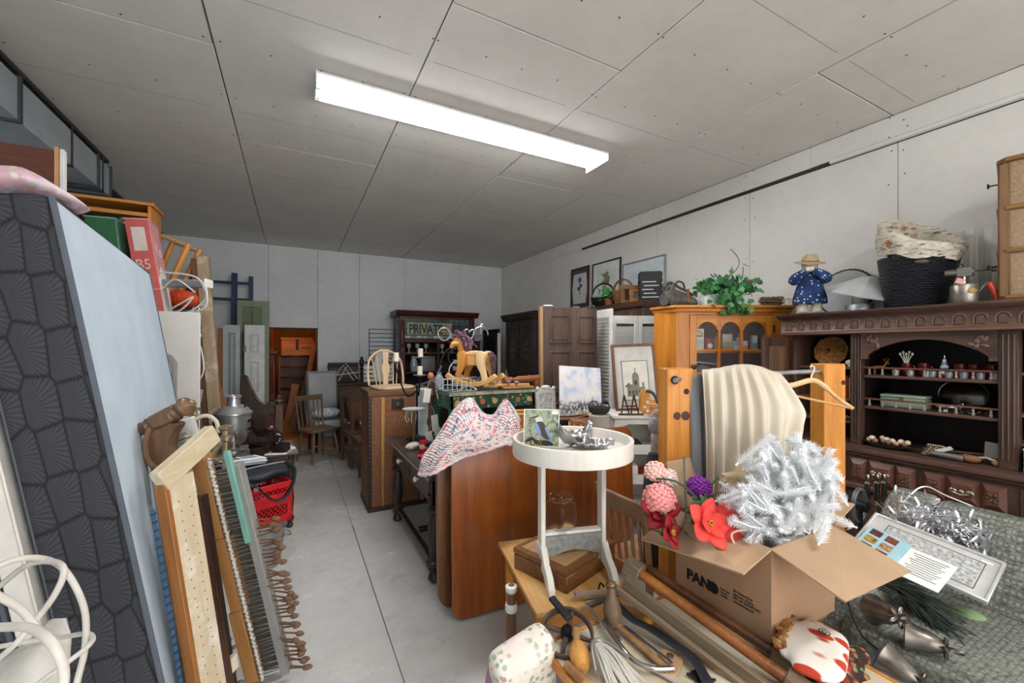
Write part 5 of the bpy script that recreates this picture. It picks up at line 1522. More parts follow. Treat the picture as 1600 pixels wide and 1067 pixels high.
# ------------------------------------------------------------------ sideboard behind the leaf and the things on it
t = thing('pine_sideboard', 'plain wooden sideboard hidden behind the mahogany leaf carrying baskets', 'sideboard', (2.0, 2.9, 0))
part('carcass', MB().bx(-.24, .22, -.35, .3, .1, .9), OAK, t, bev=.005)
part('top', MB().bx(-.26, .24, -.37, .32, .9, .93), OAKX, t, bev=.005)
for x in (-.2, .18):
 part('leg', MB().bx(x - .03, x + .03, -.33, .28, 0, .1), OAK, t)
for x in (-.23, .0):
 d = part('door', MB().bx(x, x + .21, -.365, -.352, .14, .86), OAK, t, bev=.004)
 part('knob', MB().ell((x + .17, -.375, .5), (.015, .02, .015), 8, 6), BRASS, d)
sbz = .931
t = thing('wooden_tray', 'orange-brown oval wooden tray standing up behind the bird picture', 'tray', Vector((1.55, 2.85, 1.003)), rz=R(-20))
part('tray_base', MB().lathe([(0, 0), (.16, 0), (.18, .1), (.19, .1), (.175, -.0), (0, -.0)], 24, (0, 0, .0), sx=.9, sy=.5), wood('#d08a34', '#a8621c', .35, 'x'), t)
part('tray_rim', MB().tube([(.168 * math.cos(a), .093 * math.sin(a), .1) for a in [i * PI / 16 for i in range(32)]], .012, 8, True), wood('#d99a44', '#b5742a', .35, 'x'), t)
t = thing('model_canoe', 'long dark blue-black model boat lying behind the tray table', 'boat', Vector((2.0, 2.86, sbz + .03)), rz=R(-16))
def canoe(s, v):
 x = (-.5 + s) * .5
 w_ = .06 * (1 - (2 * s - 1) ** 2) + .003
 a = PI * v
 return (x, -w_ * math.cos(a), .07 - .08 * (1 - (2 * s - 1) ** 4) * math.sin(a) + .03 * (2 * s - 1) ** 2)
part('hull', MB().grid(canoe, 24, 12), mat('#262d38', .35, col2='#161a22'), t, solid=.008)
part('gunwale', MB().tube([canoe(i / 20, 0) for i in range(21)], .007, 6), OAKX, t)
part('gunwale', MB().tube([canoe(i / 20, 1) for i in range(21)], .007, 6), OAKX, t)
t = thing('hide_drum', 'low brown cowhide drum behind the right of the tray table', 'drum', Vector((2.06, 2.7, sbz)))
part('shell', MB().lathe([(0, 0), (.1, 0), (.11, .02), (.11, .085), (.1, .1), (0, .103)], 24), mat('#a4683a', .6, col2='#5a301a', sc=14), t)
part('lacing', MB().tube([(.112 * math.cos(a), .112 * math.sin(a), .02 + .06 * (i % 2)) for i, a in enumerate([k * PI / 12 for k in range(24)])], .004, 5, True), mat('#d8c6a4', .7), t)
# white ornate frames behind
t = thing('ornate_frame', 'white ornate frame with a small dark print, left of the painting', 'frame', Vector((2.0, 3.14, sbz)), rot=(R(-5), 0, R(-6)))
part('frame', MB().strip(rrect(.12, .22, .01, 2, 0, .16), rrect(.2, .32, .02, 2, 0, .16), 0, .03), mat('#d5d5d0', .5, bump=.4, sc=30), t, bev=.006)
part('print', MB().bx(-.062, .062, .01, .02, .05, .27), mat('#8c8f90', .6, col2='#d8d8d4', sc=40), t)
part('corner_scroll', MB().ell((0, .0, .325), (.05, .015, .02), 10, 6).ell((-.08, .0, .315), (.02, .012, .02), 8, 6).ell((.08, .0, .315), (.02, .012, .02), 8, 6), mat('#d5d5d0', .5), t)
def landscape():
 t = NT('landscape_paint')
 v = t.coord()
 sep = t.new('ShaderNodeSeparateXYZ')
 t.link(v, sep.inputs[0])
 n = t.noise(v, 14, 5)
 z = t.math('ADD', sep.outputs[2], t.math('MULTIPLY', t.math('SUBTRACT', n, .5), .14))
 sky = t.ramp(t.noise(v, 9, 4), [(.38, '#b4c2d8'), (.5, '#d8dae0'), (.66, '#e8e0d8')])
 hill = t.ramp(t.noise(v, 40, 4), [(.36, '#4a4e54'), (.5, '#a8a6a8'), (.62, '#dcd8d4')])
 f = t.ramp(z, [(.19, '#000000'), (.21, '#ffffff')])
 return t.out(t.mix(f, hill, sky), .5)
t = thing('landscape_painting', 'unframed snowy landscape canvas propped against the white louvre door', 'painting', at(908, 645, 3.6) * Vector((1, 1, 0)) + Vector((0, 0, sbz + .005)), rot=(R(-14), R(4), -PSI + R(12)))
part('canvas', MB().bx(-.19, .2, 0, .022, 0, .52), landscape(), t, bev=.002)
part('stretcher', MB().bx(-.18, .19, .022, .035, 0, .05).bx(-.18, .19, .022, .035, .4, .45), PINEX, t)
mb = MB()
for i in range(26):
 x = -.17 + i * .0137
 h = rnd.uniform(.015, .05) * (1.2 if i > 10 else .7)
 z0 = .12 + .08 * (i / 26) + rnd.uniform(-.03, .01)
 mb.prism([(x - .008, z0), (x + .008, z0), (x, z0 + h * 1.6)], -.0012, 0)
part('painted_trees', mb, mat('#55585c', .7), t, sm=0)
# ------------------------------------------------------------------ doors and louvres standing right of centre
p0 = at(846, 600, 4.17)
WAL2 = wood('#6a5448', '#3c2c26', .45)
t = thing('panel_door', 'dark brown panelled door standing upright in the middle of room', 'door', (p0.x, p0.y, 0), rot=(R(-1), 0, R(-8)))
dw = .66
part('leaf', MB().bx(.03, dw, 0, .04, 0, 2.03), WAL2, t, bev=.003)
part('light_edge', MB().bx(0, .03, -.005, .045, 0, 2.03), wood('#b4906c', '#8f6c4a', .6), t, bev=.003)
for (x0, x1) in ((.1, .34), (.42, .63)):
 for (z0, z1) in ((1.66, 1.95), (1.15, 1.58), (.62, 1.05), (.12, .52)):
  part('panel_mould', MB().strip([(x0 + .02, z0 + .02), (x1 - .02, z0 + .02), (x1 - .02, z1 - .02), (x0 + .02, z1 - .02)], [(x0, z0), (x1, z0), (x1, z1), (x0, z1)], -.012, .002), WAL2, t, bev=.003)
  part('raised_panel', MB().bx(x0 + .03, x1 - .03, -.006, .002, z0 + .03, z1 - .03), WAL2, t, bev=.004)
part('top_bracket', MB().ell((.1, .02, 2.04), (.06, .03, .012), 10, 6), WHITE, t)
LW_ = mat('#e4e2dd', .5, col2='#d6d4cf')
def louvre_door(name, label, A, B, h, slat=.032, pitch=.038, tilt=40):
 A, B = Vector(A), Vector(B)
 d_ = B - A
 w = d_.length
 t = thing(name, label, 'louvre door', (A.x, A.y, 0), math.atan2(d_.y, d_.x))
 part('left_stile', MB().bx(0, .045, 0, .028, 0, h), LW_, t, bev=.003)
 part('right_stile', MB().bx(w - .045, w, 0, .028, 0, h), LW_, t, bev=.003)
 for z, hh in ((0, .14), (h * .45, .08), (h - .09, .09)):
  part('rail', MB().bx(.045, w - .045, 0, .028, z, z + hh), LW_, t, bev=.003)
 me = MB().box((0, 0, 0), (w - .088, .006, slat), (R(tilt), 0, 0)).mesh('louvre')
 z = .17
 while z < h - .11:
  if not h * .45 - .03 < z < h * .45 + .11:
   inst('louvre', me, LW_, t, (w / 2, .014, z))
  z += pitch
 return t
louvre_door('louvre_door', 'narrow white louvred door turned edge-on beside the dark panelled door', at(925, 600, 4.75), at(955, 600, 4.42), 2.03, .042, .038, 32)
a_, b_ = at(957, 600, 4.62), at(1038, 600, 4.66)
m_ = a_.lerp(b_, .5)
louvre_door('louvre_door', 'left leaf of the white louvred pair behind the castle print', a_, m_ - (b_ - a_) * .004, 1.97, .06, .055, 14)
louvre_door('louvre_door', 'right leaf of the white louvred pair next to the pine cupboard', m_ + (b_ - a_) * .004, b_, 1.97, .06, .055, 14)
# ------------------------------------------------------------------ white open shelf with easel, cradle and castle print
w0 = at(1003, 700, 3.35)
t = thing('white_bookshelf', 'white painted open shelf unit with worn arched top rail', 'shelf', (w0.x, w0.y, 0), -PSI)
SW = mat('#dedbd4', .5, col2='#c4c0b8', sc=7)
wz = 1.035
for x in (-.22, .2):
 part('side', MB().bx(x, x + .02, 0, .34, 0, wz), SW, t, bev=.003)
part('top', MB().bx(-.24, .24, -.02, .36, wz, wz + .03), SW, t, bev=.006)
part('back', MB().bx(-.2, .2, .32, .34, 0, wz), mat('#c9c6bf', .6), t)
for z in (.05, .29, .53, .77):
 part('shelf', MB().bx(-.2, .2, 0, .32, z, z + .02), SW, t)
 part('shelf_lip', MB().bx(-.2, .2, -.012, .0, z - .02, z + .06), SW, t, bev=.004)
part('arched_rail', MB().prism([(-.2, wz), (-.2, wz - .1), (-.15, wz - .06), (-.1, wz - .045), (.1, wz - .045), (.15, wz - .06), (.2, wz - .1), (.2, wz)], 0, .018), SW, t, bev=.003)
solo('hardback_book', 'white box of papers on the third shelf of the white unit', 'box', MB().bx(-.08, .08, 0, .22, 0, .1), WHITE, w0 * Vector((1, 1, 0)) + Vector((-.08, .07, .551)), rz=-PSI, bev=.004)
solo('hardback_book', 'red-covered book lying on the third shelf of the white unit', 'book', MB().bx(-.09, .09, 0, .2, 0, .035), mat('#a83a34', .6), w0 * Vector((1, 1, 0)) + Vector((.12, -.02, .551)), rz=-PSI + .2, bev=.003)
solo('hardback_book', 'black folder lying on the second shelf from the top of white unit', 'book', MB().bx(-.16, .04, 0, .24, 0, .03), BLACK, w0 * Vector((1, 1, 0)) + Vector((.0, .04, .791)), rz=-PSI - .1, bev=.003)
wt = wz + .031
t = thing('castle_print', 'brown-framed ink print of a domed castle standing on the white shelf', 'picture', at(997, 640, 3.6) * Vector((1, 1, 0)) + Vector((0, 0, wt + .003)), rot=(R(-8), R(-2), -PSI + R(4)))
fw2, fh2 = .39, .58
part('frame', MB().strip([(-fw2 / 2 + .022, .022), (fw2 / 2 - .022, .022), (fw2 / 2 - .022, fh2 - .022), (-fw2 / 2 + .022, fh2 - .022)], [(-fw2 / 2, 0), (fw2 / 2, 0), (fw2 / 2, fh2), (-fw2 / 2, fh2)], -.008, .02), wood('#7a4a2e', '#4e2c1a', .4), t, bev=.003)
part('mat_board', MB().bx(-fw2 / 2 + .02, fw2 / 2 - .02, .004, .01, .02, fh2 - .02), mat('#d6d4cc', .8), t)
part('paper', MB().bx(-.115, .115, .0, .004, .09, .43), mat('#e4e0d4', .8), t)
part('print_border', MB().strip(rrect(.226, .336, .001, 1, 0, .26), rrect(.234, .344, .001, 1, 0, .26), -.001, .004), mat('#4a4640', .7), t)
ink = mat('#8a857c', .8)
mb = MB()
mb.bx(-.08, .08, -.001, 0, .12, .2).bx(-.03, .03, -.001, 0, .2, .29).bx(-.075, -.055, -.001, 0, .2, .24).bx(.055, .075, -.001, 0, .2, .24)
mb.prism(arc(0, .29, .03, 0, 180, 8, .04), -.001, 0).bx(-.004, .004, -.001, 0, .33, .37).prism(arc(-.06, .2, .04, 0, 180, 8, .03), -.001, 0)
part('printed_castle', mb, ink, t, sm=0)
mb = MB()
for x in (-.06, -.03, 0, .03, .06):
 mb.bx(x - .006, x + .006, -.0015, 0, .14, .17)
mb.bx(-.012, .012, -.0015, 0, .22, .26)
part('printed_windows', mb, mat('#4f4b45', .8), t, sm=0)
t = thing('plate_easel', 'pair of dark carved plate easels on the white shelf', 'easel', at(984, 650, 3.36) * Vector((1, 1, 0)) + Vector((0, 0, wt)), -PSI + .2)
for x in (-.04, .045):
 part('upright', MB().tube([(x - .035, 0, .0), (x + .0, .02, .16)], .006, 6).tube([(x + .035, 0, 0), (x - .0, .02, .16)], .006, 6), DK, t)
part('cross_bar', MB().cyl((-.06, .01, .07), (.06, .01, .07), .006, n=6), DK, t)
part('foot_rail', MB().box((0, -.02, .008), (.2, .012, .014), (0, 0, -.2)), DK, t)
t = thing('toy_cradle', 'orange wooden toy cradle with horse-shaped ends on the white shelf', 'toy', at(1022, 648, 3.36) * Vector((1, 1, 0)) + Vector((0, 0, wt)), -PSI + R(-8))
hs = cat([(-.05, 0, .02), (-.06, 0, .1), (-.05, 0, .17), (-.02, 0, .2), (.01, 0, .18), (0, 0, .13), (.01, 0, .06), (.0, 0, .02)], 4, True)
for yy in (-.05, .07):
 part('horse_end', MB().prism([(p.x - .05, p.z) for p in hs], yy, yy + .014), PINE, t, bev=.003)
for z in (.03, .07, .11):
 part('side_slat', MB().cyl((-.07, -.04, z), (.1, -.04, z), .009, n=8).cyl((-.07, .08, z), (.1, .08, z), .009, n=8), PINEX, t)
part('rocker', MB().prism(arc(0, .17, .17, 235, 305, 10) + arc(0, .17, .155, 305, 235, 10), -.052, -.03), PINEX, t)
part('mane', MB().tube(cat([(-.07, -.055, .2), (-.03, -.055, .19), (-.0, -.055, .15), (.02, -.055, .1)], 5), .012, 8), mat('#5c5048', .9), t)
for (x, z) in ((-.08, .07), (-.06, .04), (-.06, .11)):
 part('painted_flower', MB().lathe([(0, 0), (.012, 0), (.012, .002), (0, .002)], 8, (x, -.052, z), R3=Matrix.Rotation(PI / 2, 3, 'X')), WHITE, t)
# twig baskets
t = thing('twin_basket', 'small dark wicker twin-handled basket behind the silver dish', 'basket', at(936, 650, 3.27) * Vector((1, 1, 0)) + Vector((0, 0, sbz + .158)), -PSI)
WK = mat('#4c4038', .7, col2='#2e2620', sc=60, bump=.8)
part('body', MB().lathe([(0, 0), (.045, 0), (.065, .02), (.075, .055), (.07, .055), (.055, .02), (0, .01)], 20, sx=1.2), WK, t)
for s in (-1, 1):
 part('hoop_handle', MB().tube([(s * .045 + .035 * math.cos(a), 0, .055 + .045 * math.sin(a)) for a in [i * PI / 10 for i in range(11)]], .005, 6), WK, t)
solo('cream_tin', 'pale cream round tin holding up the small wicker basket', 'tin', MB().lathe([(0, 0), (.08, 0), (.082, .14), (.086, .145), (.086, .155), (0, .157)], 22), mat('#d9d5ca', .5), at(936, 650, 3.27) * Vector((1, 1, 0)) + Vector((0, 0, sbz)))
# ------------------------------------------------------------------ pine table, tray table and what stands on them
PF = atz(832, 958, .5)
PR = atz(985, 930, .5)
PBk = atz(787, 845, .5)
pc = (PR + PBk) / 2
prz = math.atan2(PR.y - PF.y, PR.x - PF.x)
PT = wood('#d9b078', '#b07c3c', .4, 'y', worn='#c89452')
t = thing('pine_table', 'small scrubbed pine table carrying the white tray table', 'table', (pc.x, pc.y, 0), prz)
part('top', MB().bx(-.24, .24, -.34, .33, .478, .5), PT, t, bev=.006, seg=2)
part('apron', MB().bx(-.2, .2, -.28, -.26, .38, .478).bx(-.2, .2, .25, .27, .38, .478).bx(-.2, -.18, -.28, .27, .38, .478).bx(.18, .2, -.28, .27, .38, .478), wood('#c8863c', '#9a5c22', .4, 'x'), t, bev=.003)
for sx_ in (-1, 1):
 for sy_ in (-1, 1):
  part('leg', MB().bx(sx_ * .19 - .02, sx_ * .19 + .02, sy_ * .262 - .02, sy_ * .262 + .02, 0, .478), PINE, t, bev=.004)
t = thing('stool_post', 'turned brown post with chalky rings standing left of the pine table', 'post', at(799, 900, 2.0) * Vector((1, 1, 0)))
part('shaft', MB().lathe([(0, 0), (.022, 0), (.024, .3), (.02, .35), (.028, .37), (.02, .39), (.018, .44), (.026, .455), (.01, .47), (0, .47)], 12), wood('#8a6648', '#54392a', .4), t)
part('chalk_ring', MB().lathe([(.021, .43), (.029, .44), (.029, .46), (.02, .465)], 12), WHITE, t)
part('chalk_ring', MB().lathe([(.026, .34), (.03, .35), (.03, .37), (.026, .38)], 12), WHITE, t)
tw = wood('#8a5a30', '#4e3018', .35, 'x')
bp = at(885, 850, 2.12)
t = thing('keepsake_box', 'low polished burl wooden box on the pine table under the tray', 'box', (bp.x, bp.y, .501), R(18))
part('body', MB().bx(-.21, .2, -.16, .17, 0, .075), tw, t, bev=.004)
part('lid', MB().bx(-.213, .203, -.163, .173, .078, .105), tw, t, bev=.006, seg=2)
part('lid_sheen', MB().bx(-.18, .17, -.13, .14, .105, .1065), wood('#c09a70', '#8f6c46', .4, 'x'), t)  # paler panel paints the reflection on the polished lid
jp = at(876, 848, 2.08)
t = thing('glass_jar', 'tall clear square glass jar standing on the burl box', 'jar', (jp.x, jp.y, .609), R(10))
sq = []
def jar_prof(r, h):
 return r
def jarf(prof):
 mb = MB()
 n = 28
 vs, fs = [], []
 for (r, z, q) in prof:
  for j in range(n):
   w = 2 * PI * j / n
   c, s = math.cos(w), math.sin(w)
   k = (abs(c) ** q + abs(s) ** q) ** (-1 / q)
   vs.append((r * k * c, r * k * s, z))
 for i in range(len(prof) - 1):
  for j in range(n):
   fs.append((i * n + j, i * n + (j + 1) % n, (i + 1) * n + (j + 1) % n, (i + 1) * n + j))
 fs.append(tuple(range(n))[::-1])
 fs.append(tuple((len(prof) - 1) * n + j for j in range(n)))
 mb.add(vs, fs)
 return mb
part('glass_body', jarf([(.052, 0, 6), (.06, .008, 6), (.062, .02, 6), (.066, .2, 6), (.064, .22, 5), (.056, .232, 2), (.055, .238, 2), (.061, .243, 2), (.061, .254, 2), (.058, .258, 2), (.053, .25, 2), (.052, .238, 2), (.053, .23, 2), (.06, .217, 5), (.062, .2, 6), (.058, .02, 6), (.05, .01, 6)]), glass('#f4f8f8', .0), t)
# round white tray table
tc = at(894, 690, 2.04)
TBR = wood('#e6e2da', '#d0cbc2', .5, worn='#d8d3c8')
t = thing('tray_table', 'round white distressed tray table standing on the pine table', 'table', (tc.x, tc.y, .501), prz + R(-4))
ht = .645
part('tray_floor', MB().lathe([(0, ht - .04), (.275, ht - .04), (.275, ht - .025), (0, ht - .025)], 40), TBR, t)
part('tray_rim', MB().lathe([(.27, ht - .06), (.29, ht - .06), (.292, ht - .055), (.292, ht + .02), (.286, ht + .024), (.274, ht + .02), (.27, ht - .03)], 56), TBR, t)
for s in (-1, 1):
 x = s * .155
 part('upright', MB().bx(x - .012, x + .012, -.03, .03, .1, ht - .04), TBR, t, bev=.004)
 ft = [(-.17, 0), (-.17, .03), (-.14, .07), (-.09, .1), (-.04, .16), (.04, .16), (.09, .1), (.14, .07), (.17, .03), (.17, 0), (.13, 0), (.08, .045), (0, .06), (-.08, .045), (-.13, 0)]
 part('foot', MB().prism(ft, x - .015, x + .015, 'x'), TBR, t, bev=.004)
part('shelf_rail', MB().bx(-.145, .145, -.02, .02, .2, .215), TBR, t, bev=.003)
ar = [(-.143, .2), (-.143, .06), (-.11, .08), (-.1, .105), (-.06, .12), (0, .13), (.06, .12), (.1, .105), (.11, .08), (.143, .06), (.143, .2)]
part('arched_stretcher', MB().prism(ar, -.028, -.012), mat('#8f918c', .6, col2='#6c6e6a', sc=40, bump=.3), t, bev=.002)
tz_ = .501 + ht - .024
def birdbg():
 t = NT('bird_background')
 v = t.coord()
 n = t.noise(v, 22, 5)
 return t.out(t.ramp(n, [(.35, '#4f5a3c'), (.47, '#86907a'), (.55, '#a8a89a'), (.65, '#6c8a4c')]), .4)
q = at(846, 682, 2.02)
t = thing('bird_print', 'square print of a blue-winged kingfisher standing on the tray table', 'picture', (q.x, q.y, tz_ + .003), rot=(R(-10), 0, -PSI + R(-6)))
s_ = .17
part('board', MB().bx(-s_ / 2, s_ / 2, 0, .012, 0, .178), birdbg(), t, bev=.002)
part('white_edge', MB().strip([(-s_ / 2 + .002, .002), (s_ / 2 - .002, .002), (s_ / 2 - .002, .176), (-s_ / 2 + .002, .176)], [(-s_ / 2 - .002, -.001), (s_ / 2 + .002, -.001), (s_ / 2 + .002, .18), (-s_ / 2 - .002, .18)], -.002, .013), PAPER, t)
def flat_blob(pts, m, nm, y=-.0012):
 part(nm, MB().prism([(p.x, p.z) for p in cat([(a, 0, b) for a, b in pts], 4, True)], y, .0), m, t, sm=0)
flat_blob([(-.03, .135), (-.012, .145), (.005, .135), (.005, .11), (-.01, .1), (-.025, .115)], mat('#d8d6d0', .6), 'printed_head', -.001)
flat_blob([(-.055, .138), (-.03, .146), (-.012, .15), (-.02, .142), (-.045, .134)], mat('#4a4440', .6), 'printed_beak', -.0014)
flat_blob([(-.025, .115), (.005, .118), (.03, .08), (.04, .04), (.02, .035), (-.005, .06), (-.025, .09)], mat('#4a4034', .6), 'printed_back', -.0012)
flat_blob([(-.03, .105), (-.02, .11), (-.005, .075), (-.005, .055), (-.02, .065)], mat('#7f98d2', .6), 'printed_wing', -.0016)
flat_blob([(.015, .09), (.025, .09), (.045, .05), (.05, .03), (.035, .045)], mat('#7f98d2', .6), 'printed_wing', -.0018)
flat_blob([(-.085, .02), (-.05, .045), (-.02, .03), (.03, .03), (.06, .01), (.03, .005), (-.02, .012), (-.05, .025)], mat('#2f2a26', .6), 'printed_branch', -.0011)
part('printed_twig', MB().tube([(.06, 0, .17), (.055, 0, .13), (.08, 0, .1)], .0016, 5).tube([(.055, 0, .13), (.02, 0, .095)], .0012, 5).tube([(-.045, 0, .045), (-.06, 0, .085)], .0016, 5), mat('#2f2a26', .6), t)
part('price_sticker', MB().box((.065, -.001, .165), (.03, .001, .018)), PAPER, t)
part('strut', MB().box((0, .045, .06), (.03, .004, .13), (R(35), 0, 0)), CARD, t)
q = at(838, 688, 1.93)
t = thing('brass_easel', 'tiny brass easel figure in front of the bird print', 'easel', (q.x, q.y, tz_), -PSI)
part('stem', MB().lathe([(.012, 0), (.008, .01), (.006, .03), (.012, .04), (.008, .05), (0, .055)], 10, (-.02, 0, 0)), BRASS, t)
part('wire_leg', MB().tube([(.0, 0, 0), (.008, 0, .04), (.014, 0, .05)], .002, 5).tube([(.02, 0, 0), (.02, 0, .05)], .002, 5), BRASS, t)
q = at(915, 690, 2.0)
PEW = mat('#cdcdce', .28, .9, '#97979a', 18)
t = thing('leaf_dish', 'silver double leaf-shaped dish with a twisted upright handle on the tray', 'dish', (q.x, q.y, tz_ + .004), -PSI)
def leafdish(cx, cy, L, W_, lift, ang):
 ca, sa = math.cos(ang), math.sin(ang)
 def f(s, v):
  x = (s - .5) * L
  w = W_ * math.sin(PI * min(max(s, .02), .98)) ** .6
  y = (v - .5) * 2 * w * (1 + .06 * math.sin(26 * s))
  z = lift * (2 * abs(v - .5)) ** 2 + lift * .8 * (2 * abs(s - .5)) ** 3 + .004 * math.sin(30 * s) + .006
  return (cx + x * ca - y * sa, cy + x * sa + y * ca, z)
 return f
part('leaf_bowl', MB().grid(leafdish(.03, -.02, .2, .06, .025, R(-8)), 30, 14), PEW, t, solid=.004)
part('leaf_bowl', MB().grid(leafdish(-.045, .03, .17, .055, .06, R(10)), 30, 14), PEW, t, solid=.004)
part('twisted_handle', MB().tube(cat([(-.015, -.02, .01), (-.005, 0, .05), (.005, 0, .09), (.018, 0, .115), (.03, 0, .12)], 5), [.013, .012, .011] + [.009] * 18, 8).tube(cat([(.018, 0, .115), (.03, .0, .09), (.03, 0, .05)], 4), .006, 8).ell((.02, 0, .118), (.014, .012, .012), 8, 6), PEW, t)
solo('tray_doily', 'grey printed paper lying flat inside the tray', 'paper', MB().box((0, 0, .001), (.2, .14, .001)), mat('#a9a7a2', .7, col2='#d6d2c8', sc=60), at(868, 692, 1.98) * Vector((1, 1, 0)) + Vector((0, 0, tz_ + .0005)), rz=.3)
# ================================================================== right wall: wardrobe, pictures, pine cupboard, hutch
t = thing('wardrobe', 'tall plain brown wardrobe along the right wall under the pictures', 'wardrobe', (3.5, 4.58, 0), R(-90))
part('carcass', MB().bx(-1.1, 1.1, 0, .55, .08, 2.08), WAL2, t, bev=.006)
part('cornice', MB().bx(-1.11, 1.11, -.03, .56, 2.08, 2.15), wood('#5a3c30', '#30201a', .4, 'x'), t, bev=.01, seg=2)
part('plinth', MB().bx(-1.1, 1.1, -.01, .55, 0, .08), WAL2, t)
for x in (-.95, -.31, .33):
 panelled(t, .62, x, .12, 2.04, WAL2)
ht_ = 2.151
def picture(name, label, Y0, Y1, z0, z1, fw_, fm, mm, inner, X=4.07):
 t = thing(name, label, 'picture', (X, (Y0 + Y1) / 2, z0), rot=(R(-1.5), 0, R(-90)))
 w, h = abs(Y1 - Y0), z1 - z0
 part('frame', MB().strip([(-w / 2 + fw_, fw_), (w / 2 - fw_, fw_), (w / 2 - fw_, h - fw_), (-w / 2 + fw_, h - fw_)], [(-w / 2, 0), (w / 2, 0), (w / 2, h), (-w / 2, h)], -.012, .012), fm, t, bev=.003)
 part('mat_board', MB().bx(-w / 2 + fw_ * .8, w / 2 - fw_ * .8, .0, .006, fw_ * .8, h - fw_ * .8), mm, t)
 inner(t, w, h)
 part('glazing', MB().bx(-w / 2 + fw_ * .9, w / 2 - fw_ * .9, -.006, -.004, fw_ * .9, h - fw_ * .9), glass('#ffffff', .25, .03), t)
 return t
def rose(t, w, h):
 o = [(-.16, .06), (.16, .06), (.2, .3), (.16, h - .1), (-.16, h - .1), (-.2, .3)]
 part('oval_paper', MB().prism(o, -.002, 0), mat('#d8dde0', .7), t)
 part('printed_rose', MB().ell((0, -.002, h - .2), (.04, .002, .045), 12, 8), mat('#6e1f2c', .7), t)
 part('printed_stem', MB().tube([(0, -.001, h - .24), (.01, -.001, .3), (0, -.001, .2)], .008, 6).ell((.03, -.002, .34), (.035, .0015, .03), 8, 6).ell((-.03, -.002, .3), (.035, .0015, .03), 8, 6), mat('#3c4238', .7), t)
 part('printed_ribbon', MB().bx(-.13, .13, -.003, -.001, .07, .14), mat('#e2d8cc', .7), t)
picture('wall_picture', 'narrow dark-framed rose print, leftmost of the three wall pictures', 5.66, 5.19, 2.27, 2.91, .035, wood('#5a2c24', '#2e1612', .4), mat('#2c4a3e', .7), rose)
def glads(t, w, h):
 part('print', MB().bx(-w / 2 + .12, w / 2 - .12, -.002, 0, .1, h - .12), mat('#c4dcd6', .7, col2='#dbe6e0', sc=6), t)
 rr = random.Random(2)
 for k in range(46):
  a = rr.gauss(0, .07)
  z = rr.uniform(.25, h - .18)
  part('printed_blossom', MB().ell((a * (z * 1.6), -.003, z), (.022, .0015, .026), 7, 5), mat(('#c8603c', '#e0d0c0', '#4f9a5c', '#a86a4c', '#6fae62')[k % 5], .7), t)
 part('printed_vase', MB().prism([(-.05, .12), (.05, .12), (.04, .26), (.06, .3), (-.06, .3), (-.04, .26)], -.004, 0), mat('#74b06a', .6), t)
picture('wall_picture', 'dark-framed print of a flower vase, middle of the three wall pictures', 5.11, 4.48, 2.2, 2.9, .022, mat('#33343a', .4), mat('#f2f2ee', .8), glads)
def pale(t, w, h):
 part('print', MB().bx(-w / 2 + .1, w / 2 - .1, -.002, 0, .1, h - .14), mat('#c2d2da', .7, col2='#d4dfe2', sc=4), t)
 part('printed_plant', MB().tube([(0, -.003, .22), (-.03, -.003, .4)], .004, 5).tube([(0, -.003, .22), (.03, -.003, .4)], .004, 5).tube([(0, -.003, .22), (0, -.003, .42)], .004, 5).tube([(0, -.003, .22), (-.06, -.003, .36)], .004, 5).tube([(0, -.003, .22), (.06, -.003, .36)], .004, 5), mat('#4c5a5e', .7), t)
 part('printed_pot', MB().prism([(-.03, .14), (.03, .14), (.045, .22), (-.045, .22)], -.004, 0), mat('#8fb4dc', .7), t)
picture('wall_picture', 'large pale silver-framed print, rightmost of the three wall pictures', 4.44, 3.68, 2.17, 2.78, .02, mat('#a9b2b8', .35, .5), mat('#e2eaec', .8), pale)
solo('paper_bird', 'small white china dish on the wardrobe at the left of the rose print', 'dish', MB().lathe([(0, 0), (.03, 0), (.05, .04), (.07, .06), (.06, .06), (0, .02)], 14), WHITE, Vector((3.62, 4.9, ht_)))
# baskets and frames on the wardrobe
t = thing('black_basket', 'round black metal basket with a hoop handle on the wardrobe top', 'basket', Vector((3.66, 4.35, ht_ + .001)), R(-60))
part('bowl', MB().lathe([(0, 0), (.09, 0), (.15, .05), (.17, .12), (.16, .12), (.14, .055), (0, .015)], 24), BLACK, t)
part('hoop_handle', MB().tube([(.165 * math.cos(a), 0, .12 + .2 * math.sin(a)) for a in [i * PI / 18 for i in range(19)]], .013, 8), BLACK, t)
part('lace_lining', MB().lathe([(.0, .08), (.14, .11), (.15, .13), (.1, .15), (0, .17)], 20), mat('#a08a78', .9, col2='#d2c4b4', sc=40, bump=.8), t)
t = thing('wicker_hamper', 'brown wicker basket with a round handle left of the black crate', 'basket', Vector((3.66, 3.98, ht_ + .17)), R(-70))
WKB = mat('#9a6a42', .7, col2='#6a4428', sc=60, bump=.8)
part('bowl', MB().lathe([(0, -.168), (.09, -.168), (.12, -.1), (.14, .0), (.13, .0), (.11, -.1), (0, -.12)], 22), WKB, t)
part('round_handle', MB().tube([(.13 * math.cos(a), 0, .0 + .15 * math.sin(a)) for a in [i * PI / 16 for i in range(17)]], .022, 8, flat=.5), WKB, t)
part('cloth_lining', MB().ell((0, 0, .0), (.11, .11, .04), 16, 10), mat('#c8a084', .9, bump=.6, sc=20), t)
t = thing('leafy_sprig', 'bright green leafy sprig tucked in the baskets on the wardrobe', 'plant', Vector((3.6, 4.17, ht_)))
part('pot', MB().lathe([(0, 0), (.05, 0), (.065, .1), (.055, .1), (0, .09)], 14), mat('#8a5a3c', .7), t)
mb = MB()
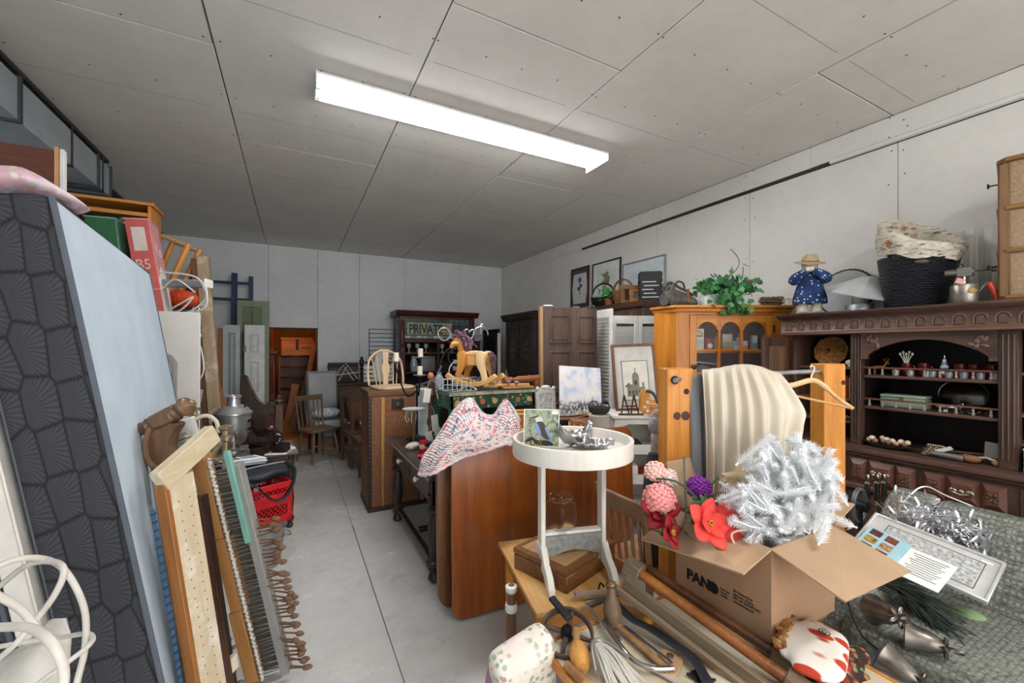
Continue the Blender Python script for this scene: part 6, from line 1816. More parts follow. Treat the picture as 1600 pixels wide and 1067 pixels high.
for k in range(70):
 c = Vector((rnd.gauss(0, .06), rnd.gauss(0, .07), .16 + rnd.gauss(0, .045)))
 mb.ell(c, (.03, .018, .005), 7, 4, Euler((rnd.uniform(-1, 1), rnd.uniform(-1, 1), rnd.uniform(0, 6))).to_matrix())
stuff(part('leaves', mb, mat('#3f9a44', .5, col2='#2a6a30'), t))
# framed panels standing in front of the wardrobe top
t = thing('picture_surround', 'wide empty brown picture surround standing on the wardrobe edge', 'frame', at(1000, 488, 4.95) * Vector((1, 1, 0)) + Vector((.1, .1, ht_ + .004)), rot=(R(-6), 0, -PSI + R(6)))
part('frame', MB().strip([(-.19, .04), (.22, .04), (.22, .17), (-.19, .17)], [(-.25, .0), (.28, .0), (.28, .225), (-.25, .225)], -.02, .02), wood('#9a6a48', '#5e3a26', .45, 'x'), t, bev=.005)
part('backing', MB().bx(-.2, .23, .0, .01, .03, .18), mat('#3a2c24', .7), t)
t = thing('slate_frame', 'small orange-wood framed slate in front of the brown frame', 'frame', at(1002, 490, 4.88) * Vector((1, 1, 0)) + Vector((.12, .09, ht_ + .024)), rot=(R(-6), 0, -PSI + R(4)))
part('frame', MB().strip([(-.12, .03), (.16, .03), (.16, .11), (-.12, .11)], [(-.17, -.02), (.21, -.02), (.21, .15), (-.17, .15)], -.02, .015), wood('#b57a3c', '#7a4a20', .45, 'x'), t, bev=.004)
part('slate', MB().bx(-.13, .17, .0, .008, .0, .12), mat('#4c4c4e', .6, col2='#63656a', sc=20), t)
# black slatted crate
p = at(1033, 470, 4.75)
t = thing('chalk_crate', 'black slatted crate with white chalk writing beside the leather bag', 'crate', (3.8, 3.64, ht_ + .003), -PSI + R(-12))
part('face_board', MB().bx(-.14, .1, -.1, -.085, 0, .36), BLACK, t, bev=.003)
for z in (.0, .075, .15, .225, .29):
 part('side_slat', MB().bx(.1, .112, -.09, .1, z + .01, z + .06).bx(-.15, -.14, -.09, .1, z + .01, z + .06), BLACK, t)
part('rear_board', MB().bx(-.14, .1, .085, .1, 0, .3).bx(-.14, .1, -.09, .09, 0, .01), BLACK, t)
chalk = mat('#cfd2cf', .9)
for i in range(5):
 part('chalk_line', MB().bx(-.12 + .02 * (i % 2), .07 - .03 * (i % 3), -.1015, -.1, .05 + i * .045, .062 + i * .045), chalk, t)
# ------------------------------------------------------------------ pine corner cupboard
pcp = at(1132, 700, 3.7)
t = thing('corner_cupboard', 'golden pine corner cupboard with an arched glazed door', 'cupboard', (pcp.x, pcp.y, 0), -PSI)
GP = wood('#d28a34', '#a8601a', .35)
GPX = wood('#d28a34', '#a8601a', .35, 'x')
k = 3.7 / 650
def lx(u):
 return (u - 1132) * k
def lz(v):
 return 1.6 + (545 - v) * k
x0, x1 = lx(1077), lx(1207)
part('front_stile', MB().bx(lx(1056), x0 - .003, -.01, .02, .06, 1.93), GP, t, bev=.003)
part('front_stile', MB().bx(x1 + .003, lx(1232), -.01, .02, .06, 1.93), GP, t, bev=.003)
part('canted_side', MB().prism([(lx(1056), -.01), (lx(1056), .02), (lx(1034), .2), (lx(1032), .17)], .06, 1.93, 'z'), GP, t, bev=.003)
part('canted_side', MB().prism([(lx(1232), -.01), (lx(1232), .02), (lx(1254), .2), (lx(1256), .17)], .06, 1.93, 'z'), GP, t, bev=.003)
part('frieze', MB().bx(x0 - .003, x1 + .003, -.008, .02, lz(492), 1.93), GPX, t, bev=.003)
cor = [(lx(1026), .2), (lx(1050), -.06), (lx(1238), -.06), (lx(1262), .2)]
part('cornice', MB().prism(cor, 1.96, 1.985, 'z'), GPX, t, bev=.006)
cor2 = [(lx(1030), .2), (lx(1053), -.035), (lx(1235), -.035), (lx(1258), .2)]
part('cornice_cove', MB().prism(cor2, 1.925, 1.96, 'z'), GPX, t, bev=.008)
part('back', MB().prism([(lx(1034), .2), (lx(1100), .36), (lx(1185), .36), (lx(1254), .2), (lx(1254), .19), (lx(1184), .34), (lx(1101), .34), (lx(1034), .19)], .0, 1.93, 'z'), wood('#6a3018', '#3e1a0c', .5), t)
part('top_board', MB().prism([(lx(1034), .2), (lx(1056), 0), (lx(1232), 0), (lx(1254), .2), (lx(1185), .35), (lx(1100), .35)], 1.9, 1.925, 'z'), GPX, t)
part('base', MB().prism([(lx(1034), .2), (lx(1056), 0), (lx(1232), 0), (lx(1254), .2), (lx(1185), .35), (lx(1100), .35)], 0, .06, 'z'), GPX, t)
shz = [lz(546) - .012, 1.28, .95, .5]
for z in shz:
 part('shelf', MB().prism([(lx(1040), .17), (x0, .04), (x1, .04), (lx(1250), .17), (lx(1184), .33), (lx(1101), .33)], z - .02, z, 'z'), GPX, t)
d = part('door', MB().bx(x0, lx(1088), -.012, .02, .95, lz(492) - .004), GP, t, bev=.002)
part('right_stile', MB().bx(lx(1196), x1, -.012, .02, .95, lz(492) - .004), GP, d, bev=.002)
cols = [(1088, 1121), (1125, 1156), (1160, 1196)]
zt = lz(492) - .004
zc_ = lz(503)
za = lz(520)
for (ua, ub) in cols:
 a, b = lx(ua), lx(ub)
 c = (a + b) / 2
 w = (b - a) / 2
 prof = [(-1, 0), (-1, .25), (-.86, .36), (-.86, .5), (-.55, .82), (-.2, 1), (.2, 1), (.55, .82), (.86, .5), (.86, .36), (1, .25), (1, 0)]
 low = [(c + w * p, za + (zc_ - za) * q) for p, q in prof]
 top = [(c + w * p, zt) for p, q in prof]
 part('arched_rail', MB().strip(low, top, -.012, .02, closed=False), GPX, d)
 for (v0_, v1_) in ((za, lz(546)), (lz(548), lz(582)), (lz(585), 1.12)):
  pass
 part('pane', MB().bx(a, b, .004, .007, 1.05, zc_), glass('#ffffff', .2, .03), d)
for (ua, ub) in ((1121, 1125), (1156, 1160)):
 part('muntin', MB().bx(lx(ua), lx(ub), -.012, .02, .95, zt), GP, d, bev=.002)
for v_ in (547, 583, 620):
 part('muntin', MB().bx(lx(1088), lx(1196), -.011, .018, lz(v_) - .01, lz(v_) + .008), GPX, d, bev=.002)
part('bottom_rail', MB().bx(lx(1088), lx(1196), -.012, .02, .95, 1.05), GPX, d)
part('door_knob', MB().lathe([(.01, 0), (.01, .012), (.022, .02), (.022, .03), (0, .038)], 14, (lx(1082), -.012, lz(573)), R3=Matrix.Rotation(PI / 2, 3, 'X')), DK, d)
part('lower_doors', MB().bx(x0, x1, -.012, .02, .1, .92), GP, t, bev=.003)
part('hinge', MB().bx(x1 - .004, x1 + .014, -.018, -.01, lz(520), lz(508)), DK, t)
TC = Matrix.Translation((pcp.x, pcp.y, 0)) @ Matrix.Rotation(-PSI, 4, 'Z')
def incup(x, y, z):
 return TC @ Vector((x, y, z))
zs = shz[0] + .001
def tin(name, label, c, w, dp, h, m, rnd_=False, band=None, y=.12):
 p = incup(c, y, zs)
 t = thing(name, label, 'tin', p, -PSI)
 if rnd_:
  part('can', MB().lathe([(0, 0), (w / 2, 0), (w / 2, h - .006), (w / 2 + .003, h - .004), (w / 2 + .003, h), (0, h)], 20), m, t)
  if band:
   part('label_band', MB().lathe([(w / 2 + .0005, h * .15), (w / 2 + .0015, h * .16), (w / 2 + .0015, h * .8), (w / 2 + .0005, h * .81)], 20), band, t)
 else:
  part('can', MB().bx(-w / 2, w / 2, -dp / 2, dp / 2, 0, h), m, t, bev=.006)
  if band:
   part('label_band', MB().bx(-w / 2 + .004, w / 2 - .004, -dp / 2 - .001, -dp / 2, h * .12, h * .5), band, t)
 return t
tt = tin('premium_tin', 'tall white tin with black lettering, left pane of the pine cupboard', lx(1098), .1, .08, .2, mat('#d8d4c6', .4, col2='#c4c0b2'), band=mat('#b8c0b4', .5))
text_part('letters', 'PREMIUM', .026, BLACK, tt, (-.042, -.0415, .125), (PI / 2, 0, 0), sx=.72, bold=.0006)
part('printed_stripe', MB().box((.0, -.0405, .17), (.09, .001, .012), (0, R(25), 0)).box((.0, -.0405, .185), (.06, .001, .008), (0, R(25), 0)), mat('#9c8a70', .5), tt)
tt = tin('coffee_tin', 'round red tin with a cream badge next to the white lettered tin', lx(1115), .085, 0, .115, mat('#8a2c30', .4), True)
part('badge', MB().lathe([(0, 0), (.024, 0), (.024, .002), (0, .002)], 14, (0.004, -.044, .045), R3=Matrix.Rotation(PI / 2, 3, 'X')), mat('#e0d2c0', .5), tt)
tin('coffee_tin', 'round pink and green tin in the middle pane of the pine cupboard', lx(1130), .07, 0, .13, mat('#b05a58', .4, col2='#5a7a50', sc=30), True, mat('#c07a70', .5, col2='#7a9a68', sc=40))
tin('biscuit_tin', 'tall steel tin with a floral label in the middle pane', lx(1144), .1, .09, .155, mat('#a8a498', .3, .6), band=mat('#a87860', .5, col2='#6a8a60', sc=50))
tin('bar_tin', 'low blue and white striped tin between middle and right pane', lx(1158), .06, .06, .09, mat('#8fb0c4', .4), band=mat('#e0e4e4', .5), y=.1)
tin('bar_tin', 'low tin with an orange child picture in the right pane', lx(1170), .07, .06, .09, mat('#c4ccd0', .4), band=mat('#d88050', .5), y=.1)
tin('candle_mould', 'tilted candle holder with a cream candle in the right pane', lx(1172), .03, 0, .15, mat('#4c4440', .4), True, mat('#d8c8a4', .6), y=.2)
tin('tall_bottle_box', 'narrow tall pale box with blue print at the right pane', lx(1190), .05, .05, .14, mat('#b9c2c4', .4), band=mat('#7a94a8', .5))
zs = 1.281
p = incup(lx(1108), .14, zs)
t = thing('glass_decanter', 'grey cut-glass bowl with a stem mouth on the lower cupboard shelf', 'bowl', p, -PSI)
part('bowl', MB().ell((0, 0, .09), (.085, .07, .085), 20, 12), mat('#8d9498', .15, .4, '#5c6468', 20), t)
part('mouth', MB().lathe([(.03, 0), (.045, .02), (.04, .022), (.02, .006)], 16, (.0, -.07, .09), R3=Matrix.Rotation(R(80), 3, 'X')), mat('#c4c8ca', .2, .4), t)
part('paddle', MB().box((.02, -.02, .19), (.2, .03, .012), (0, R(6), R(10))), mat('#c9ccce', .3, .3), t)
p = incup(lx(1172), .14, zs)
solo('white_bowl', 'white china bowl behind the right lower pane of the pine cupboard', 'bowl', MB().lathe([(0, 0), (.04, 0), (.08, .06), (.085, .065), (.075, .06), (0, .01)], 22), WHITE, p)
# leather bag, ivy and nest on the cupboard
tz2 = 1.986
LEA = mat('#6a655f', .55, col2='#3c3834', sc=14, bump=.5)
t = thing('doctor_bag', 'worn grey leather doctor bag on the left of pine cupboard', 'bag', incup(lx(1064), .08, tz2), -PSI + R(18))
bag = [(-.13, 0), (.17, 0), (.18, .06), (.165, .15), (.04, .17), (-.06, .2), (-.1, .17), (-.14, .1)]
def bagsec(s, v):
 x = -.15 + .33 * v
 hh = (.1 + .09 * (1 - v)) if v > .12 else .15
 a = 2 * PI * s
 e = 1 - .25 * (2 * v - 1) ** 6
 y = .085 * math.cos(a) * e
 z = hh * (.5 + .5 * math.sin(a)) ** .9 * e
 y *= (1 - .55 * (z / hh) ** 2)
 q = noise.noise((x * 12, y * 12, z * 12)) * .012
 return (x, y + q, max(z + q * .6, 0))
mb = MB().grid(bagsec, 24, 18, True)
mb.add([bagsec(i / 24, 0) for i in range(24)], [tuple(range(24))])
mb.add([bagsec(i / 24, 1) for i in range(24)], [tuple(range(24))])
part('body', mb, LEA, t, sm=60)
part('frame_bar', MB().tube(cat([(-.14, 0, .16), (-.08, 0, .21), (.02, 0, .17), (.1, 0, .145), (.17, 0, .11)], 5), .012, 8), mat('#45413c', .5), t)
part('end_fold', MB().prism([(-.13, .0), (-.13, .13), (-.1, .2), (-.075, .13), (-.08, .0)], -.075, -.06), LEA, t, bev=.004)
part('handle', MB().tube(cat([(-.02, 0, .18), (.0, 0, .225), (.06, 0, .215), (.08, 0, .165)], 5), .008, 8), mat('#3a3632', .6), t)
part('strap', MB().bx(.04, .06, -.085, -.075, .03, .15), mat('#8a5a3a', .6), t)
t = thing('ivy_plant', 'bushy green ivy in a white planter trailing over the pine cupboard', 'plant', incup(lx(1140), .08, tz2), -PSI)
part('planter', MB().prism(rrect(.42, .15, .03), 0, .1, 'z'), mat('#d6d8da', .5), t, bev=.006)
leafm = MB()
for k_ in range(1):
 pl = [(0, 0), (.018, -.006), (.034, .004), (.026, .018), (.03, .034), (.014, .034), (0, .052), (-.014, .034), (-.03, .034), (-.026, .018), (-.034, .004), (-.018, -.006)]
 leafm.prism(pl, -.0008, .0008, 'z')
lm = leafm.mesh('leaf', sm=0)
LF = [mat('#3f8a48', .5, col2='#2c6434', sc=5), mat('#5fa863', .5, col2='#3f8248', sc=5), mat('#2a6232', .5, col2='#1c4424', sc=5)]
lms = []
for m_ in LF:
 c = lm.copy()
 c.materials.append(m_)
 lms.append(c)
rr = random.Random(11)
for i in range(290):
 if i < 225:
  x, y = rr.uniform(-.24, .25), rr.gauss(0, .08)
  z = .1 + abs(rr.gauss(.07, .055)) * (1.1 - abs(x) * 1.6)
 else:
  u_ = rr.random()
  x, y, z = rr.gauss(-.02, .1) * (1 - .45 * u_), -.11 - rr.random() * .05, .1 - u_ * .19
 inst('leaf', lms[i % 3], None, t, (x, y - .02, z), (rr.uniform(.5, 1.7), rr.uniform(-.6, .6), rr.uniform(-1.2, 1.2)), (.75 + rr.random() * .3,) * 3)
part('vine_stems', MB().tube(cat([(-.05, -.05, .12), (-.06, -.13, .1), (-.02, -.15, .02), (0, -.14, -.06)], 5), .004, 5), mat('#5a6a3c', .7), t)
TW = mat('#57504a', .8)
for pts in ([(.0, 0, .12), (.02, 0, .24), (.1, 0, .33), (.13, 0, .4), (.1, 0, .47), (.05, 0, .52)], [(.03, 0, .25), (.06, 0, .33), (.06, 0, .36)], [(.13, 0, .15), (.16, 0, .28), (.165, 0, .36)], [(-.02, 0, .15), (-.08, 0, .28), (-.1, 0, .3)]):
 part('bare_twig', MB().tube(cat(pts, 4), .0035, 5), TW, t)
part('dried_bloom', MB().lathe([(.0, 0), (.03, .02), (.045, .05), (.02, .03), (0, .03)], 9, (.16, -.1, .17)), mat('#a08c78', .8), t)
t = thing('birds_nest', 'straw bird nest with loose stalks at the right of the ivy', 'nest', incup(lx(1212), .06, tz2), -PSI)
rr = random.Random(3)
mb = MB()
for i in range(150):
 a = rr.uniform(0, 6.28)
 r_ = rr.uniform(.06, .1)
 z = rr.uniform(.012, .075)
 mb.tube([(r_ * math.cos(a + q) * 1.15, r_ * math.sin(a + q) * .7, z + rr.uniform(-.008, .012)) for q in (-.5, 0, .5)], .0025, 4)
stuff(part('woven_straw', mb, mat('#a89678', .9, col2='#7c6c54'), t))
part('bowl_core', MB().lathe([(0, 0), (.07, 0), (.085, .03), (.07, .05), (.03, .02), (0, .02)], 16, sx=1.1, sy=.7), mat('#5c5040', .9), t)
for k_ in range(7):
 part('stalk', MB().tube(cat([(.05 + .02 * k_, -.06, .05), (.09 + .02 * k_, -.09, .055), (.1 + .025 * k_, -.1, .005 - .03 * (k_ % 2))], 4), .0025, 4), mat('#d2c09a', .8), t)
# ------------------------------------------------------------------ dark carved hutch
HY = 1.11
t = thing('hutch', 'big dark carved oak hutch with arched open shelves along the right wall', 'hutch', (3.5, HY, 0), R(-90))
HT = Matrix.Translation((3.5, HY, 0)) @ Matrix.Rotation(R(-90), 4, 'Z')
HD = wood('#5c4438', '#261913', .38)
HDX = wood('#6a4f43', '#2e1f19', .38, 'x')
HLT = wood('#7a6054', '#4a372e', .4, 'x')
HIN = wood('#2a1e1a', '#120c0a', .5)
hw = .78
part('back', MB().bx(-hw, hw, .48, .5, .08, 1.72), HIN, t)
part('cornice', MB().prism([(-.12, 1.865), (-.12, 1.85), (-.085, 1.83), (-.05, 1.83), (-.05, 1.73), (-.065, 1.72), (-.065, 1.705), (.5, 1.705), (.5, 1.865)], -hw - .06, hw + .06, 'x'), HDX, t, bev=.004)
for i in range(19):
 x = -.77 + i * .0855
 part('frieze_arch', MB().tube([(x + .028 * math.cos(a), -.052, 1.775 + .03 * math.sin(a)) for a in [PI * j / 8 for j in range(9)]] + [(x - .028, -.052, 1.745)], .006, 5), HLT, t)
 part('frieze_boss', MB().prism(arc(x, 1.775, .017, 0, 180, 6, .02) + [(x - .017, 1.745), (x + .017, 1.745)], -.058, -.048), HDX, t)
for x in (-.36, .3475):
 w_ = .032 if x < 0 else .038
 part('pilaster', MB().bx(x - w_, x + w_, 0, .06, .93, 1.705), HD, t, bev=.003)
 for q in (-.5, 0, .5):
  part('flute', MB().cyl((x + q * w_ * 1.1, -.001, .98), (x + q * w_ * 1.1, -.001, 1.68), .006, n=6), HD, t)
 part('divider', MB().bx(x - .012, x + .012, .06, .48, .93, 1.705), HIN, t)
for x in (-hw, hw - .025):
 part('end_panel', MB().bx(x, x + .025, 0, .5, .93, 1.705), HD, t, bev=.003)
# arch over centre bay
a0, a1 = -.328, .31
n_ = 16
low = [(a0, 1.53), (a0 + .035, 1.53)] + [(a0 + .035 + (a1 - a0 - .07) * i / n_, 1.555 + .105 * math.sin(PI * i / n_) ** .75) for i in range(n_ + 1)] + [(a1 - .035, 1.53), (a1, 1.53)]
top = [(p_[0], 1.705) for p_ in low]
part('arch_rail', MB().strip(low, top, -.005, .025, closed=False), HDX, t)
for s in (-1, 1):
 cx = (a0 + .075) if s < 0 else (a1 - .075)
 mb = MB()
 for j in range(9):
  mb.ell((cx + rnd.uniform(-.04, .04) - s * .0, -.006, 1.65 + rnd.uniform(-.04, .035)), (.02, .008, .012), 8, 5, Euler((0, rnd.uniform(0, 3), 0)).to_matrix())
 part('carved_spandrel', mb, HLT, t)
for z in (1.42, 1.205):
 part('shelf', MB().bx(a0, a1, .03, .48, z - .02, z), HDX, t, bev=.003)
 g_ = part('gallery_rail', MB().bx(a0, a1, .03, .042, z + .045, z + .056), wood('#7a5440', '#4a2e20', .4, 'x'), t)
 for i in range(9):
  part('gallery_spindle', MB().lathe([(.004, 0), (.009, .012), (.004, .024), (.007, .034), (.003, .046)], 8, (a0 + .035 + i * .071, .036, z)), mat('#8d8078', .3), g_)
for (xa, xb) in ((-hw + .025, -.372), (.36, hw - .025)):
 for z in (1.47, 1.24, 1.08):
  part('side_shelf', MB().bx(xa, xb, .05, .48, z - .018, z), wood('#7a5c48', '#4c3426', .45, 'x'), t, bev=.002)
part('counter', MB().bx(-hw - .03, hw + .03, -.11, .5, .895, .93), HDX, t, bev=.01, seg=2)
part('counter_mould', MB().bx(-hw - .015, hw + .015, -.09, .48, .87, .895), HDX, t, bev=.006)
part('drawer_case', MB().bx(-hw, hw, -.07, .5, .68, .87), HD, t)
part('drawer_lip', MB().bx(-hw - .02, hw + .02, -.1, .0, .645, .68), wood('#6a4c3c', '#3a261c', .4, 'x'), t, bev=.006)
for (xa, xb) in ((-.36, -.015), (.02, .36)):
 w_ = (xb - xa) / 3.2
 for j, (s0, ww) in enumerate(((0, .9), (.98, 1.25), (2.3, .9))):
  c0 = xa + s0 * w_
  d = part('drawer_front', MB().add([(c0, -.072, .70), (c0 + ww * w_, -.072, .70), (c0 + ww * w_, -.072, .85), (c0, -.072, .85), (c0 + .025, -.096, .735), (c0 + ww * w_ - .025, -.096, .735), (c0 + ww * w_ - .025, -.096, .815), (c0 + .025, -.096, .815)], [(0, 1, 2, 3), (4, 5, 6, 7), (0, 1, 5, 4), (1, 2, 6, 5), (2, 3, 7, 6), (3, 0, 4, 7)]), wood('#7a503e', '#3c2018', .35, 'x'), t, sm=0)
  cx = c0 + ww * w_ / 2
  if j == 1:
   part('pull', MB().ell((cx, -.1, .775), (.012, .006, .014), 8, 6).ell((cx - .035, -.1, .775), (.018, .005, .016), 10, 6).ell((cx + .035, -.1, .775), (.018, .005, .016), 10, 6).tube([(cx - .03, -.108, .77), (cx, -.115, .762), (cx + .03, -.108, .77)], .004, 6), mat('#b8b0a4', .3, .9), d)
  else:
   mb = MB()
   for q in range(6):
    a = q * PI / 3
    mb.ell((cx + .018 * math.cos(a), -.098, .775 + .018 * math.sin(a)), (.012, .005, .006), 8, 5, Matrix.Rotation(-a, 3, 'Y'))
   part('carved_flower', mb, HDX, d)
for x in (-hw + .05, -.41, .41, hw - .13):
 for q in range(4):
  part('fluted_strip', MB().cyl((x + q * .022, -.07, .70), (x + q * .022, -.07, .85), .008, n=6), HD, t)
part('lower_case', MB().bx(-hw, hw, -.05, .5, .08, .645), HD, t)
for x in (-.76, -.37, .02, .4):
 panelled(t, .36, x, .12, .62, HD, 'lower_door', -.075)
part('plinth', MB().bx(-hw - .02, hw + .02, -.08, .5, 0, .08), HDX, t, bev=.006)
od = part('open_door', MB().bx(-hw - .04, -hw - .015, -.34, -.02, .96, 1.69), HD, t, bev=.003)
part('door_panel', MB().bx(-hw - .012, -hw - .006, -.29, -.07, 1.03, 1.62), wood('#7a5c48', '#3a281e', .5, 'z', 2), od, bev=.004)
def inh(x, y, z):
 return HT @ Vector((x, y, z))
def hsolo(name, label, cat_, mb, m, x, y, z, rz=0, rot=None, **k):
 o = solo(name, label, cat_, mb, m, inh(x, y, z + .0008), R(-90) + rz, rot=rot, **k)
 return o
# left bay
t = thing('wicker_plate', 'round woven wicker bread basket standing in the left bay of hutch', 'basket', inh(-.6, .16, 1.471), rot=(R(-14), 0, R(-90)))
WKT = mat('#c08a4a', .7, col2='#8a5a28', sc=40)
for i in range(9):
 r_ = .11 - i * .011
 part('woven_ring', MB().tube([(r_ * math.cos(a) , -.004 * i + .006 * math.sin(a * 10 + i), .116 + r_ * math.sin(a)) for a in [j * PI / 20 for j in range(40)]], .0062, 6, True), WKT, t)
for i in range(16):
 a = i * PI / 8
 part('spoke', MB().cyl((.015 * math.cos(a), .0, .116 + .015 * math.sin(a)), (.112 * math.cos(a + .3), .004, .116 + .112 * math.sin(a + .3)), .004, n=5), WKT, t)
part('backing', MB().lathe([(0, 0), (.1, 0), (.1, .004), (0, .004)], 20, (0, .012, .116), R3=Matrix.Rotation(PI / 2, 3, 'X')), mat('#6a4824', .8), t)
for i, (c, lab) in enumerate((('#8a2c2a', 'red'), ('#a8743c', 'tan'), ('#5c3a2c', 'brown'), ('#b04a34', 'orange-red'))):
 hsolo('old_book', '%s old book leaning in the left bay of the hutch' % lab, 'book', MB().bx(0, .022, 0, .12, 0, .16 - .01 * (i % 2)), mat(c, .7), -.47 + i * .026, .1, 1.241, rot=None, group='old books in the hutch', bev=.002)
hsolo('rolling_pin', 'small wooden rolling pin on the middle shelf of the left bay', 'rolling pin', MB().lathe([(0, -.09), (.007, -.088), (.007, -.06), (.016, -.055), (.016, .055), (.007, .06), (.007, .088), (0, .09)], 12, R3=Matrix.Rotation(PI / 2, 3, 'Y')), OAK, -.5, .1, 1.097)
hsolo('china_bird', 'little white china bird at the right of the left bay top shelf', 'figurine', MB().ell((0, 0, .028), (.035, .02, .022), 14, 8).ell((.03, 0, .055), (.014, .013, .014), 10, 6).lathe([(.02, 0), (.012, .012), (0, .012)], 10), WHITE, -.43, .1, 1.471)
hsolo('copper_pot', 'small copper pot on the lower shelf of the left bay', 'pot', MB().lathe([(0, 0), (.04, 0), (.05, .03), (.045, .06), (.05, .065), (0, .05)], 16), mat('#b0683c', .3, .8), -.56, .12, 1.081)
# centre bay, upper shelf
RG = mat('#6a1018', .15, 0, '#3c080c')
cups = [(-.13, 'leftmost, holding white sprigs'), (-.045, 'second from the left'), (.125, 'third from the left'), (.185, 'fourth from the left'), (.26, 'rightmost')]
for i, (x, w) in enumerate(cups):
 t = thing('ruby_cup', 'ruby glass cup on the upper hutch shelf, ' + w, 'cup', inh(x, .13, 1.4208), R(-90), 'ruby cups on the hutch')
 part('glass', MB().lathe([(0, 0), (.024, 0), (.026, .01), (.027, .085), (.024, .085), (.022, .012), (0, .012)], 18), RG, t)
 part('handle', MB().tube(cat([(.025, 0, .07), (.043, 0, .06), (.04, 0, .03), (.025, 0, .02)], 4), .004, 6), RG, t)
 if i == 0:
  for k_ in range(5):
   part('sprig', MB().tube(cat([(0, 0, .05), (.008 * (k_ - 2), 0, .11), (.016 * (k_ - 2), .0, .14 + .012 * (k_ % 2))], 4), .003, 5).ell((.016 * (k_ - 2), 0, .145 + .012 * (k_ % 2)), (.007, .006, .009), 6, 5), mat('#d8d8cc', .7), t)
t = thing('glass_tree', 'striped spiral ornament tree on the upper hutch shelf', 'ornament', inh(.052, .14, 1.4208), R(-90))
for i in range(6):
 r_ = .033 - i * .0048
 part('tier', MB().lathe([(0, 0), (r_, 0), (r_ * 1.1, .009), (r_ * .7, .019), (0, .02)], 14, (0, 0, .001 + i * .019)), mat(('#c8603c', '#dfe0e4', '#3c4a6a', '#d8dce0', '#7a8aa4', '#e4e4e8')[i], .25), t)
part('finial', MB().lathe([(0, .115), (.006, .12), (.003, .14), (0, .145)], 8), STEEL, t)
t = thing('twig_reindeer', 'small brown twig reindeer at the left of the upper hutch shelf', 'figurine', inh(-.28, .13, 1.4208), R(-90))
part('body', MB().tube([(-.025, 0, .05), (.03, 0, .052)], .01, 8), OAK, t)
for (x, y) in ((-.02, -.008), (-.02, .008), (.025, -.008), (.025, .008)):
 part('leg', MB().cyl((x, y, 0), (x * .9, y, .05), .003, n=5), OAK, t)
part('neck', MB().tube([(.03, 0, .052), (.045, 0, .08), (.06, 0, .078)], .006, 6), OAK, t)
part('antler', MB().tube([(.045, 0, .085), (.03, 0, .105), (.05, 0, .115)], .0025, 5).tube([(.045, 0, .085), (.06, 0, .11)], .0025, 5), OAK, t)
for i, x in enumerate((-.165, -.09, -.01, .015, .09, .155, .225, .285)):
 t = thing('glass_salt', 'small clear glass salt behind the upper gallery rail, %s from the left' % ('first', 'second', 'third', 'fourth', 'fifth', 'sixth', 'seventh', 'eighth')[i], 'glass', inh(x, .075, 1.4208), R(-90), 'glass salts on the hutch')
 part('bowl', MB().lathe([(0, 0), (.016, 0), (.02, .02), (.018, .04), (.014, .03), (0, .012)], 12), mat('#a8aeb0', .1, .3), t)
 part('rim', MB().tube([(.019 * math.cos(a), .019 * math.sin(a), .04) for a in [j * PI / 6 for j in range(12)]], .002, 5, True), STEEL, t)
# second shelf
t = thing('tin_box', 'long pale green metal tin box on the lower gallery shelf', 'tin', inh(-.14, .14, 1.2058), R(-90))
part('box', MB().bx(-.115, .115, -.05, .06, 0, .065), mat('#8ea08c', .4, .2, '#7c8e7a'), t, bev=.004)
part('lid', MB().bx(-.118, .118, -.053, .063, .066, .085), mat('#98aa96', .4, .2), t, bev=.006)
part('clasp', MB().bx(-.008, .008, -.057, -.05, .045, .075), BRASS, t)
t = thing('silver_salver', 'oval tarnished silver salver standing behind the green tin', 'tray', inh(.085, .3, 1.2058), rot=(R(-12), 0, R(-90)))
part('dish', MB().lathe([(0, .012), (.085, .01), (.1, 0), (.104, .003), (.1, .006), (0, .016)], 36, (0, 0, .1), R3=Matrix.Rotation(PI / 2, 3, 'X'), sx=1.1, sy=.95), mat('#77726c', .2, .95, '#3c3834', 6), t)
part('rim', MB().tube([(.114 * math.cos(a), -.002, .1 + .098 * math.sin(a)) for a in [j * PI / 20 for j in range(40)]], .004, 6, True), mat('#b8b2a8', .25, .95), t)
hsolo('sauce_boat', 'small silver sauce boat in front of the salver', 'dish', MB().ell((0, 0, .03), (.05, .024, .02), 16, 8).lathe([(.02, 0), (.012, .014), (0, .014)], 12).tube(cat([(.045, 0, .035), (.075, 0, .06), (.06, 0, .02)], 4), .004, 6), CHROME, .06, .14, 1.205)
for i in range(11):
 x = .12 + .017 * i + rnd.uniform(-.004, .004)
 t = thing('silver_spoon', 'loose tarnished spoon heaped right of the salver, number %s from the left' % ('one', 'two', 'three', 'four', 'five', 'six', 'seven', 'eight', 'nine', 'ten', 'eleven')[i], 'spoon', inh(x, .12 + rnd.uniform(-.03, .05), 1.206 + .004 * (i % 3)), rot=(0, 0, rnd.uniform(-2, -1)), group='loose spoons on the hutch')
 part('bowl', MB().ell((0, .055, .006), (.011, .017, .005), 10, 6), mat('#a49c90', .25, .9), t)
 part('handle', MB().tube([(0, .04, .006), (0, -.05, .008)], [.003, .004], 6), mat('#a49c90', .25, .9), t)
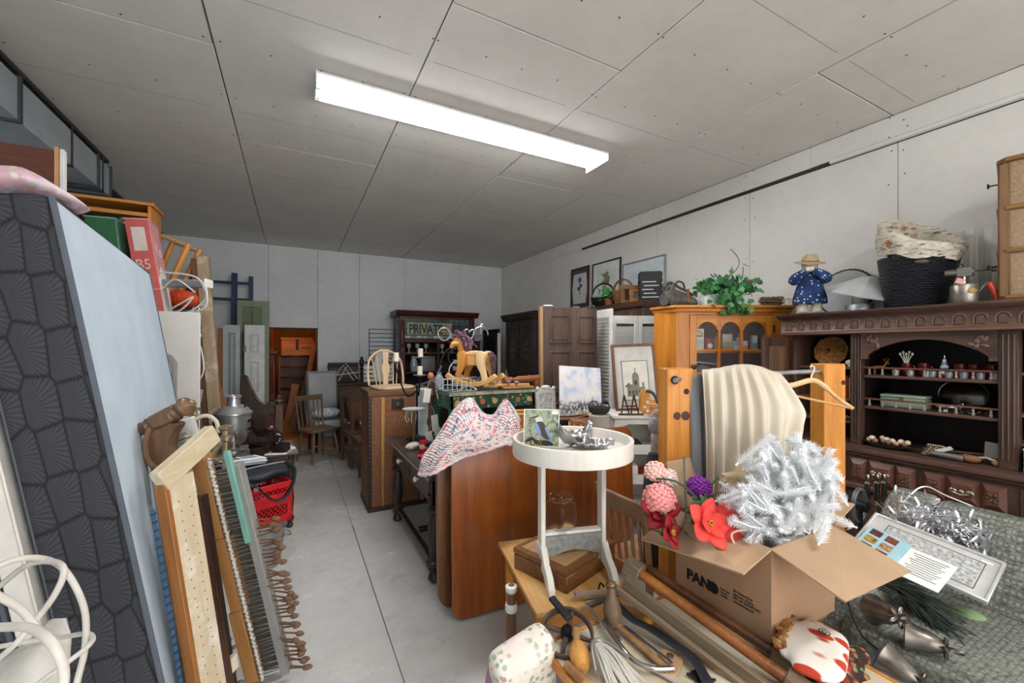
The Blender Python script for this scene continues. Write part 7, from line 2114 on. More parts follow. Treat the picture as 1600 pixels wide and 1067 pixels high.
# counter
cz = .931
t = thing('scallop_platter', 'long silver platter heaped with brown and cream eggs on counter', 'platter', inh(-.2, .04, cz), R(-90) + R(-4))
part('dish', MB().lathe([(0, .004), (.07, .006), (.11, .03), (.118, .034), (.11, .036), (.07, .012), (0, .01)], 28, sx=1.35, sy=.6), mat('#6c6864', .25, .9), t)
rr = random.Random(8)
for i in range(12):
 hue = ('#c8946a', '#e0d4c4', '#a8704c', '#d8c8b0')[i % 4]
 x, y = -.29 + i * .0185, .04 + rr.uniform(-.03, .03)
 solo('painted_egg', ['brown speckled', 'cream', 'rust brown', 'pale buff'][i % 4] + ' egg on the silver platter, %s from the left' % ('first', 'second', 'third', 'fourth', 'fifth', 'sixth', 'seventh', 'eighth', 'ninth', 'tenth', 'eleventh', 'twelfth')[i], 'egg', MB().ell((0, 0, 0), (.019, .015, .016), 12, 8), mat(hue, .35), inh(x, y, cz + .045 + .014 * (i % 2)), rz=rr.uniform(0, 3), group='eggs on the platter')
t = thing('key_bunch', 'bunch of large brass keys and clasps at the middle of counter', 'keys', inh(.02, .02, cz), R(-90))
for i in range(6):
 part('key', MB().tube([(.012 * i - .03, -.03 + .006 * i, .008), (.012 * i - .012, .02, .05 + .006 * (i % 2))], .006, 6).ell((.012 * i - .01, .024, .054), (.016, .006, .02), 10, 6), mat('#8d8472', .3, .9), t)
part('paper_tag', MB().box((.07, -.02, .055), (.08, .002, .025), (.6, -.5, 0)), PAPER, t)
t = thing('shoe_brush', 'long wooden handled brush lying on the counter right of the keys', 'brush', inh(.13, .0, cz), R(-90) + .25)
part('handle', MB().tube([(-.09, 0, .03), (.02, 0, .022), (.04, 0, .02)], [.013, .018, .024], 10), mat('#8c8a86', .35, .6), t)
part('wooden_head', MB().ell((.075, 0, .024), (.04, .024, .022), 14, 8), wood('#9a6a44', '#6a4026', .5, 'x'), t)
t = thing('wood_plane', 'grey steel trowel with an upright blade at the right of counter', 'trowel', inh(.255, .04, cz), R(-90) + .1)
part('scoop', MB().ell((-.075, 0, .025), (.03, .024, .024), 14, 8), mat('#a8a6a2', .35, .8), t)
part('bar', MB().tube([(-.05, 0, .025), (.0, 0, .04), (.06, 0, .02)], [.014, .01, .012], 8), mat('#b4b2ae', .35, .8), t)
part('blade', MB().box((.02, .02, .085), (.06, .012, .09), (0, .06, 0)), mat('#8f8b84', .4, .7), t, bev=.003)
part('wooden_foot', MB().ell((.05, -.01, .018), (.03, .018, .017), 12, 8), OAK, t)
hsolo('walking_cane', 'slim brown stick lying at the back of the counter', 'stick', MB().cyl((-.16, 0, .012), (.16, .03, .03), .006, n=8), wood('#8a5a38', '#5a3820', .4, 'x'), .1, .18, cz)
# right bay
hsolo('pink_bottle', 'tall glass bottle with a pink stopper in the right bay of hutch', 'bottle', MB().lathe([(0, 0), (.028, 0), (.03, .07), (.012, .09), (.012, .11), (0, .11)], 14), mat('#b8bcb8', .15), .45, .09, 1.471)
hsolo('pink_stopper', 'round pink ball on the glass bottle in the right bay', 'stopper', MB().ell((0, 0, .016), (.022, .022, .016), 12, 8), mat('#c86a88', .4), .45, .09, 1.582)
hsolo('white_jar', 'white square jar at the right end of the counter', 'jar', MB().prism(rrect(.1, .1, .015), 0, .12, 'z').prism(rrect(.106, .106, .015), .12, .135, 'z'), WHITE, .46, .0, cz, bev=.003)
hsolo('white_candle', 'ivory twisted candle standing in the right bay corner', 'candle', MB().lathe([(0, 0), (.018, 0), (.014, .02), (.012, .17), (0, .19)], 10), mat('#d8d2c2', .5), .405, .06, cz)
hsolo('china_cup', 'pale china cup on the middle shelf of right bay', 'cup', MB().lathe([(0, 0), (.022, 0), (.034, .05), (.03, .05), (0, .01)], 16), mat('#d8d8d4', .3), .45, .1, 1.241)
# ------------------------------------------------------------------ things on top of the hutch
T0 = 1.866
p = atx(1265, 480, 3.62)
t = thing('cloth_doll', 'cloth doll in a blue spotted coat and straw hat, arms over face', 'doll', (p.x, p.y, T0), R(-62))
def spotted():
 m = NT('spotted_cloth')
 v = m.coord()
 w = m.new('ShaderNodeTexVoronoi')
 w.inputs['Scale'].default_value = 42
 m.link(v, w.inputs['Vector'])
 n = m.noise(v, 12, 3)
 return m.out(m.mix(m.ramp(w.outputs['Distance'], [(.22, '#ffffff'), (.28, '#000000')]), m.ramp(n, [(.4, '#22345c'), (.6, '#2f4674')]), '#d8dce4'), .85, 0, .2)
SPOT = spotted()
CRM = mat('#d8ccba', .8)
part('coat_body', MB().lathe([(.0, .09), (.115, .09), (.112, .14), (.09, .22), (.07, .28), (.055, .33), (.03, .345), (0, .35)], 22, sy=.75), SPOT, t)
for s in (-1, 1):
 part('leg', MB().tube([(s * .045, -.01, .0), (s * .045, -.01, .12)], [.042, .03], 12), mat('#cfc6b8', .85, bump=.4), t)
 part('shoe', MB().ell((s * .045, -.035, .014), (.036, .05, .016), 12, 8), mat('#8d867c', .7), t)
 part('sleeve', MB().tube(cat([(s * .06, 0, .31), (s * .1, -.03, .28), (s * .085, -.075, .3), (s * .02, -.095, .34)], 5), [.034, .036, .038, .04, .042, .042, .042, .04, .038, .036, .034, .032, .03, .028, .026, .024], 10), SPOT, t)
 part('hand', MB().ell((s * .012, -.1, .35), (.02, .018, .02), 10, 8), CRM, t)
part('head', MB().ell((0, -.015, .39), (.055, .055, .055), 18, 12), CRM, t)
part('straw_hat', MB().lathe([(.0, .0), (.1, .005), (.102, .01), (.058, .018), (.05, .055), (.03, .072), (0, .074)], 24, (0.0, -.02, .405), R3=Euler((.28, .12, 0)).to_matrix()), mat('#c4b08e', .8, col2='#9a8660', sc=60), t)
part('hat_band', MB().lathe([(.0585, .018), (.06, .02), (.056, .03), (.055, .03)], 24, (0.0, -.02, .405), R3=Euler((.28, .12, 0)).to_matrix()), mat('#8a7a60', .8), t)
# roof vent
p = atx(1345, 478, 3.72)
t = thing('roof_vent', 'galvanized conical roof vent cap lying on top of the hutch', 'vent', (p.x, p.y, T0), R(-70))
part('base_flange', MB().lathe([(0, 0), (.14, 0), (.145, .01), (.1, .018), (.095, .06), (0, .06)], 28), GALV, t)
mbR = Euler((R(10), R(16), 0)).to_matrix()
part('cone_cap', MB().lathe([(.25, .0), (.252, .006), (.05, .13), (0, .14), (.0, .13), (.245, .004)], 8, (.02, 0, .13), R3=mbR), mat('#c9cbcd', .4, .3, '#b4b6b8', 8), t, sm=20)
for k_ in range(3):
 a = k_ * 2.1
 part('strut', MB().tube([(.09 * math.cos(a), .09 * math.sin(a), .05), (.1 * math.cos(a), .1 * math.sin(a), .16)], .008, 6, flat=.3), GALV, t)
t = thing('woven_tray', 'round dark woven tray standing behind the roof vent and doll', 'tray', (atx(1318, 470, 3.95).x, atx(1318, 470, 3.95).y, T0 + .004), rot=(R(-12), 0, R(-90)))
part('dish', MB().lathe([(0, 0), (.17, 0), (.19, .012), (.185, .016), (0, .008)], 32, (0, 0, .19), R3=Matrix.Rotation(PI / 2, 3, 'X')), mat('#8a8c8c', .5, .4), t)
part('braided_rim', MB().tube([((.19 + .004 * (i % 2)) * math.cos(a), -.008, .19 + (.19 + .004 * (i % 2)) * math.sin(a)) for i, a in enumerate([j * PI / 40 for j in range(80)])], .009, 6, True), mat('#3c3a3a', .7), t)
# wicker basket with printed liner
p = atx(1428, 478, 3.68)
t = thing('laundry_basket', 'tall black wicker basket lined with newsprint cloth on the hutch', 'basket', (p.x, p.y, T0), rot=(0, R(3), R(-60)))
def wick():
 m = NT('black_wicker')
 v = m.coord((1, 1, 1))
 sep = m.new('ShaderNodeSeparateXYZ')
 m.link(v, sep.inputs[0])
 a = m.math('ARCTAN2', sep.outputs[1], sep.outputs[0])
 s1 = m.math('SINE', m.math('MULTIPLY', a, 44))
 s2 = m.math('SINE', m.math('MULTIPLY', sep.outputs[2], 330))
 h = m.math('MULTIPLY', s1, s2)
 m.bump(h, 1, .02)
 return m.out(m.ramp(h, [(.2, '#121316'), (.8, '#3a3d44')]), .4)
part('woven_body', MB().lathe([(0, 0), (.14, 0), (.145, .01), (.2, .33), (.205, .335), (.195, .335), (.14, .02), (0, .02)], 44), wick(), t)
for i in range(22):
 z = .02 + i * .0145
 r_ = .1455 + (.2 - .1455) * (z / .33)
 part('weave_row', MB().tube([((r_ + .004 * math.sin(j * PI / 1.0 + i * PI)) * math.cos(j * 2 * PI / 44), (r_ + .004 * math.cos(PI * (j + i))) * math.sin(j * 2 * PI / 44), z) for j in range(44)], .0055, 5, True), mat('#2b2d33', .4), t)
def newsprint():
 m = NT('newsprint_cloth')
 v = m.coord()
 n = m.noise(m.coord((1, 1, 5)), 14, 5, .7)
 n2 = m.noise(v, 9, 3)
 c = m.ramp(n, [(.36, '#5c564e'), (.44, '#b8b0a2'), (.56, '#d6cebf'), (.66, '#8f877a')])
 c = m.mix(m.ramp(n2, [(.62, '#000000'), (.68, '#ffffff')]), c, '#a06a44')
 m.bump(m.noise(v, 22, 4), .6, .02)
 return m.out(c, .85, 0, .2)
NWS = newsprint()
def liner(s, v):
 a = 2 * PI * s
 prof = [(.206, .31), (.214, .335), (.224, .365), (.215, .395), (.19, .405), (.172, .38), (.165, .33), (.15, .28), (.0, .24)]
 q = v * (len(prof) - 1)
 i = min(int(q), len(prof) - 2)
 r_ = prof[i][0] + (prof[i + 1][0] - prof[i][0]) * (q - i)
 z = prof[i][1] + (prof[i + 1][1] - prof[i][1]) * (q - i)
 lift = (.5 + .5 * math.sin(a - .56)) * .3 * max(0, (z - .24) / .2)
 nn = noise.noise((math.cos(a) * 3, math.sin(a) * 3, z * 12)) * .02
 return ((r_ + nn) * math.cos(a), (r_ + nn) * math.sin(a), z + lift - .03 * (1 - v) * (1 + math.sin(6 * a)) * .4)
part('cloth_liner', MB().grid(liner, 60, 34, True), NWS, t, sm=70)
part('hand_slot', MB().ell((-.02, -.196, .285), (.035, .012, .014), 12, 8), mat('#5c5248', .8), t)
# blow torch
p = atx(1506, 472, 3.5)
t = thing('blow_torch', 'old steel blow torch with painted can and red wooden handle', 'torch', (p.x, p.y, T0), R(-70))
part('can', MB().lathe([(0, 0), (.058, 0), (.06, .005), (.06, .105), (.056, .112), (.02, .118), (0, .118)], 24), mat('#9a948a', .35, .7, '#6c665c', 20), t)
part('painted_flowers', MB().ell((.03, -.053, .07), (.022, .004, .016), 10, 6, Matrix.Rotation(.5, 3, 'Z')), mat('#c84038', .5, col2='#7a9a4c', sc=60), t)
part('burner', MB().cyl((-.08, 0, .185), (.04, 0, .185), .02, .024, 12).bx(-.03, .03, -.022, .022, .16, .21), mat('#6a6660', .4, .8), t)
part('stem', MB().cyl((0, 0, .118), (0, 0, .165), .008, n=8), STEEL, t)
part('valve_wheel', MB().cyl((.04, 0, .188), (.11, 0, .188), .004, n=6).cyl((.11, 0, .188), (.125, 0, .188), .014, n=12), mat('#4c4844', .4, .7), t)
part('pink_tag', MB().box((-.02, -.064, .128), (.035, .002, .03), (0, .4, 0)), mat('#e8a09a', .8), t)
part('ring', MB().tube([(-.015 + .012 * math.cos(a), 0, .225 + .012 * math.sin(a)) for a in [i * PI / 6 for i in range(12)]], .003, 5, True), IRON, t)
part('red_handle', MB().tube([(.1, 0, .115), (.105, 0, .095), (.125, 0, .04), (.13, 0, .015)], [.012, .016, .013, .016], 10), mat('#c23a28', .35), t)
part('handle_arm', MB().tube([(.055, 0, .06), (.09, 0, .115), (.1, 0, .115)], .005, 6), STEEL, t)
# corrugated sheets
for i, (u, h, w_, lab) in enumerate(((1530, .54, .19, 'right'), (1500, .5, .16, 'middle'), (1478, .4, .12, 'left'))):
 p = atx(u, 400, 4.02 - .03 * i)
 mb = MB()
 mb.grid(lambda s, v, w_=w_, h=h: ((s - .5) * w_, .012 * math.sin(s * 14) ** 3, v * h), 36, 3)
 solo('metal_sheet', '%s white ribbed metal sheet standing behind the blow torch' % lab, 'metal sheet', mb, mat('#e8e8e5', .5, 0, '#dadad6', 4), (p.x, p.y, T0 + .001), rot=(R(-2), 0, R(-90)), group='ribbed sheets on the hutch', solid=.003)
# burlap trunk
p = atx(1557, 465, 3.5)
t = thing('burlap_trunk', 'tall burlap covered trunk with wooden bands standing on the hutch', 'trunk', (p.x + .02, p.y, T0), R(-78))
BUR = mat('#a89076', .9, col2='#8c7258', sc=70, bump=.5)
part('body', MB().bx(.02, .52, .0, .36, .01, .79), BUR, t, bev=.03, seg=3)
BW = wood('#9a7244', '#5c3e20', .5, 'x')
for z in (.02, .28, .52, .79):
 part('band', MB().tube([(.52, -.008, z), (.03, -.008, z), (.008, .02, z), (.008, .36, z)], .014, 8), BW, t)
part('corner_batten', MB().bx(.0, .045, -.012, .03, .02, .77), wood('#8a6844', '#54391f', .5), t, bev=.008)
for z in (.2, .66):
 part('bolt', MB().lathe([(.004, 0), (.004, .03), (.014, .032), (.014, .04), (0, .04)], 8, (.0, .0, z), R3=Matrix.Rotation(-PI / 2, 3, 'Y')), IRON, t)
# ================================================================== right foreground
# pine posts with a rod
A, B = at(1058, 575, 2.0), at(1297, 568, 2.12)
rz_ = math.atan2(B.y - A.y, B.x - A.x)
t = thing('clothes_rack', 'pair of knotty pine posts joined by a galvanized clothes rod', 'rack', (A.x, A.y, 0), rz_)
D = (B - A).length
KP = wood('#dc9a48', '#b06c26', .4, worn=None)
for (x, zt, w_) in ((0, A.z, .133), (D, B.z, .122)):
 part('post', MB().bx(x - w_ / 2, x + w_ / 2, -.03, .06, .01, zt), KP, t, bev=.005)
 part('foot', MB().bx(x - .07, x + .07, -.045, .075, 0, .05), PINEY, t, bev=.006)
part('rod', MB().tube([(-.045, -.06, A.z - .055), (.03, .0, A.z - .05), (D + .0, .0, B.z - .035)], .0115, 10), GALV, t)
KN = mat('#4a2a18', .5)
for (x, z, r_, m_) in ((-.018, A.z - .225, .019, KN), (.025, A.z - .225, .022, KN), (.03, A.z - .11, .014, mat('#3a2412', .7)), (D + .045, B.z - .095, .012, mat('#3a2412', .7)), (-.028, A.z - .055, .021, mat('#3a2412', .7))):
 part('knot', MB().lathe([(0, -.001), (r_, -.001), (r_, .001), (0, .001)], 14, (x, -.0305, z), R3=Matrix.Rotation(PI / 2, 3, 'X')), m_, t)
def drape(name, label, rows, m, fold, amp, nu=60, nv=34, seed=0):
 rows = [[at(*q) for q in r] for r in rows]
 f = net(rows, 8, 8)
 o = rows[0][0] * Vector((1, 1, 0))
 fwd = Vector((SP, CP, 0))
 def g(s, v):
  p = Vector(f(s, v)) - o
  a = amp * min(1, .15 + v * 1.3)
  w = math.sin(fold * s * 2 * PI + 2.2 * noise.noise((s * 3, v * 1.5, seed))) + .5 * noise.noise((s * 9, v * 3, seed + 5))
  return p + fwd * (a * w)
 t = thing(name, label, 'cloth', o)
 part('draped_sheet', MB().grid(g, nu, nv), m, t, sm=80, solid=.004)
 return t
drape('grey_sheet', 'smooth grey sheet hanging over the rod beside the left pine post', [[(1078, 590, 1.98), (1090, 588, 1.98), (1106, 586, 1.98)], [(1080, 660, 1.97), (1091, 660, 1.97), (1108, 660, 1.97)], [(1081, 760, 1.96), (1092, 770, 1.96), (1112, 775, 1.96)]], mat('#85878a', .7, col2='#74767a', sc=3), 1.6, .01, 24, 20)
CREAM = mat('#cdc3b2', .55, col2='#bcb09c', sc=4)
drape('cream_sheet', 'cream satin sheet draped in deep folds over the clothes rod', [
 [(1098, 588, 2.06), (1125, 584, 2.06), (1150, 578, 2.06), (1178, 578, 2.06), (1208, 583, 2.06)],
 [(1098, 580, 1.93), (1125, 577, 1.93), (1150, 573, 1.92), (1182, 574, 1.92), (1222, 588, 1.93)],
 [(1101, 630, 1.92), (1128, 630, 1.9), (1160, 630, 1.88), (1205, 630, 1.87), (1256, 640, 1.88)],
 [(1104, 690, 1.91), (1130, 700, 1.88), (1162, 700, 1.84), (1205, 690, 1.82), (1254, 664, 1.86)],
 [(1107, 750, 1.9), (1130, 752, 1.86), (1160, 745, 1.8), (1200, 735, 1.78), (1245, 715, 1.84)],
 [(1110, 800, 1.9), (1130, 800, 1.86), (1158, 790, 1.76), (1198, 770, 1.74), (1240, 755, 1.82)]], CREAM, 7, .02, 90)
t = thing('sheet_bundle', 'crumpled cream bundle of sheet ends resting on the white tree', 'cloth', at(1190, 748, 1.72))
def crum(s, v):
 a, b = 2 * PI * s, PI * v
 d_ = Vector((math.cos(a) * math.sin(b) * .16, math.sin(a) * math.sin(b) * .07, math.cos(b) * .06))
 k_ = 1 + .45 * noise.noise(d_ * 14) + .25 * noise.noise(d_ * 34)
 return tuple(d_ * k_)
o = part('crumpled_cloth', MB().grid(crum, 48, 26, True), mat('#cdbda2', .6, col2='#b5a07c', sc=6), t, sm=70)
o.rotation_euler = (0, R(-12), -PSI)
# hanger
H0 = at(1268, 578, 2.0)
t = thing('coat_hanger', 'pale wooden coat hanger hooked on the rod by the right post', 'hanger', (H0.x, H0.y, H0.z), -PSI + R(-14))
part('hook', MB().tube(cat([(-.005, 0, .01), (.0, 0, .022), (.012, 0, .012), (.008, 0, -.01), (0, 0, -.03), (0, 0, -.06)], 5), .003, 6), WHITE, t)
sh = cat([(-.2, 0, -.1), (-.15, 0, -.083), (-.08, 0, -.075), (0, 0, -.05), (.05, 0, -.075), (.1, 0, -.125), (.17, 0, -.18)], 5)
part('shoulders', MB().tube(sh, [.009] * 8 + [.013] * 14 + [.009] * (len(sh) - 22), 8), wood('#e2c496', '#c49a60', .4, 'x'), t)
part('bar', MB().tube([(-.19, 0, -.1), (.16, 0, -.177)], .006, 8), wood('#d8b07c', '#b88a50', .4, 'x'), t)
# lacy bundle left of post
q = at(1026, 690, 2.25)
t = thing('lace_bundle', 'blue and white lacy bag bundle hanging left of the pine post', 'bag', (q.x, q.y, q.z))
rr = random.Random(5)
for i in range(9):
 c = Vector((rr.gauss(0, .03), rr.gauss(0, .02), rr.uniform(-.08, .14)))
 part('lace_gather', MB().ell(c, (rr.uniform(.025, .045), .03, rr.uniform(.03, .055)), 12, 8), mat(('#b8bec8', '#d8d8d6', '#8fa0b4', '#c4b4a4')[i % 4], .9, bump=1, sc=60), t)
part('dark_bag', MB().lathe([(0, -q.z + .453), (.08, -q.z + .453), (.09, -.3), (.07, -.12), (.05, -.06), (0, -.05)], 14, sy=.7), mat('#3a3d44', .7), t)
part('cord', MB().tube(cat([(.0, 0, .12), (.03, .01, .2), (.06, .01, .3), (.075, 0, .4)], 5), .004, 6), mat('#6f7884', .8), t)
# ------------------------------------------------------------------ low table in front with tools
t = thing('coffee_table', 'low cream-topped table with wooden edge heaped with old tools', 'table', (1.29, .93, 0))
part('top', MB().prism(rrect(.93, .78, .08), .47, .5, 'z'), mat('#d9d2c2', .45, col2='#c8b898', sc=5), t, bev=.006)
part('wood_edge', MB().strip(rrect(.93, .78, .08), rrect(.96, .81, .095), .465, .502, 'z'), PINEX, t, bev=.004)
for sx_ in (-1, 1):
 for sy_ in (-1, 1):
  part('leg', MB().tube([(sx_ * .38, sy_ * .31, .47), (sx_ * .41, sy_ * .34, 0)], [.025, .016], 8), OAK, t)
Z = .502
def on(u, v, z=Z):
 return atz(u, v, z)
RUST = mat('#6a564a', .6, .3, '#463a34', 20, .3)
# belt wheel
t = thing('belt_wheel', 'rusty spoked iron wheel with a leather belt at the tool heap left', 'wheel', on(886, 1003) + Vector((0, 0, .03)), rot=(R(14), R(-16), .3))
part('belt_rim', MB().strip([(.088 * math.cos(a), .088 * math.sin(a)) for a in [i * PI / 20 for i in range(40)]], [(.098 * math.cos(a), .098 * math.sin(a)) for a in [i * PI / 20 for i in range(40)]], -.012, .022, 'z'), RUST, t, bev=.003)
for i in range(4):
 a = i * PI / 2 + .4
 part('spoke', MB().tube([(.015 * math.cos(a), .015 * math.sin(a), .005), (.09 * math.cos(a), .09 * math.sin(a), .005)], [.011, .007], 8), RUST, t)
part('hub', MB().lathe([(0, -.01), (.025, -.01), (.022, .025), (.012, .04), (0, .04)], 14), IRON, t)
part('crank', MB().box((.035, .06, .05), (.028, .13, .014), (R(-14), 0, -.35)), BLACK, t, bev=.003)
# mallet
t = thing('turned_mallet', 'pale turned wooden mallet in the tool heap', 'mallet', on(905, 1035) + Vector((0, 0, .034)), rot=(0, R(82), R(62)))
part('head', MB().lathe([(0, -.065), (.022, -.062), (.034, -.04), (.036, -.01), (.028, .025), (.014, .035), (0, .036)], 16), wood('#dca85c', '#b57a30', .4), t)
part('handle', MB().lathe([(.012, .03), (.012, .06), (.017, .08), (.014, .1), (0, .105)], 12), wood('#c8a070', '#9a7040', .4), t)
# bulb horn
t = thing('bulb_horn', 'brown leather bulb horn standing in the tool heap', 'horn', on(958, 985) + Vector((0, 0, .005)), rot=(R(-18), R(12), 0))
part('bulb', MB().lathe([(0, 0), (.014, .006), (.03, .03), (.037, .06), (.03, .09), (.017, .12), (.017, .14), (.022, .145), (.018, .165), (0, .165)], 18), mat('#7d6450', .5, col2='#54402f', bump=.3), t)
part('collar', MB().tube([(.02 * math.cos(a), .02 * math.sin(a), .15) for a in [i * PI / 8 for i in range(16)]], .005, 6, True), BRASS, t)
# string tassel
t = thing('cotton_mop', 'grey-white cotton string mop head on a metal clamp', 'mop', on(952, 1055) + Vector((0, 0, .02)))
rr = random.Random(9)
for i in range(26):
 x = -.05 + .1 * i / 25
 part('string', MB().tube(cat([(x * .3, .06, .05), (x * .8, .0, .04 + rr.uniform(-.01, .01)), (x * 1.3 + rr.uniform(-.01, .01), -.1, .0), (x * 1.5, -.2, -.012)], 4), .004, 5), mat('#c9c5bd', .9), t)
part('clamp', MB().tube(cat([(-.07, -.02, .03), (-.03, .05, .05), (0, .07, .055), (.03, .05, .05), (.07, -.02, .03)], 5), .007, 8), mat('#9a9894', .4, .7), t)
# brace with steel bow
t = thing('hacksaw_bow', 'bent steel tube saw bow curving through the tool heap', 'saw', on(1000, 1000) * 1)
def pts_on(l, dz=0):
 o_ = on(1000, 1000)
 return [on(u, v) + Vector((0, 0, h + dz)) - o_ for (u, v, h) in l]
part('steel_bow', MB().tube(cat(pts_on([(918, 958, .03), (940, 985, .035), (965, 1018, .035), (990, 1045, .03), (1020, 1058, .03), (1052, 1056, .025)]), 6), .0085, 10), CHROME, t)
part('grey_frame', MB().tube(pts_on([(915, 955, .04), (965, 950, .05), (920, 960, .03), (968, 1012, .03)]), .009, 8), mat('#7a7672', .4, .7), t)
part('blade', MB().tube(pts_on([(975, 990, .03), (1050, 1050, .03)]), .008, 6, flat=.2), STEEL, t)
for (nm, lab, ct, l, r_, m_, fl) in (
 ('chisel', 'round brown chisel handle at the front of the tool heap', 'tool', [(885, 1048, .02), (915, 1075, .02)], .016, OAKX, 1),
 ('black_strap', 'wide black leather strap snaking over the tools', 'strap', [(960, 965, .07), (985, 985, .05), (1015, 1000, .045), (1050, 1022, .04), (1085, 1045, .03), (1105, 1075, .02)], .019, mat('#22242a', .5), .25),
 ('saw_handle', 'long tan wooden saw stretcher in the tool heap', 'tool', [(965, 985, .02), (1010, 1025, .02), (1045, 1058, .02)], .014, wood('#b08a60', '#7a5a38', .5, 'x'), .7),
 ('tool_shaft', 'slim worn wooden shaft crossing behind the black strap', 'tool', [(975, 955, .02), (1040, 990, .015), (1120, 1050, .012)], .011, OAKX, 1),
 ('file_handle', 'short dark file with a red end near the wooden pole', 'tool', [(1040, 960, .02), (1075, 985, .018)], .01, mat('#4a2c28', .4), 1)):
 o_ = on(l[0][0], l[0][1])
 mb = MB(Matrix.Translation(-o_))
 P_ = [on(u, v) + Vector((0, 0, h)) for (u, v, h) in l]
 solo(nm, lab, ct, mb.tube(cat(P_, 6) if len(P_) > 2 else P_, r_, 10, flat=fl), m_, o_)
t = thing('frame_saw', 'grey wooden frame saw with mitred corner behind the tools', 'saw', on(985, 945))
o_ = on(985, 945)
for l in (((898, 944), (984, 938)), ((984, 938), (1110, 1030))):
 a, b = [on(u, v) + Vector((0, 0, .045)) - o_ for (u, v) in l]
 part('bar', MB().tube([a, b], .017, 4, flat=.7), wood('#8f8070', '#5c5046', .7, 'x'), t)
part('hook', MB().tube(cat([on(935, 940) - o_ + Vector((0, 0, .05)), on(938, 934) - o_ + Vector((0, 0, .065)), on(944, 938) - o_ + Vector((0, 0, .06))], 4), .004, 6), IRON, t)
t = thing('pulley_block', 'scuffed wooden pulley plate with steel pin at the right of tools', 'tool', on(1045, 1040) + Vector((0, 0, .003)), rz=.5)
part('plate', MB().prism(rrect(.13, .08, .035), 0, .014, 'z'), wood('#c8a884', '#98764e', .5, 'x'), t, bev=.003)
part('pin', MB().cyl((.02, 0, .014), (.02, 0, .022), .012, n=12), STEEL, t)
solo('red_tag_chain', 'little heap of dark chain links beside the black strap', 'chain', MB().tube([(.04 * math.cos(i * 1.3) * (.4 + .6 * math.sin(i)), .03 * math.sin(i * 1.1), .006 + .003 * (i % 3)) for i in range(40)], .005, 5), IRON, on(1095, 1062))
solo('brass_weight', 'small gleaming brass knob at the frame saw', 'weight', MB().lathe([(0, 0), (.025, 0), (.03, .02), (.02, .035), (0, .038)], 14), mat('#c88a34', .35, .5), on(1012, 975))
# long poles
def rail(name, label, ct, a, b, r_, m_, blocks=()):
 t = thing(name, label, ct, (a + b) / 2)
 c = (a + b) / 2
 part('shaft', MB().tube([a - c, b - c], r_, 14), m_, t)
 for (f_, w_, mm) in blocks:
  p_ = a.lerp(b, f_) - c
  o = part('end_block', MB().box((0, 0, 0), w_), mm, t, bev=.004)
  o.location = p_
  o.rotation_euler = (0, -math.asin((b - a).normalized().z), math.atan2(b.y - a.y, b.x - a.x))
 return t
PB = wood('#9c602e', '#5e3416', .3, 'x')
GB = wood('#857460', '#574836', .6, 'x')
rail('wooden_pole', 'thick glossy brown wooden pole running diagonally in front of the carton', 'pole', at(990, 888, 1.72), at(1262, 1085, 1.3), .02, PB, ((.0, (.07, .06, .06), GB), (.97, (.09, .07, .05), GB)))
rail('wooden_pole', 'dark brown pole lying directly beneath the carton edge', 'pole', at(1012, 888, 1.8), at(1240, 1040, 1.42), .019, wood('#6a4228', '#2e1a10', .3, 'x'), ((.97, (.1, .05, .05), GB),))
t = thing('ladder_rail', 'long grey plank rail lying below the glossy pole', 'plank', (0, 0, 0))
a, b = at(975, 908, 1.7), at(1215, 1085, 1.32)
t.matrix_world = frame_m((a + b) / 2, b - a, (0, 0, 1))
part('plank', MB().bx(-(b - a).length / 2, (b - a).length / 2, -.012, .012, -.03, .015), GB, t, bev=.003)
part('slat', MB().bx(-.3, .3, -.05, -.03, -.03, -.01), GB, t, bev=.003)
solo('steel_rule', 'flat folded steel rule beside the grey plank', 'ruler', MB().bx(-.14, .14, -.012, .012, 0, .006), mat('#c4b8a8', .4), at(1080, 1015, 1.33) * Vector((1, 1, 0)) + Vector((0, 0, .512)), rz=R(-70))
# old spindle chair behind the poles
cpos = at(985, 900, 2.1)
t = thing('ladder_chair', 'old worn pine spindle chair facing the box behind the poles', 'chair', (1.76, 1.7, 0), R(90))
CW = wood('#b5855a', '#7c5434', .5, worn='#94806c')
part('seat', MB().prism(rrect(.38, .36, .05), .42, .45, 'z'), wood('#b5855a', '#7c5434', .5, 'x'), t, bev=.006)
for s in (-1, 1):
 part('back_post', MB().tube([(s * .16, .17, 0), (s * .165, .17, .45), (s * .18, .22, .84)], [.017, .018, .014], 8), CW, t)
 part('front_leg', MB().tube([(s * .16, -.15, .42), (s * .175, -.17, 0)], [.018, .014], 8), CW, t)
part('crest_rail', MB().box((0, .208, .77), (.38, .02, .1), (R(-8), 0, 0)), wood('#b08c6c', '#7a5c44', .6, 'x', worn='#7c6a5a'), t, bev=.006)
for i in range(5):
 x = -.11 + .055 * i
 part('spindle', MB().cyl((x, .165, .45), (x * 1.05, .2, .73), .0095, n=8), CW, t)
for z in (.15, .26):
 part('rung', MB().cyl((-.165, -.16, z), (.165, -.16, z), .011, n=6).cyl((-.16, .17, z), (.16, .17, z), .011, n=6), CW, t)
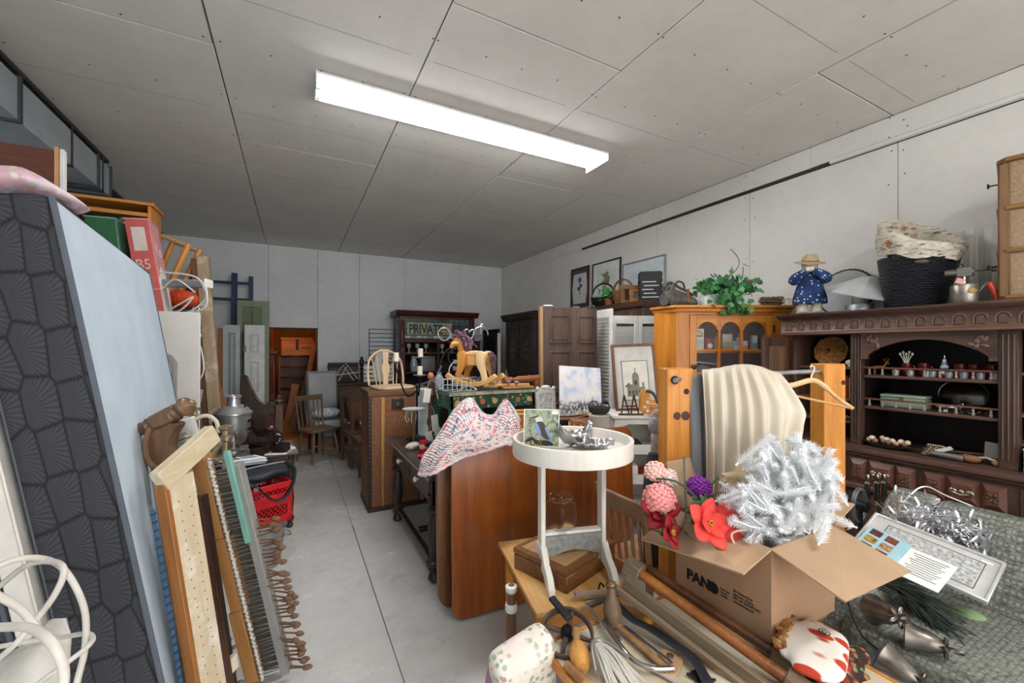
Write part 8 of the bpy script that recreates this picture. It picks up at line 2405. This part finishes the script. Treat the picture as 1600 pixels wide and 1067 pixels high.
# ------------------------------------------------------------------ cardboard box
BX = Vector((1.51, .885, .54))
t = thing('cardboard_box', 'open brown cardboard box with printed side full of decorations', 'box', BX)
W_, L_, H_ = .43, .42, .345
CB = mat('#a9866a', .85, col2='#9c7a5e', sc=4)
CBI = mat('#b89a7c', .85, col2='#ad8f72', sc=4)
T_ = .006
part('bottom', MB().bx(0, W_, 0, L_, 0, T_), CB, t)
part('wall', MB().bx(0, T_, 0, L_, T_, H_), CB, t)
part('wall', MB().bx(W_ - T_, W_, 0, L_, T_, H_), CB, t)
part('wall', MB().bx(T_, W_ - T_, 0, T_, T_, H_), CB, t)
part('wall', MB().bx(T_, W_ - T_, L_ - T_, L_, T_, H_), CB, t)
def flap(a, b, c, d, m_):
 n_ = (Vector(b) - Vector(a)).cross(Vector(d) - Vector(a)).normalized() * T_
 P_ = [Vector(q) for q in (a, b, c, d)]
 return part('flap', MB().add(P_ + [p_ - n_ for p_ in P_], [(0, 1, 2, 3), (7, 6, 5, 4), (0, 4, 5, 1), (1, 5, 6, 2), (2, 6, 7, 3), (3, 7, 4, 0)]), m_, t)
f1 = flap((0, 0, H_), (0, L_, H_), (-.19, L_ + .02, H_ - .1), (-.19, -.02, H_ - .03), CBI)
flap((W_, .0, H_), (0, .0, H_), (-.01, -.23, H_ - .06), (W_ + .02, -.23, H_ - .08), CBI)
flap((W_, L_, H_), (W_, 0, H_), (W_ + .16, 0, H_ + .06), (W_ + .16, L_, H_ + .06), CBI)
flap((0, L_, H_), (W_, L_, H_), (W_, L_ + .05, H_ + .2), (0, L_ + .05, H_ + .2), CBI)
part('hand_hole', MB().prism(rrect(.035, .1, .017, 5, -.1, .22), H_ - .05, H_ - .035, 'z'), mat('#a5825e', .8), f1)
INK = mat('#1c1a18', .7)
rot_l = (PI / 2, 0, -PI / 2)
text_part('logo_letters', 'PAN', .058, INK, t, (-.0008, .36, .07), rot_l, sx=1.0, bold=.0028)
part('logo_disc', MB().lathe([(0, 0), (.024, 0), (.024, .001), (0, .001)], 20, (-.0005, .232, .09), R3=Matrix.Rotation(-PI / 2, 3, 'Y')), INK, t)
text_part('address_print', 'Pano Cap\nCanada\nLimited', .0125, INK, t, (-.0008, .2, .1), rot_l, sx=.8)
text_part('address_print', '55 Webster Road\nKitchener, Ontario\nN2C 2E7 (519) 893 6055\nwww.panocap.com', .0135, INK, t, (-.0008, .145, .12), rot_l, sx=.78)
part('printed_mark', MB().bx(.1, .12, -.001, 0, .27, .3), INK, t)
part('packing_filler', MB().bx(.02, W_ - .02, .02, L_ - .02, .01, .16), mat('#cfc6b8', .9, bump=.6), t)
solo('packing_board', 'flat wooden board under the cardboard box on the low table', 'board', MB().bx(0, .4, 0, .38, 0, .036), OAKX, BX + Vector((.02, .02, -.037)), bev=.004)
# white artificial tree in the box
rr = random.Random(21)
def bough(n_, L, seed):
 r2 = random.Random(seed)
 mb = MB()
 mb.tube([(0, 0, 0), (.01, 0, L * .5), (0, .01, L)], [.004, .003, .002], 5)
 for i in range(n_):
  f_ = (i + .5) / n_
  z = L * (.06 + .94 * f_)
  a = i * 2.399
  d_ = Vector((math.cos(a), math.sin(a), .75 + r2.uniform(-.2, .3))).normalized()
  ln = .034 * (1 - .3 * f_) * r2.uniform(.8, 1.15)
  s_ = d_.cross(Vector((0, 0, 1))).normalized() * .0021
  p0 = Vector((0, 0, z))
  p1 = p0 + d_ * ln
  u2 = d_.cross(s_).normalized() * .0021
  mb.add([p0 + s_, p0 - s_, p0 + u2, p1], [(0, 1, 3), (1, 2, 3), (2, 0, 3)])
 return mb.mesh('bough', sm=0, fix=False)
TIN = NT('white_tinsel')
TIN.b.inputs['Subsurface Weight'].default_value = 0
TINM = TIN.out('#eef0f2', .4, 0, .5)
bms = [bough(200, .15, 1), bough(180, .12, 2), bough(220, .17, 3)]
for b_ in bms:
 b_.materials.append(TINM)
t = thing('white_tree', 'bushy white artificial tinsel tree lying in the cardboard box', 'artificial tree', BX + Vector((.22, .22, .18)))
part('trunk', MB().tube([(0, -.02, -.0), (.04, .04, .22), (.1, .12, .4)], [.014, .012, .006], 8), mat('#c9ccce', .5), t)
to = BX + Vector((.22, .22, .18))
tipz = []
for i in range(290):
 u = rr.uniform(1148, 1302)
 lo, hi = (850, 755) if u < 1190 else ((850, 690) if u < 1275 else (840, 715))
 v = rr.uniform(hi, lo if u < 1240 else 812)
 d_ = rr.uniform(1.52, 1.78)
 tip = at(u, v, d_) - to
 base = at(1228, 815, 1.66) - to
 dr = (tip - base).normalized() + Vector((rr.gauss(0, .55), rr.gauss(0, .55), rr.gauss(.1, .5)))
 L = dr.length
 q_ = dr.to_track_quat('Z', 'Y').to_euler()
 o = inst('bough', bms[i % 3], None, t, tip - dr.normalized() * .13, q_)
# flowers
def flower_pos(u, v, d):
 return at(u, v, d)
def petals(t, n_, L, w_, m_, tilt, z=0, cup=.3, off=0, nm='petal'):
 for i in range(n_):
  a = 2 * PI * i / n_ + off
  def f(s, v, a=a):
   y = (s - .5) * 2 * w_ * math.sin(PI * (.08 + .9 * v)) ** .8
   x = .004 + L * v * math.cos(tilt) - .0
   zz = z + L * v * math.sin(tilt) + cup * L * (v * v) * .25 - abs(y) * .25 - .25 * L * max(0, v - .6)
   return (x * math.cos(a) - y * math.sin(a), x * math.sin(a) + y * math.cos(a), zz)
  part(nm, MB().grid(f, 5, 7), m_, t, sm=80, solid=.0012)
def pom(t, r_, m_, n_=80, nm='floret'):
 me = MB().ell((0, 0, 0), (r_ * .24, r_ * .17, r_ * .14), 6, 4).mesh('floret')
 me.materials.append(m_)
 for i in range(n_):
  y = 1 - 1.6 * (i + .5) / n_
  a = i * 2.399
  q = math.sqrt(max(0, 1 - y * y))
  d_ = Vector((q * math.cos(a), q * math.sin(a), y))
  inst(nm, me, None, t, d_ * r_ * rnd.uniform(.92, 1.12), d_.to_track_quat('Z', 'Y').to_euler())
RD = mat('#9a1622', .7, col2='#821018', sc=12)
CO = mat('#ea4a40', .7, col2='#d83a34', sc=8)
GL = mat('#3c5a34', .6)
def poins(label, u, v, d, L, m_, rot, n1=6):
 t = thing('poinsettia', label, 'flower', at(u, v, d), rot=rot)
 petals(t, n1 - 1, L, L * .4, m_, .2)
 petals(t, n1 - 2, L * .65, L * .28, m_, .55, .006, off=.4)
 for i in range(6):
  part('stamen', MB().ell((.008 * math.cos(i), .008 * math.sin(i), .012), (.004, .004, .006), 6, 5), mat('#c8a83c', .6), t)
 petals(t, 3, L * .8, L * .2, GL, -.1, -.008, off=.9, nm='leaf')
 part('stem', MB().tube([(0, 0, 0), (.01, .0, -.06), (.03, .01, -.12)], .003, 5), GL, t)
 return t
poins('dark red velvet poinsettia at the left corner of the box', 1032, 800, 1.72, .085, RD, (R(55), R(-10), R(-20)))
poins('small dark red poinsettia drooping over the left box flap', 1048, 832, 1.62, .06, RD, (R(70), 0, R(10)), 5)
poins('big coral poinsettia resting on the box edge', 1108, 818, 1.58, .095, CO, (R(58), R(8), R(-15)))
poins('second coral poinsettia standing behind the rope handle', 1145, 812, 1.66, .1, CO, (R(48), R(25), R(10)))
t = thing('poinsettia_ribbon', 'wide folded coral felt ribbon in front of the white tree', 'ribbon', at(1152, 818, 1.62))
part('ribbon', MB().grid(net([[at(*q) - at(1152, 818, 1.62) for q in r] for r in ([(1128, 775, 1.7), (1145, 780, 1.7), (1160, 800, 1.7)], [(1118, 805, 1.62), (1150, 805, 1.6), (1180, 825, 1.64)], [(1120, 845, 1.58), (1155, 850, 1.58), (1192, 855, 1.6)])], 6, 6), 14, 14), CO, t, solid=.003, sm=80)
part('rope_loop', MB().tube(cat([at(*q) - at(1152, 818, 1.62) for q in ((1150, 855, 1.56), (1143, 835, 1.56), (1160, 828, 1.56), (1185, 830, 1.57), (1190, 852, 1.58))], 6), .004, 6), mat('#e4ddd0', .8), t)
def mum(name, label, u, v, d, r_, m_, n_):
 t = thing(name, label, 'flower', at(u, v, d))
 part('core', MB().ell((0, 0, 0), (r_ * .93,) * 3, 14, 10), m_, t)
 pom(t, r_, m_, n_)
 part('stem', MB().tube(cat([(0, 0, -r_), (.01, 0, -r_ - .05), (.04, -.02, -r_ - .12)], 4), .004, 6), GL, t)
mum('chrysanthemum', 'purple pompon chrysanthemum beside the cream sheet', 1092, 762, 1.75, .044, mat('#8a2c9c', .6, col2='#6c1c80', sc=30), 110)
mum('hydrangea', 'pink pompon hydrangea at the left of the box', 1030, 780, 1.74, .058, mat('#f0a8a4', .7, col2='#e08a88', sc=30), 120)
mum('peony', 'pale blush peony, upper left of the flower heap', 1024, 738, 1.82, .042, mat('#f2d4cc', .7, col2='#eab8b0', sc=20), 60)
mum('peony', 'cream peony between the hydrangea and the pine post', 1044, 748, 1.84, .038, mat('#f0e4da', .7, col2='#ead0c6', sc=20), 50)
t = thing('fern_bunch', 'bunch of dark green leaves under the purple chrysanthemum', 'foliage', at(1105, 795, 1.68))
for i in range(11):
 a = -.4 + i * .38
 def f(s, v, a=a):
  L = .085
  y = (s - .5) * .03 * math.sin(PI * (.05 + .92 * v))
  x = L * v
  return (x * math.cos(a) - y * math.sin(a) , .01 * math.sin(i * 2.0) + .02 * v, x * math.sin(a) * .6 + y * math.cos(a) + .01)
 part('leaf', MB().grid(f, 4, 8), GL if i % 2 else mat('#5a7a4c', .6), t, sm=80, solid=.001)
for (lab, l) in (('tall grey bare stalk rising left of the cream sheet', [(1062, 838, 1.66), (1072, 800, 1.72), (1070, 760, 1.76), (1069, 713, 1.78)]), ('bent green stem arching across the flowers', [(1025, 748, 1.78), (1055, 752, 1.74), (1085, 775, 1.7), (1105, 815, 1.64)]), ('thin dark wire stem curving by the purple flower', [(1108, 790, 1.7), (1110, 760, 1.74), (1122, 747, 1.76)]), ('green stem lying over the box corner', [(1035, 800, 1.68), (1055, 820, 1.66), (1075, 835, 1.64)])):
 P_ = [at(*q) for q in l]
 solo('flower_stem', lab, 'stem', MB(Matrix.Translation(-P_[0])).tube(cat(P_, 6), .0045, 6), mat('#6a7062', .7) if 'grey' in lab else GL, P_[0], group='stems among the flowers')
# ------------------------------------------------------------------ grey sofa
def sofacloth():
 m = NT('sofa_cloth')
 v = m.coord()
 n = m.noise(v, 60, 4)
 w = m.new('ShaderNodeTexVoronoi', feature='DISTANCE_TO_EDGE')
 w.inputs['Scale'].default_value = 55
 w.inputs['Randomness'].default_value = .25
 m.link(v, w.inputs['Vector'])
 f = m.math('ADD', m.math('MULTIPLY', n, .7), m.math('MULTIPLY', w.outputs['Distance'], .8))
 m.bump(f, .3, .005)
 return m.out(m.ramp(f, [(.3, '#555850'), (.5, '#80837b'), (.75, '#a0a39b')]), .9, 0, .15)
SOF = sofacloth()
t = thing('sofa', 'grey-green upholstered sofa with its back to the dark hutch', 'sofa', (2.52, .12, 0))
part('base', MB().bx(-.45, .42, -.85, .82, .1, .33), SOF, t, bev=.03, seg=2)
for y in (-.42, .4):
 part('seat_cushion', MB().bx(-.48, .2, y - .405, y + .405, .335, .47), SOF, t, bev=.05, seg=3)
bp_ = [(.12, .4), (.3, .3), (.48, .32), (.5, .72), (.46, .815), (.38, .83), (.32, .8), (.26, .7)]
part('backrest', MB().prism([(p_.x, p_.z) for p_ in cat([(a, 0, b) for a, b in bp_], 4, True)], -.86, .74), SOF, t, bev=.02, seg=2)
part('arm', MB().prism([(p_.x, p_.z) for p_ in cat([(-.4, 0, .12), (-.42, 0, .5), (-.3, 0, .58), (.1, 0, .58), (.28, 0, .79), (.46, 0, .8), (.48, 0, .2)], 4, True)], .75, .93), SOF, t, bev=.045, seg=3)
for (x, y) in ((-.4, -.8), (-.4, .8), (.4, -.8), (.4, .8)):
 part('foot', MB().lathe([(.02, 0), (.03, .1), (0, .1)], 8, (x, y, 0)), DK, t)
# framed print and magazine on the sofa
c4 = [at(1345, 858, 1.9), at(1387, 806, 2.04), at(1548, 868, 1.74), at(1520, 938, 1.62)]
ux = ((c4[2] - c4[1]) + (c4[3] - c4[0])).normalized()
uy = ((c4[1] - c4[0]) + (c4[2] - c4[3]))
cc_ = sum(c4, Vector()) / 4
uz = ux.cross(uy).normalized()
Mq = frame_m(cc_, ux, uz)
t = thing('framed_etching', 'white-framed grey etching lying tilted on the sofa back', 'picture', M=Mq)
w_, h_ = .43, .25
part('frame', MB().strip([(-w_ / 2 + .012, -h_ / 2 + .012), (w_ / 2 - .012, -h_ / 2 + .012), (w_ / 2 - .012, h_ / 2 - .012), (-w_ / 2 + .012, h_ / 2 - .012)], [(-w_ / 2, -h_ / 2), (w_ / 2, -h_ / 2), (w_ / 2, h_ / 2), (-w_ / 2, h_ / 2)], -.01, .012, 'z'), mat('#d6d6d4', .3, .4), t, bev=.003)
part('mat_board', MB().bx(-w_ / 2 + .01, w_ / 2 - .01, -h_ / 2 + .01, h_ / 2 - .01, -.006, .0), mat('#c6c5c2', .7), t)
part('etching', MB().bx(-.14, .16, -.075, .075, 0, .001), mat('#d2d2d0', .7, col2='#77797a', sc=70), t)
part('etching_line', MB().strip(rrect(.31, .16, .001, 1, .01, 0), rrect(.315, .165, .001, 1, .01, 0), 0, .0015, 'z'), mat('#4a4a4a', .7), t)
part('sticker', MB().bx(.15, .185, .088, .098, 0, .001), PAPER, t)
t = thing('magazine', 'open magazine with food photos lying on the framed etching', 'magazine', M=Mq @ Matrix.Translation((-.05, -.1, .02)) @ Matrix.Rotation(R(-4), 4, 'Z') @ Matrix.Scale(.75, 4))
part('left_page', MB().box((-.09, 0, .008), (.2, .24, .004), (0, R(4), 0)), mat('#9fc4d2', .5), t)
part('right_page', MB().box((.11, -.02, .008), (.2, .24, .004), (0, R(-5), 0)), PAPER, t)
for i, c in enumerate(('#6a3424', '#8a4a2c', '#c8a040', '#c89a6a', '#7a3c28', '#a8602c')):
 part('photo', MB().box((-.145 + .075 * (i % 2), .075 - .07 * (i // 2), .0125 - (-.145 + .075 * (i % 2) + .09) * .07), (.055, .05, .001), (0, R(4), 0)), mat(c, .5, col2='#3c1c14', sc=50), t)
for i in range(10):
 part('text_line', MB().box((.11, .07 - .018 * i, .0112), (.15 - .02 * (i % 3), .006, .001), (0, R(-5), 0)), mat('#8f9294', .7), t)
# silver leaf garland
go = at(1470, 815, 2.05)
t = thing('silver_garland', 'tangled garland of shiny silver leaves and wires along sofa back', 'garland', go)
rr = random.Random(4)
SL = mat('#ececf0', .28, .8, '#c4c4ca', 20)
lfm = MB().ell((0, 0, 0), (.016, .006, .002), 7, 4).mesh('silver_leaf')
lfm.materials.append(SL)
def gp():
 f_ = rr.random()
 u = 1390 + f_ * 165
 v = 790 + f_ * 62 + rr.gauss(0, 13)
 return at(u, v, 2.04 - f_ * .16 + rr.uniform(-.05, .05)) - go
for i in range(290):
 inst('silver_leaf', lfm, None, t, gp(), (rr.uniform(0, 6), rr.uniform(0, 6), rr.uniform(0, 6)), (rr.uniform(.9, 1.9),) * 3)
mb = MB()
for i in range(34):
 a = gp()
 mb.tube(cat([a, a + Vector((rr.uniform(-.06, .06), rr.uniform(-.06, .06), rr.uniform(-.01, .05))), a + Vector((rr.uniform(-.1, .1), rr.uniform(-.12, .12), rr.uniform(-.02, .03)))], 4), .0022, 4)
stuff(part('wires', mb, SL, t))
part('long_wire', MB().tube(cat([at(*q) - go for q in ((1390, 810, 2.05), (1420, 775, 2.1), (1445, 760, 2.1), (1480, 775, 2.1), (1540, 800, 2.05), (1600, 830, 1.98))], 6), .004, 6), SL, t)
part('long_wire', MB().tube(cat([at(*q) - go for q in ((1400, 800, 2.1), (1460, 790, 2.1), (1530, 795, 2.08), (1590, 812, 2.04))], 6), .003, 6), SL, t)
# candlesticks
cs0 = at(1370, 782, 2.35)
t = thing('candelabra', 'three-armed silver candelabra with a green tag behind the sofa arm', 'candle holder', cs0)
for i, x in enumerate((-.055, .0, .04)):
 part('candle_cup', MB().lathe([(.008, -.03), (.018, -.02), (.01, .0), (.016, .02), (.012, .08), (.018, .1), (.008, .11), (.014, .13), (.01, .15), (0, .155)], 12, (x, -x * .4, .0)), mat('#b8b4ac', .2, 1, '#6c6862', 12), t)
part('arms', MB().tube(cat([(-.06, .02, -.03), (0, 0, -.05), (.045, -.016, -.03)], 4), .006, 8), STEEL, t)
part('stem', MB().tube([(0, 0, -.05), (0, 0, -cs0.z)], .008, 8), STEEL, t)
part('foot', MB().lathe([(0, 0), (.09, 0), (.08, .015), (.02, .03), (0, .03)], 18, (0, 0, -cs0.z)), STEEL, t)
part('green_tag', MB().box((-.003, -.02, -.1), (.035, .002, .075), (0, .05, 0)), mat('#8fd0a4', .7), t)
t = thing('wire_coil', 'coil of grey wire on a dark reel beside the right pine post', 'coil', at(1345, 790, 2.3))
for i in range(3):
 part('loop', MB().tube([(.07 * math.cos(a) + .008 * i, .01 * i, .09 * math.sin(a)) for a in [j * PI / 12 for j in range(24)]], .004, 6, True), mat('#7c8890', .4, .5), t)
part('reel', MB().cyl((.0, -.03, -.0), (0, .03, 0), .03, n=14), BLACK, t)
part('stand', MB().tube([(0, 0, 0), (0, 0, -at(1345, 790, 2.3).z)], .01, 8), BLACK, t)
# dark feathery garland, bells and printed cloth
t = thing('feather_boa', 'long dark green feathery garland trailing down the sofa seat', 'garland', at(1420, 960, 1.75))
g0 = at(1420, 960, 1.75)
t.location.z += .05
path = cat([at(*q) - g0 for q in ((1335, 915, 1.85), (1390, 925, 1.84), (1440, 965, 1.76), (1470, 1005, 1.68), (1500, 1060, 1.6), (1530, 1120, 1.55))], 10)
mb = MB()
rr = random.Random(6)
for i in range(420):
 f_ = rr.random() * (len(path) - 2)
 i0 = int(f_)
 p_ = path[i0].lerp(path[i0 + 1], f_ - i0)
 tg = (path[i0 + 1] - path[i0]).normalized()
 off = Vector((rr.gauss(0, .03), rr.gauss(0, .03), rr.gauss(.0, .018)))
 mb.tube([p_ + off * .4, p_ + off + tg * .05, p_ + off * 1.5 + tg * .11 + Vector((0, 0, -.008))], [.004, .004, .001], 4)
stuff(part('fronds', mb, mat('#232a25', .6, col2='#39423a', sc=20), t))
part('core_rope', MB().tube(path, .022, 8), mat('#1c2320', .8), t)
BELL = mat('#8d8680', .3, .85, '#5a544e', 16)
bell = MB().lathe([(0, .085), (.012, .085), (.02, .075), (.03, .05), (.034, .02), (.046, .0), (.044, -.003), (.03, .015), (.026, .05), (0, .07)], 22).mesh('bell')
for i, (u, v, d, rt_, lab) in enumerate(((1365, 952, 1.68, (R(60), R(-50), 0), 'uppermost'), (1415, 990, 1.58, (R(90), R(50), .3), 'right-hand'), (1378, 1022, 1.5, (R(110), R(20), .2), 'lowest'))):
 t = thing('jingle_bell', 'antique silver bell with leaf cap on the sofa, %s of three' % lab, 'bell', at(u, v, d), rot=rt_, group='silver bells')
 t.scale = (1.25,) * 3
 inst('bell', bell, BELL, t)
 for k_ in range(5):
  part('cap_leaf', MB().ell((.016 * math.cos(k_ * 1.26), .016 * math.sin(k_ * 1.26), .085), (.018, .008, .006), 8, 5, Matrix.Rotation(k_ * 1.26, 3, 'Z')), BELL, t)
 part('chain_link', MB().tube([(.012 * math.cos(a), 0, .105 + .016 * math.sin(a)) for a in [j * PI / 6 for j in range(12)]], .003, 5, True), BELL, t)
solo('bell_ribbon', 'thin black ribbon looping down to the bells from box', 'ribbon', MB(Matrix.Translation(-at(1320, 900, 1.75))).tube(cat([at(*q) for q in ((1320, 905, 1.74), (1328, 950, 1.7), (1345, 990, 1.64), (1372, 1015, 1.57))], 6), .004, 6), BLACK, at(1320, 900, 1.75))
t = thing('grey_cushion', 'dark grey metallic cushion under the silver bells', 'cushion', at(1380, 1045, 1.66))
part('pad', MB().ell((0, 0, 0), (.2, .17, .07), 24, 12), mat('#6d6d6e', .45, .2, '#54565a', 5), t)
part('welt', MB().tube([(.2 * math.cos(a), .17 * math.sin(a), 0) for a in [j * PI / 16 for j in range(32)]], .007, 6, True), mat('#4a4c50', .6), t)
solo('green_pillow', 'pale green satin pillow corner under the magazine', 'pillow', MB().ell((0, 0, 0), (.07, .08, .04), 18, 10), mat('#98b484', .5, col2='#7f9c6c', bump=.5, sc=9), at(1512, 968, 1.78))
def leafprint():
 m = NT('leaf_print')
 v = m.coord((1, 1, 1))
 w = m.new('ShaderNodeTexVoronoi')
 w.inputs['Scale'].default_value = 17
 m.link(m.coord((1, .55, 1), (0, 0, .5)), w.inputs['Vector'])
 c = m.ramp(w.outputs['Distance'], [(.3, '#b8402c'), (.36, '#e6e0d6')])
 m.bump(m.noise(v, 12, 3), .4, .02)
 return m.out(c, .8, 0, .2)
t = thing('oven_mitt', 'cream cloth mitt printed with red leaves below the box', 'mitt', at(1268, 1010, 1.44), rz=R(20))
part('padded_cloth', MB().grid(lambda s, v: ((.13 * math.sin(PI * v) ** .4 if 0 < v < 1 else 0) * math.cos(2 * PI * s) * (1.15 if v > .4 else .9), (v - .5) * .0 + .09 * math.cos(PI * v) * 1.0, .05 * math.sin(2 * PI * s) * math.sin(PI * min(max(v, .01), .99)) ** .5), 30, 18, True), leafprint(), t, sm=80)
t.scale = (1.1, 1.1, .7)
part('ruffle', MB().tube([(-.11 + .012 * i, .07 + .012 * math.sin(i * 2.0), .035 + .02 * (i % 2)) for i in range(20)], .012, 6), mat('#b8884a', .8, col2='#5a3020', sc=60), t)
part('curl_print', MB().tube([(.05 + .02 * (1 - i / 26) * math.cos(i * .5), -.03 + .02 * (1 - i / 26) * math.sin(i * .5), .052) for i in range(24)], .0016, 4), mat('#2c4a44', .7), t)
solo('patterned_scarf', 'crumpled red, green and black patterned scarf at the bottom edge', 'scarf', MB().grid(crum, 40, 22, True), floral(('#a83a30', '#3a2a26'), ('#d8c8a0', '#5a7a4c', '#e06a48'), 40), at(1312, 1052, 1.42), sm=70)
solo('white_book', 'white paperback lying at the bottom edge beside the scarf', 'book', MB().bx(-.1, .1, -.07, .07, 0, .025), PAPER, at(1345, 1078, 1.4), rz=.3, bev=.003)
t = thing('floral_cushion', 'white embroidered cushion leaning at the left of the tool table', 'cushion', at(818, 1050, 1.5), rot=(R(18), R(-14), 0))
part('pad', MB().bx(-.12, .12, -.06, .06, -.15, .15), floral(('#ece2d8', '#e4d6cc'), ('#c890a0', '#7aa88c', '#d8c0b0'), 40), t, bev=.055, seg=4)
part('piping', MB().tube([(.1 * math.cos(a), -.03, .135 * math.sin(a)) for a in [j * PI / 14 for j in range(28)]], .006, 6, True), mat('#c8b4b0', .8), t)
part('lilac_back', MB().ell((-.05, .02, -.02), (.09, .07, .13), 18, 12), mat('#a8889a', .8), t)
solo('laundry_pouffe', 'low lilac pouffe on the floor carrying the embroidered cushion', 'pouffe', MB().lathe([(0, 0), (.13, 0), (.15, .05), (.15, .27), (.12, .31), (0, .32)], 24), mat('#8f7686', .8), at(812, 1050, 1.5) * Vector((1, 1, 0)))
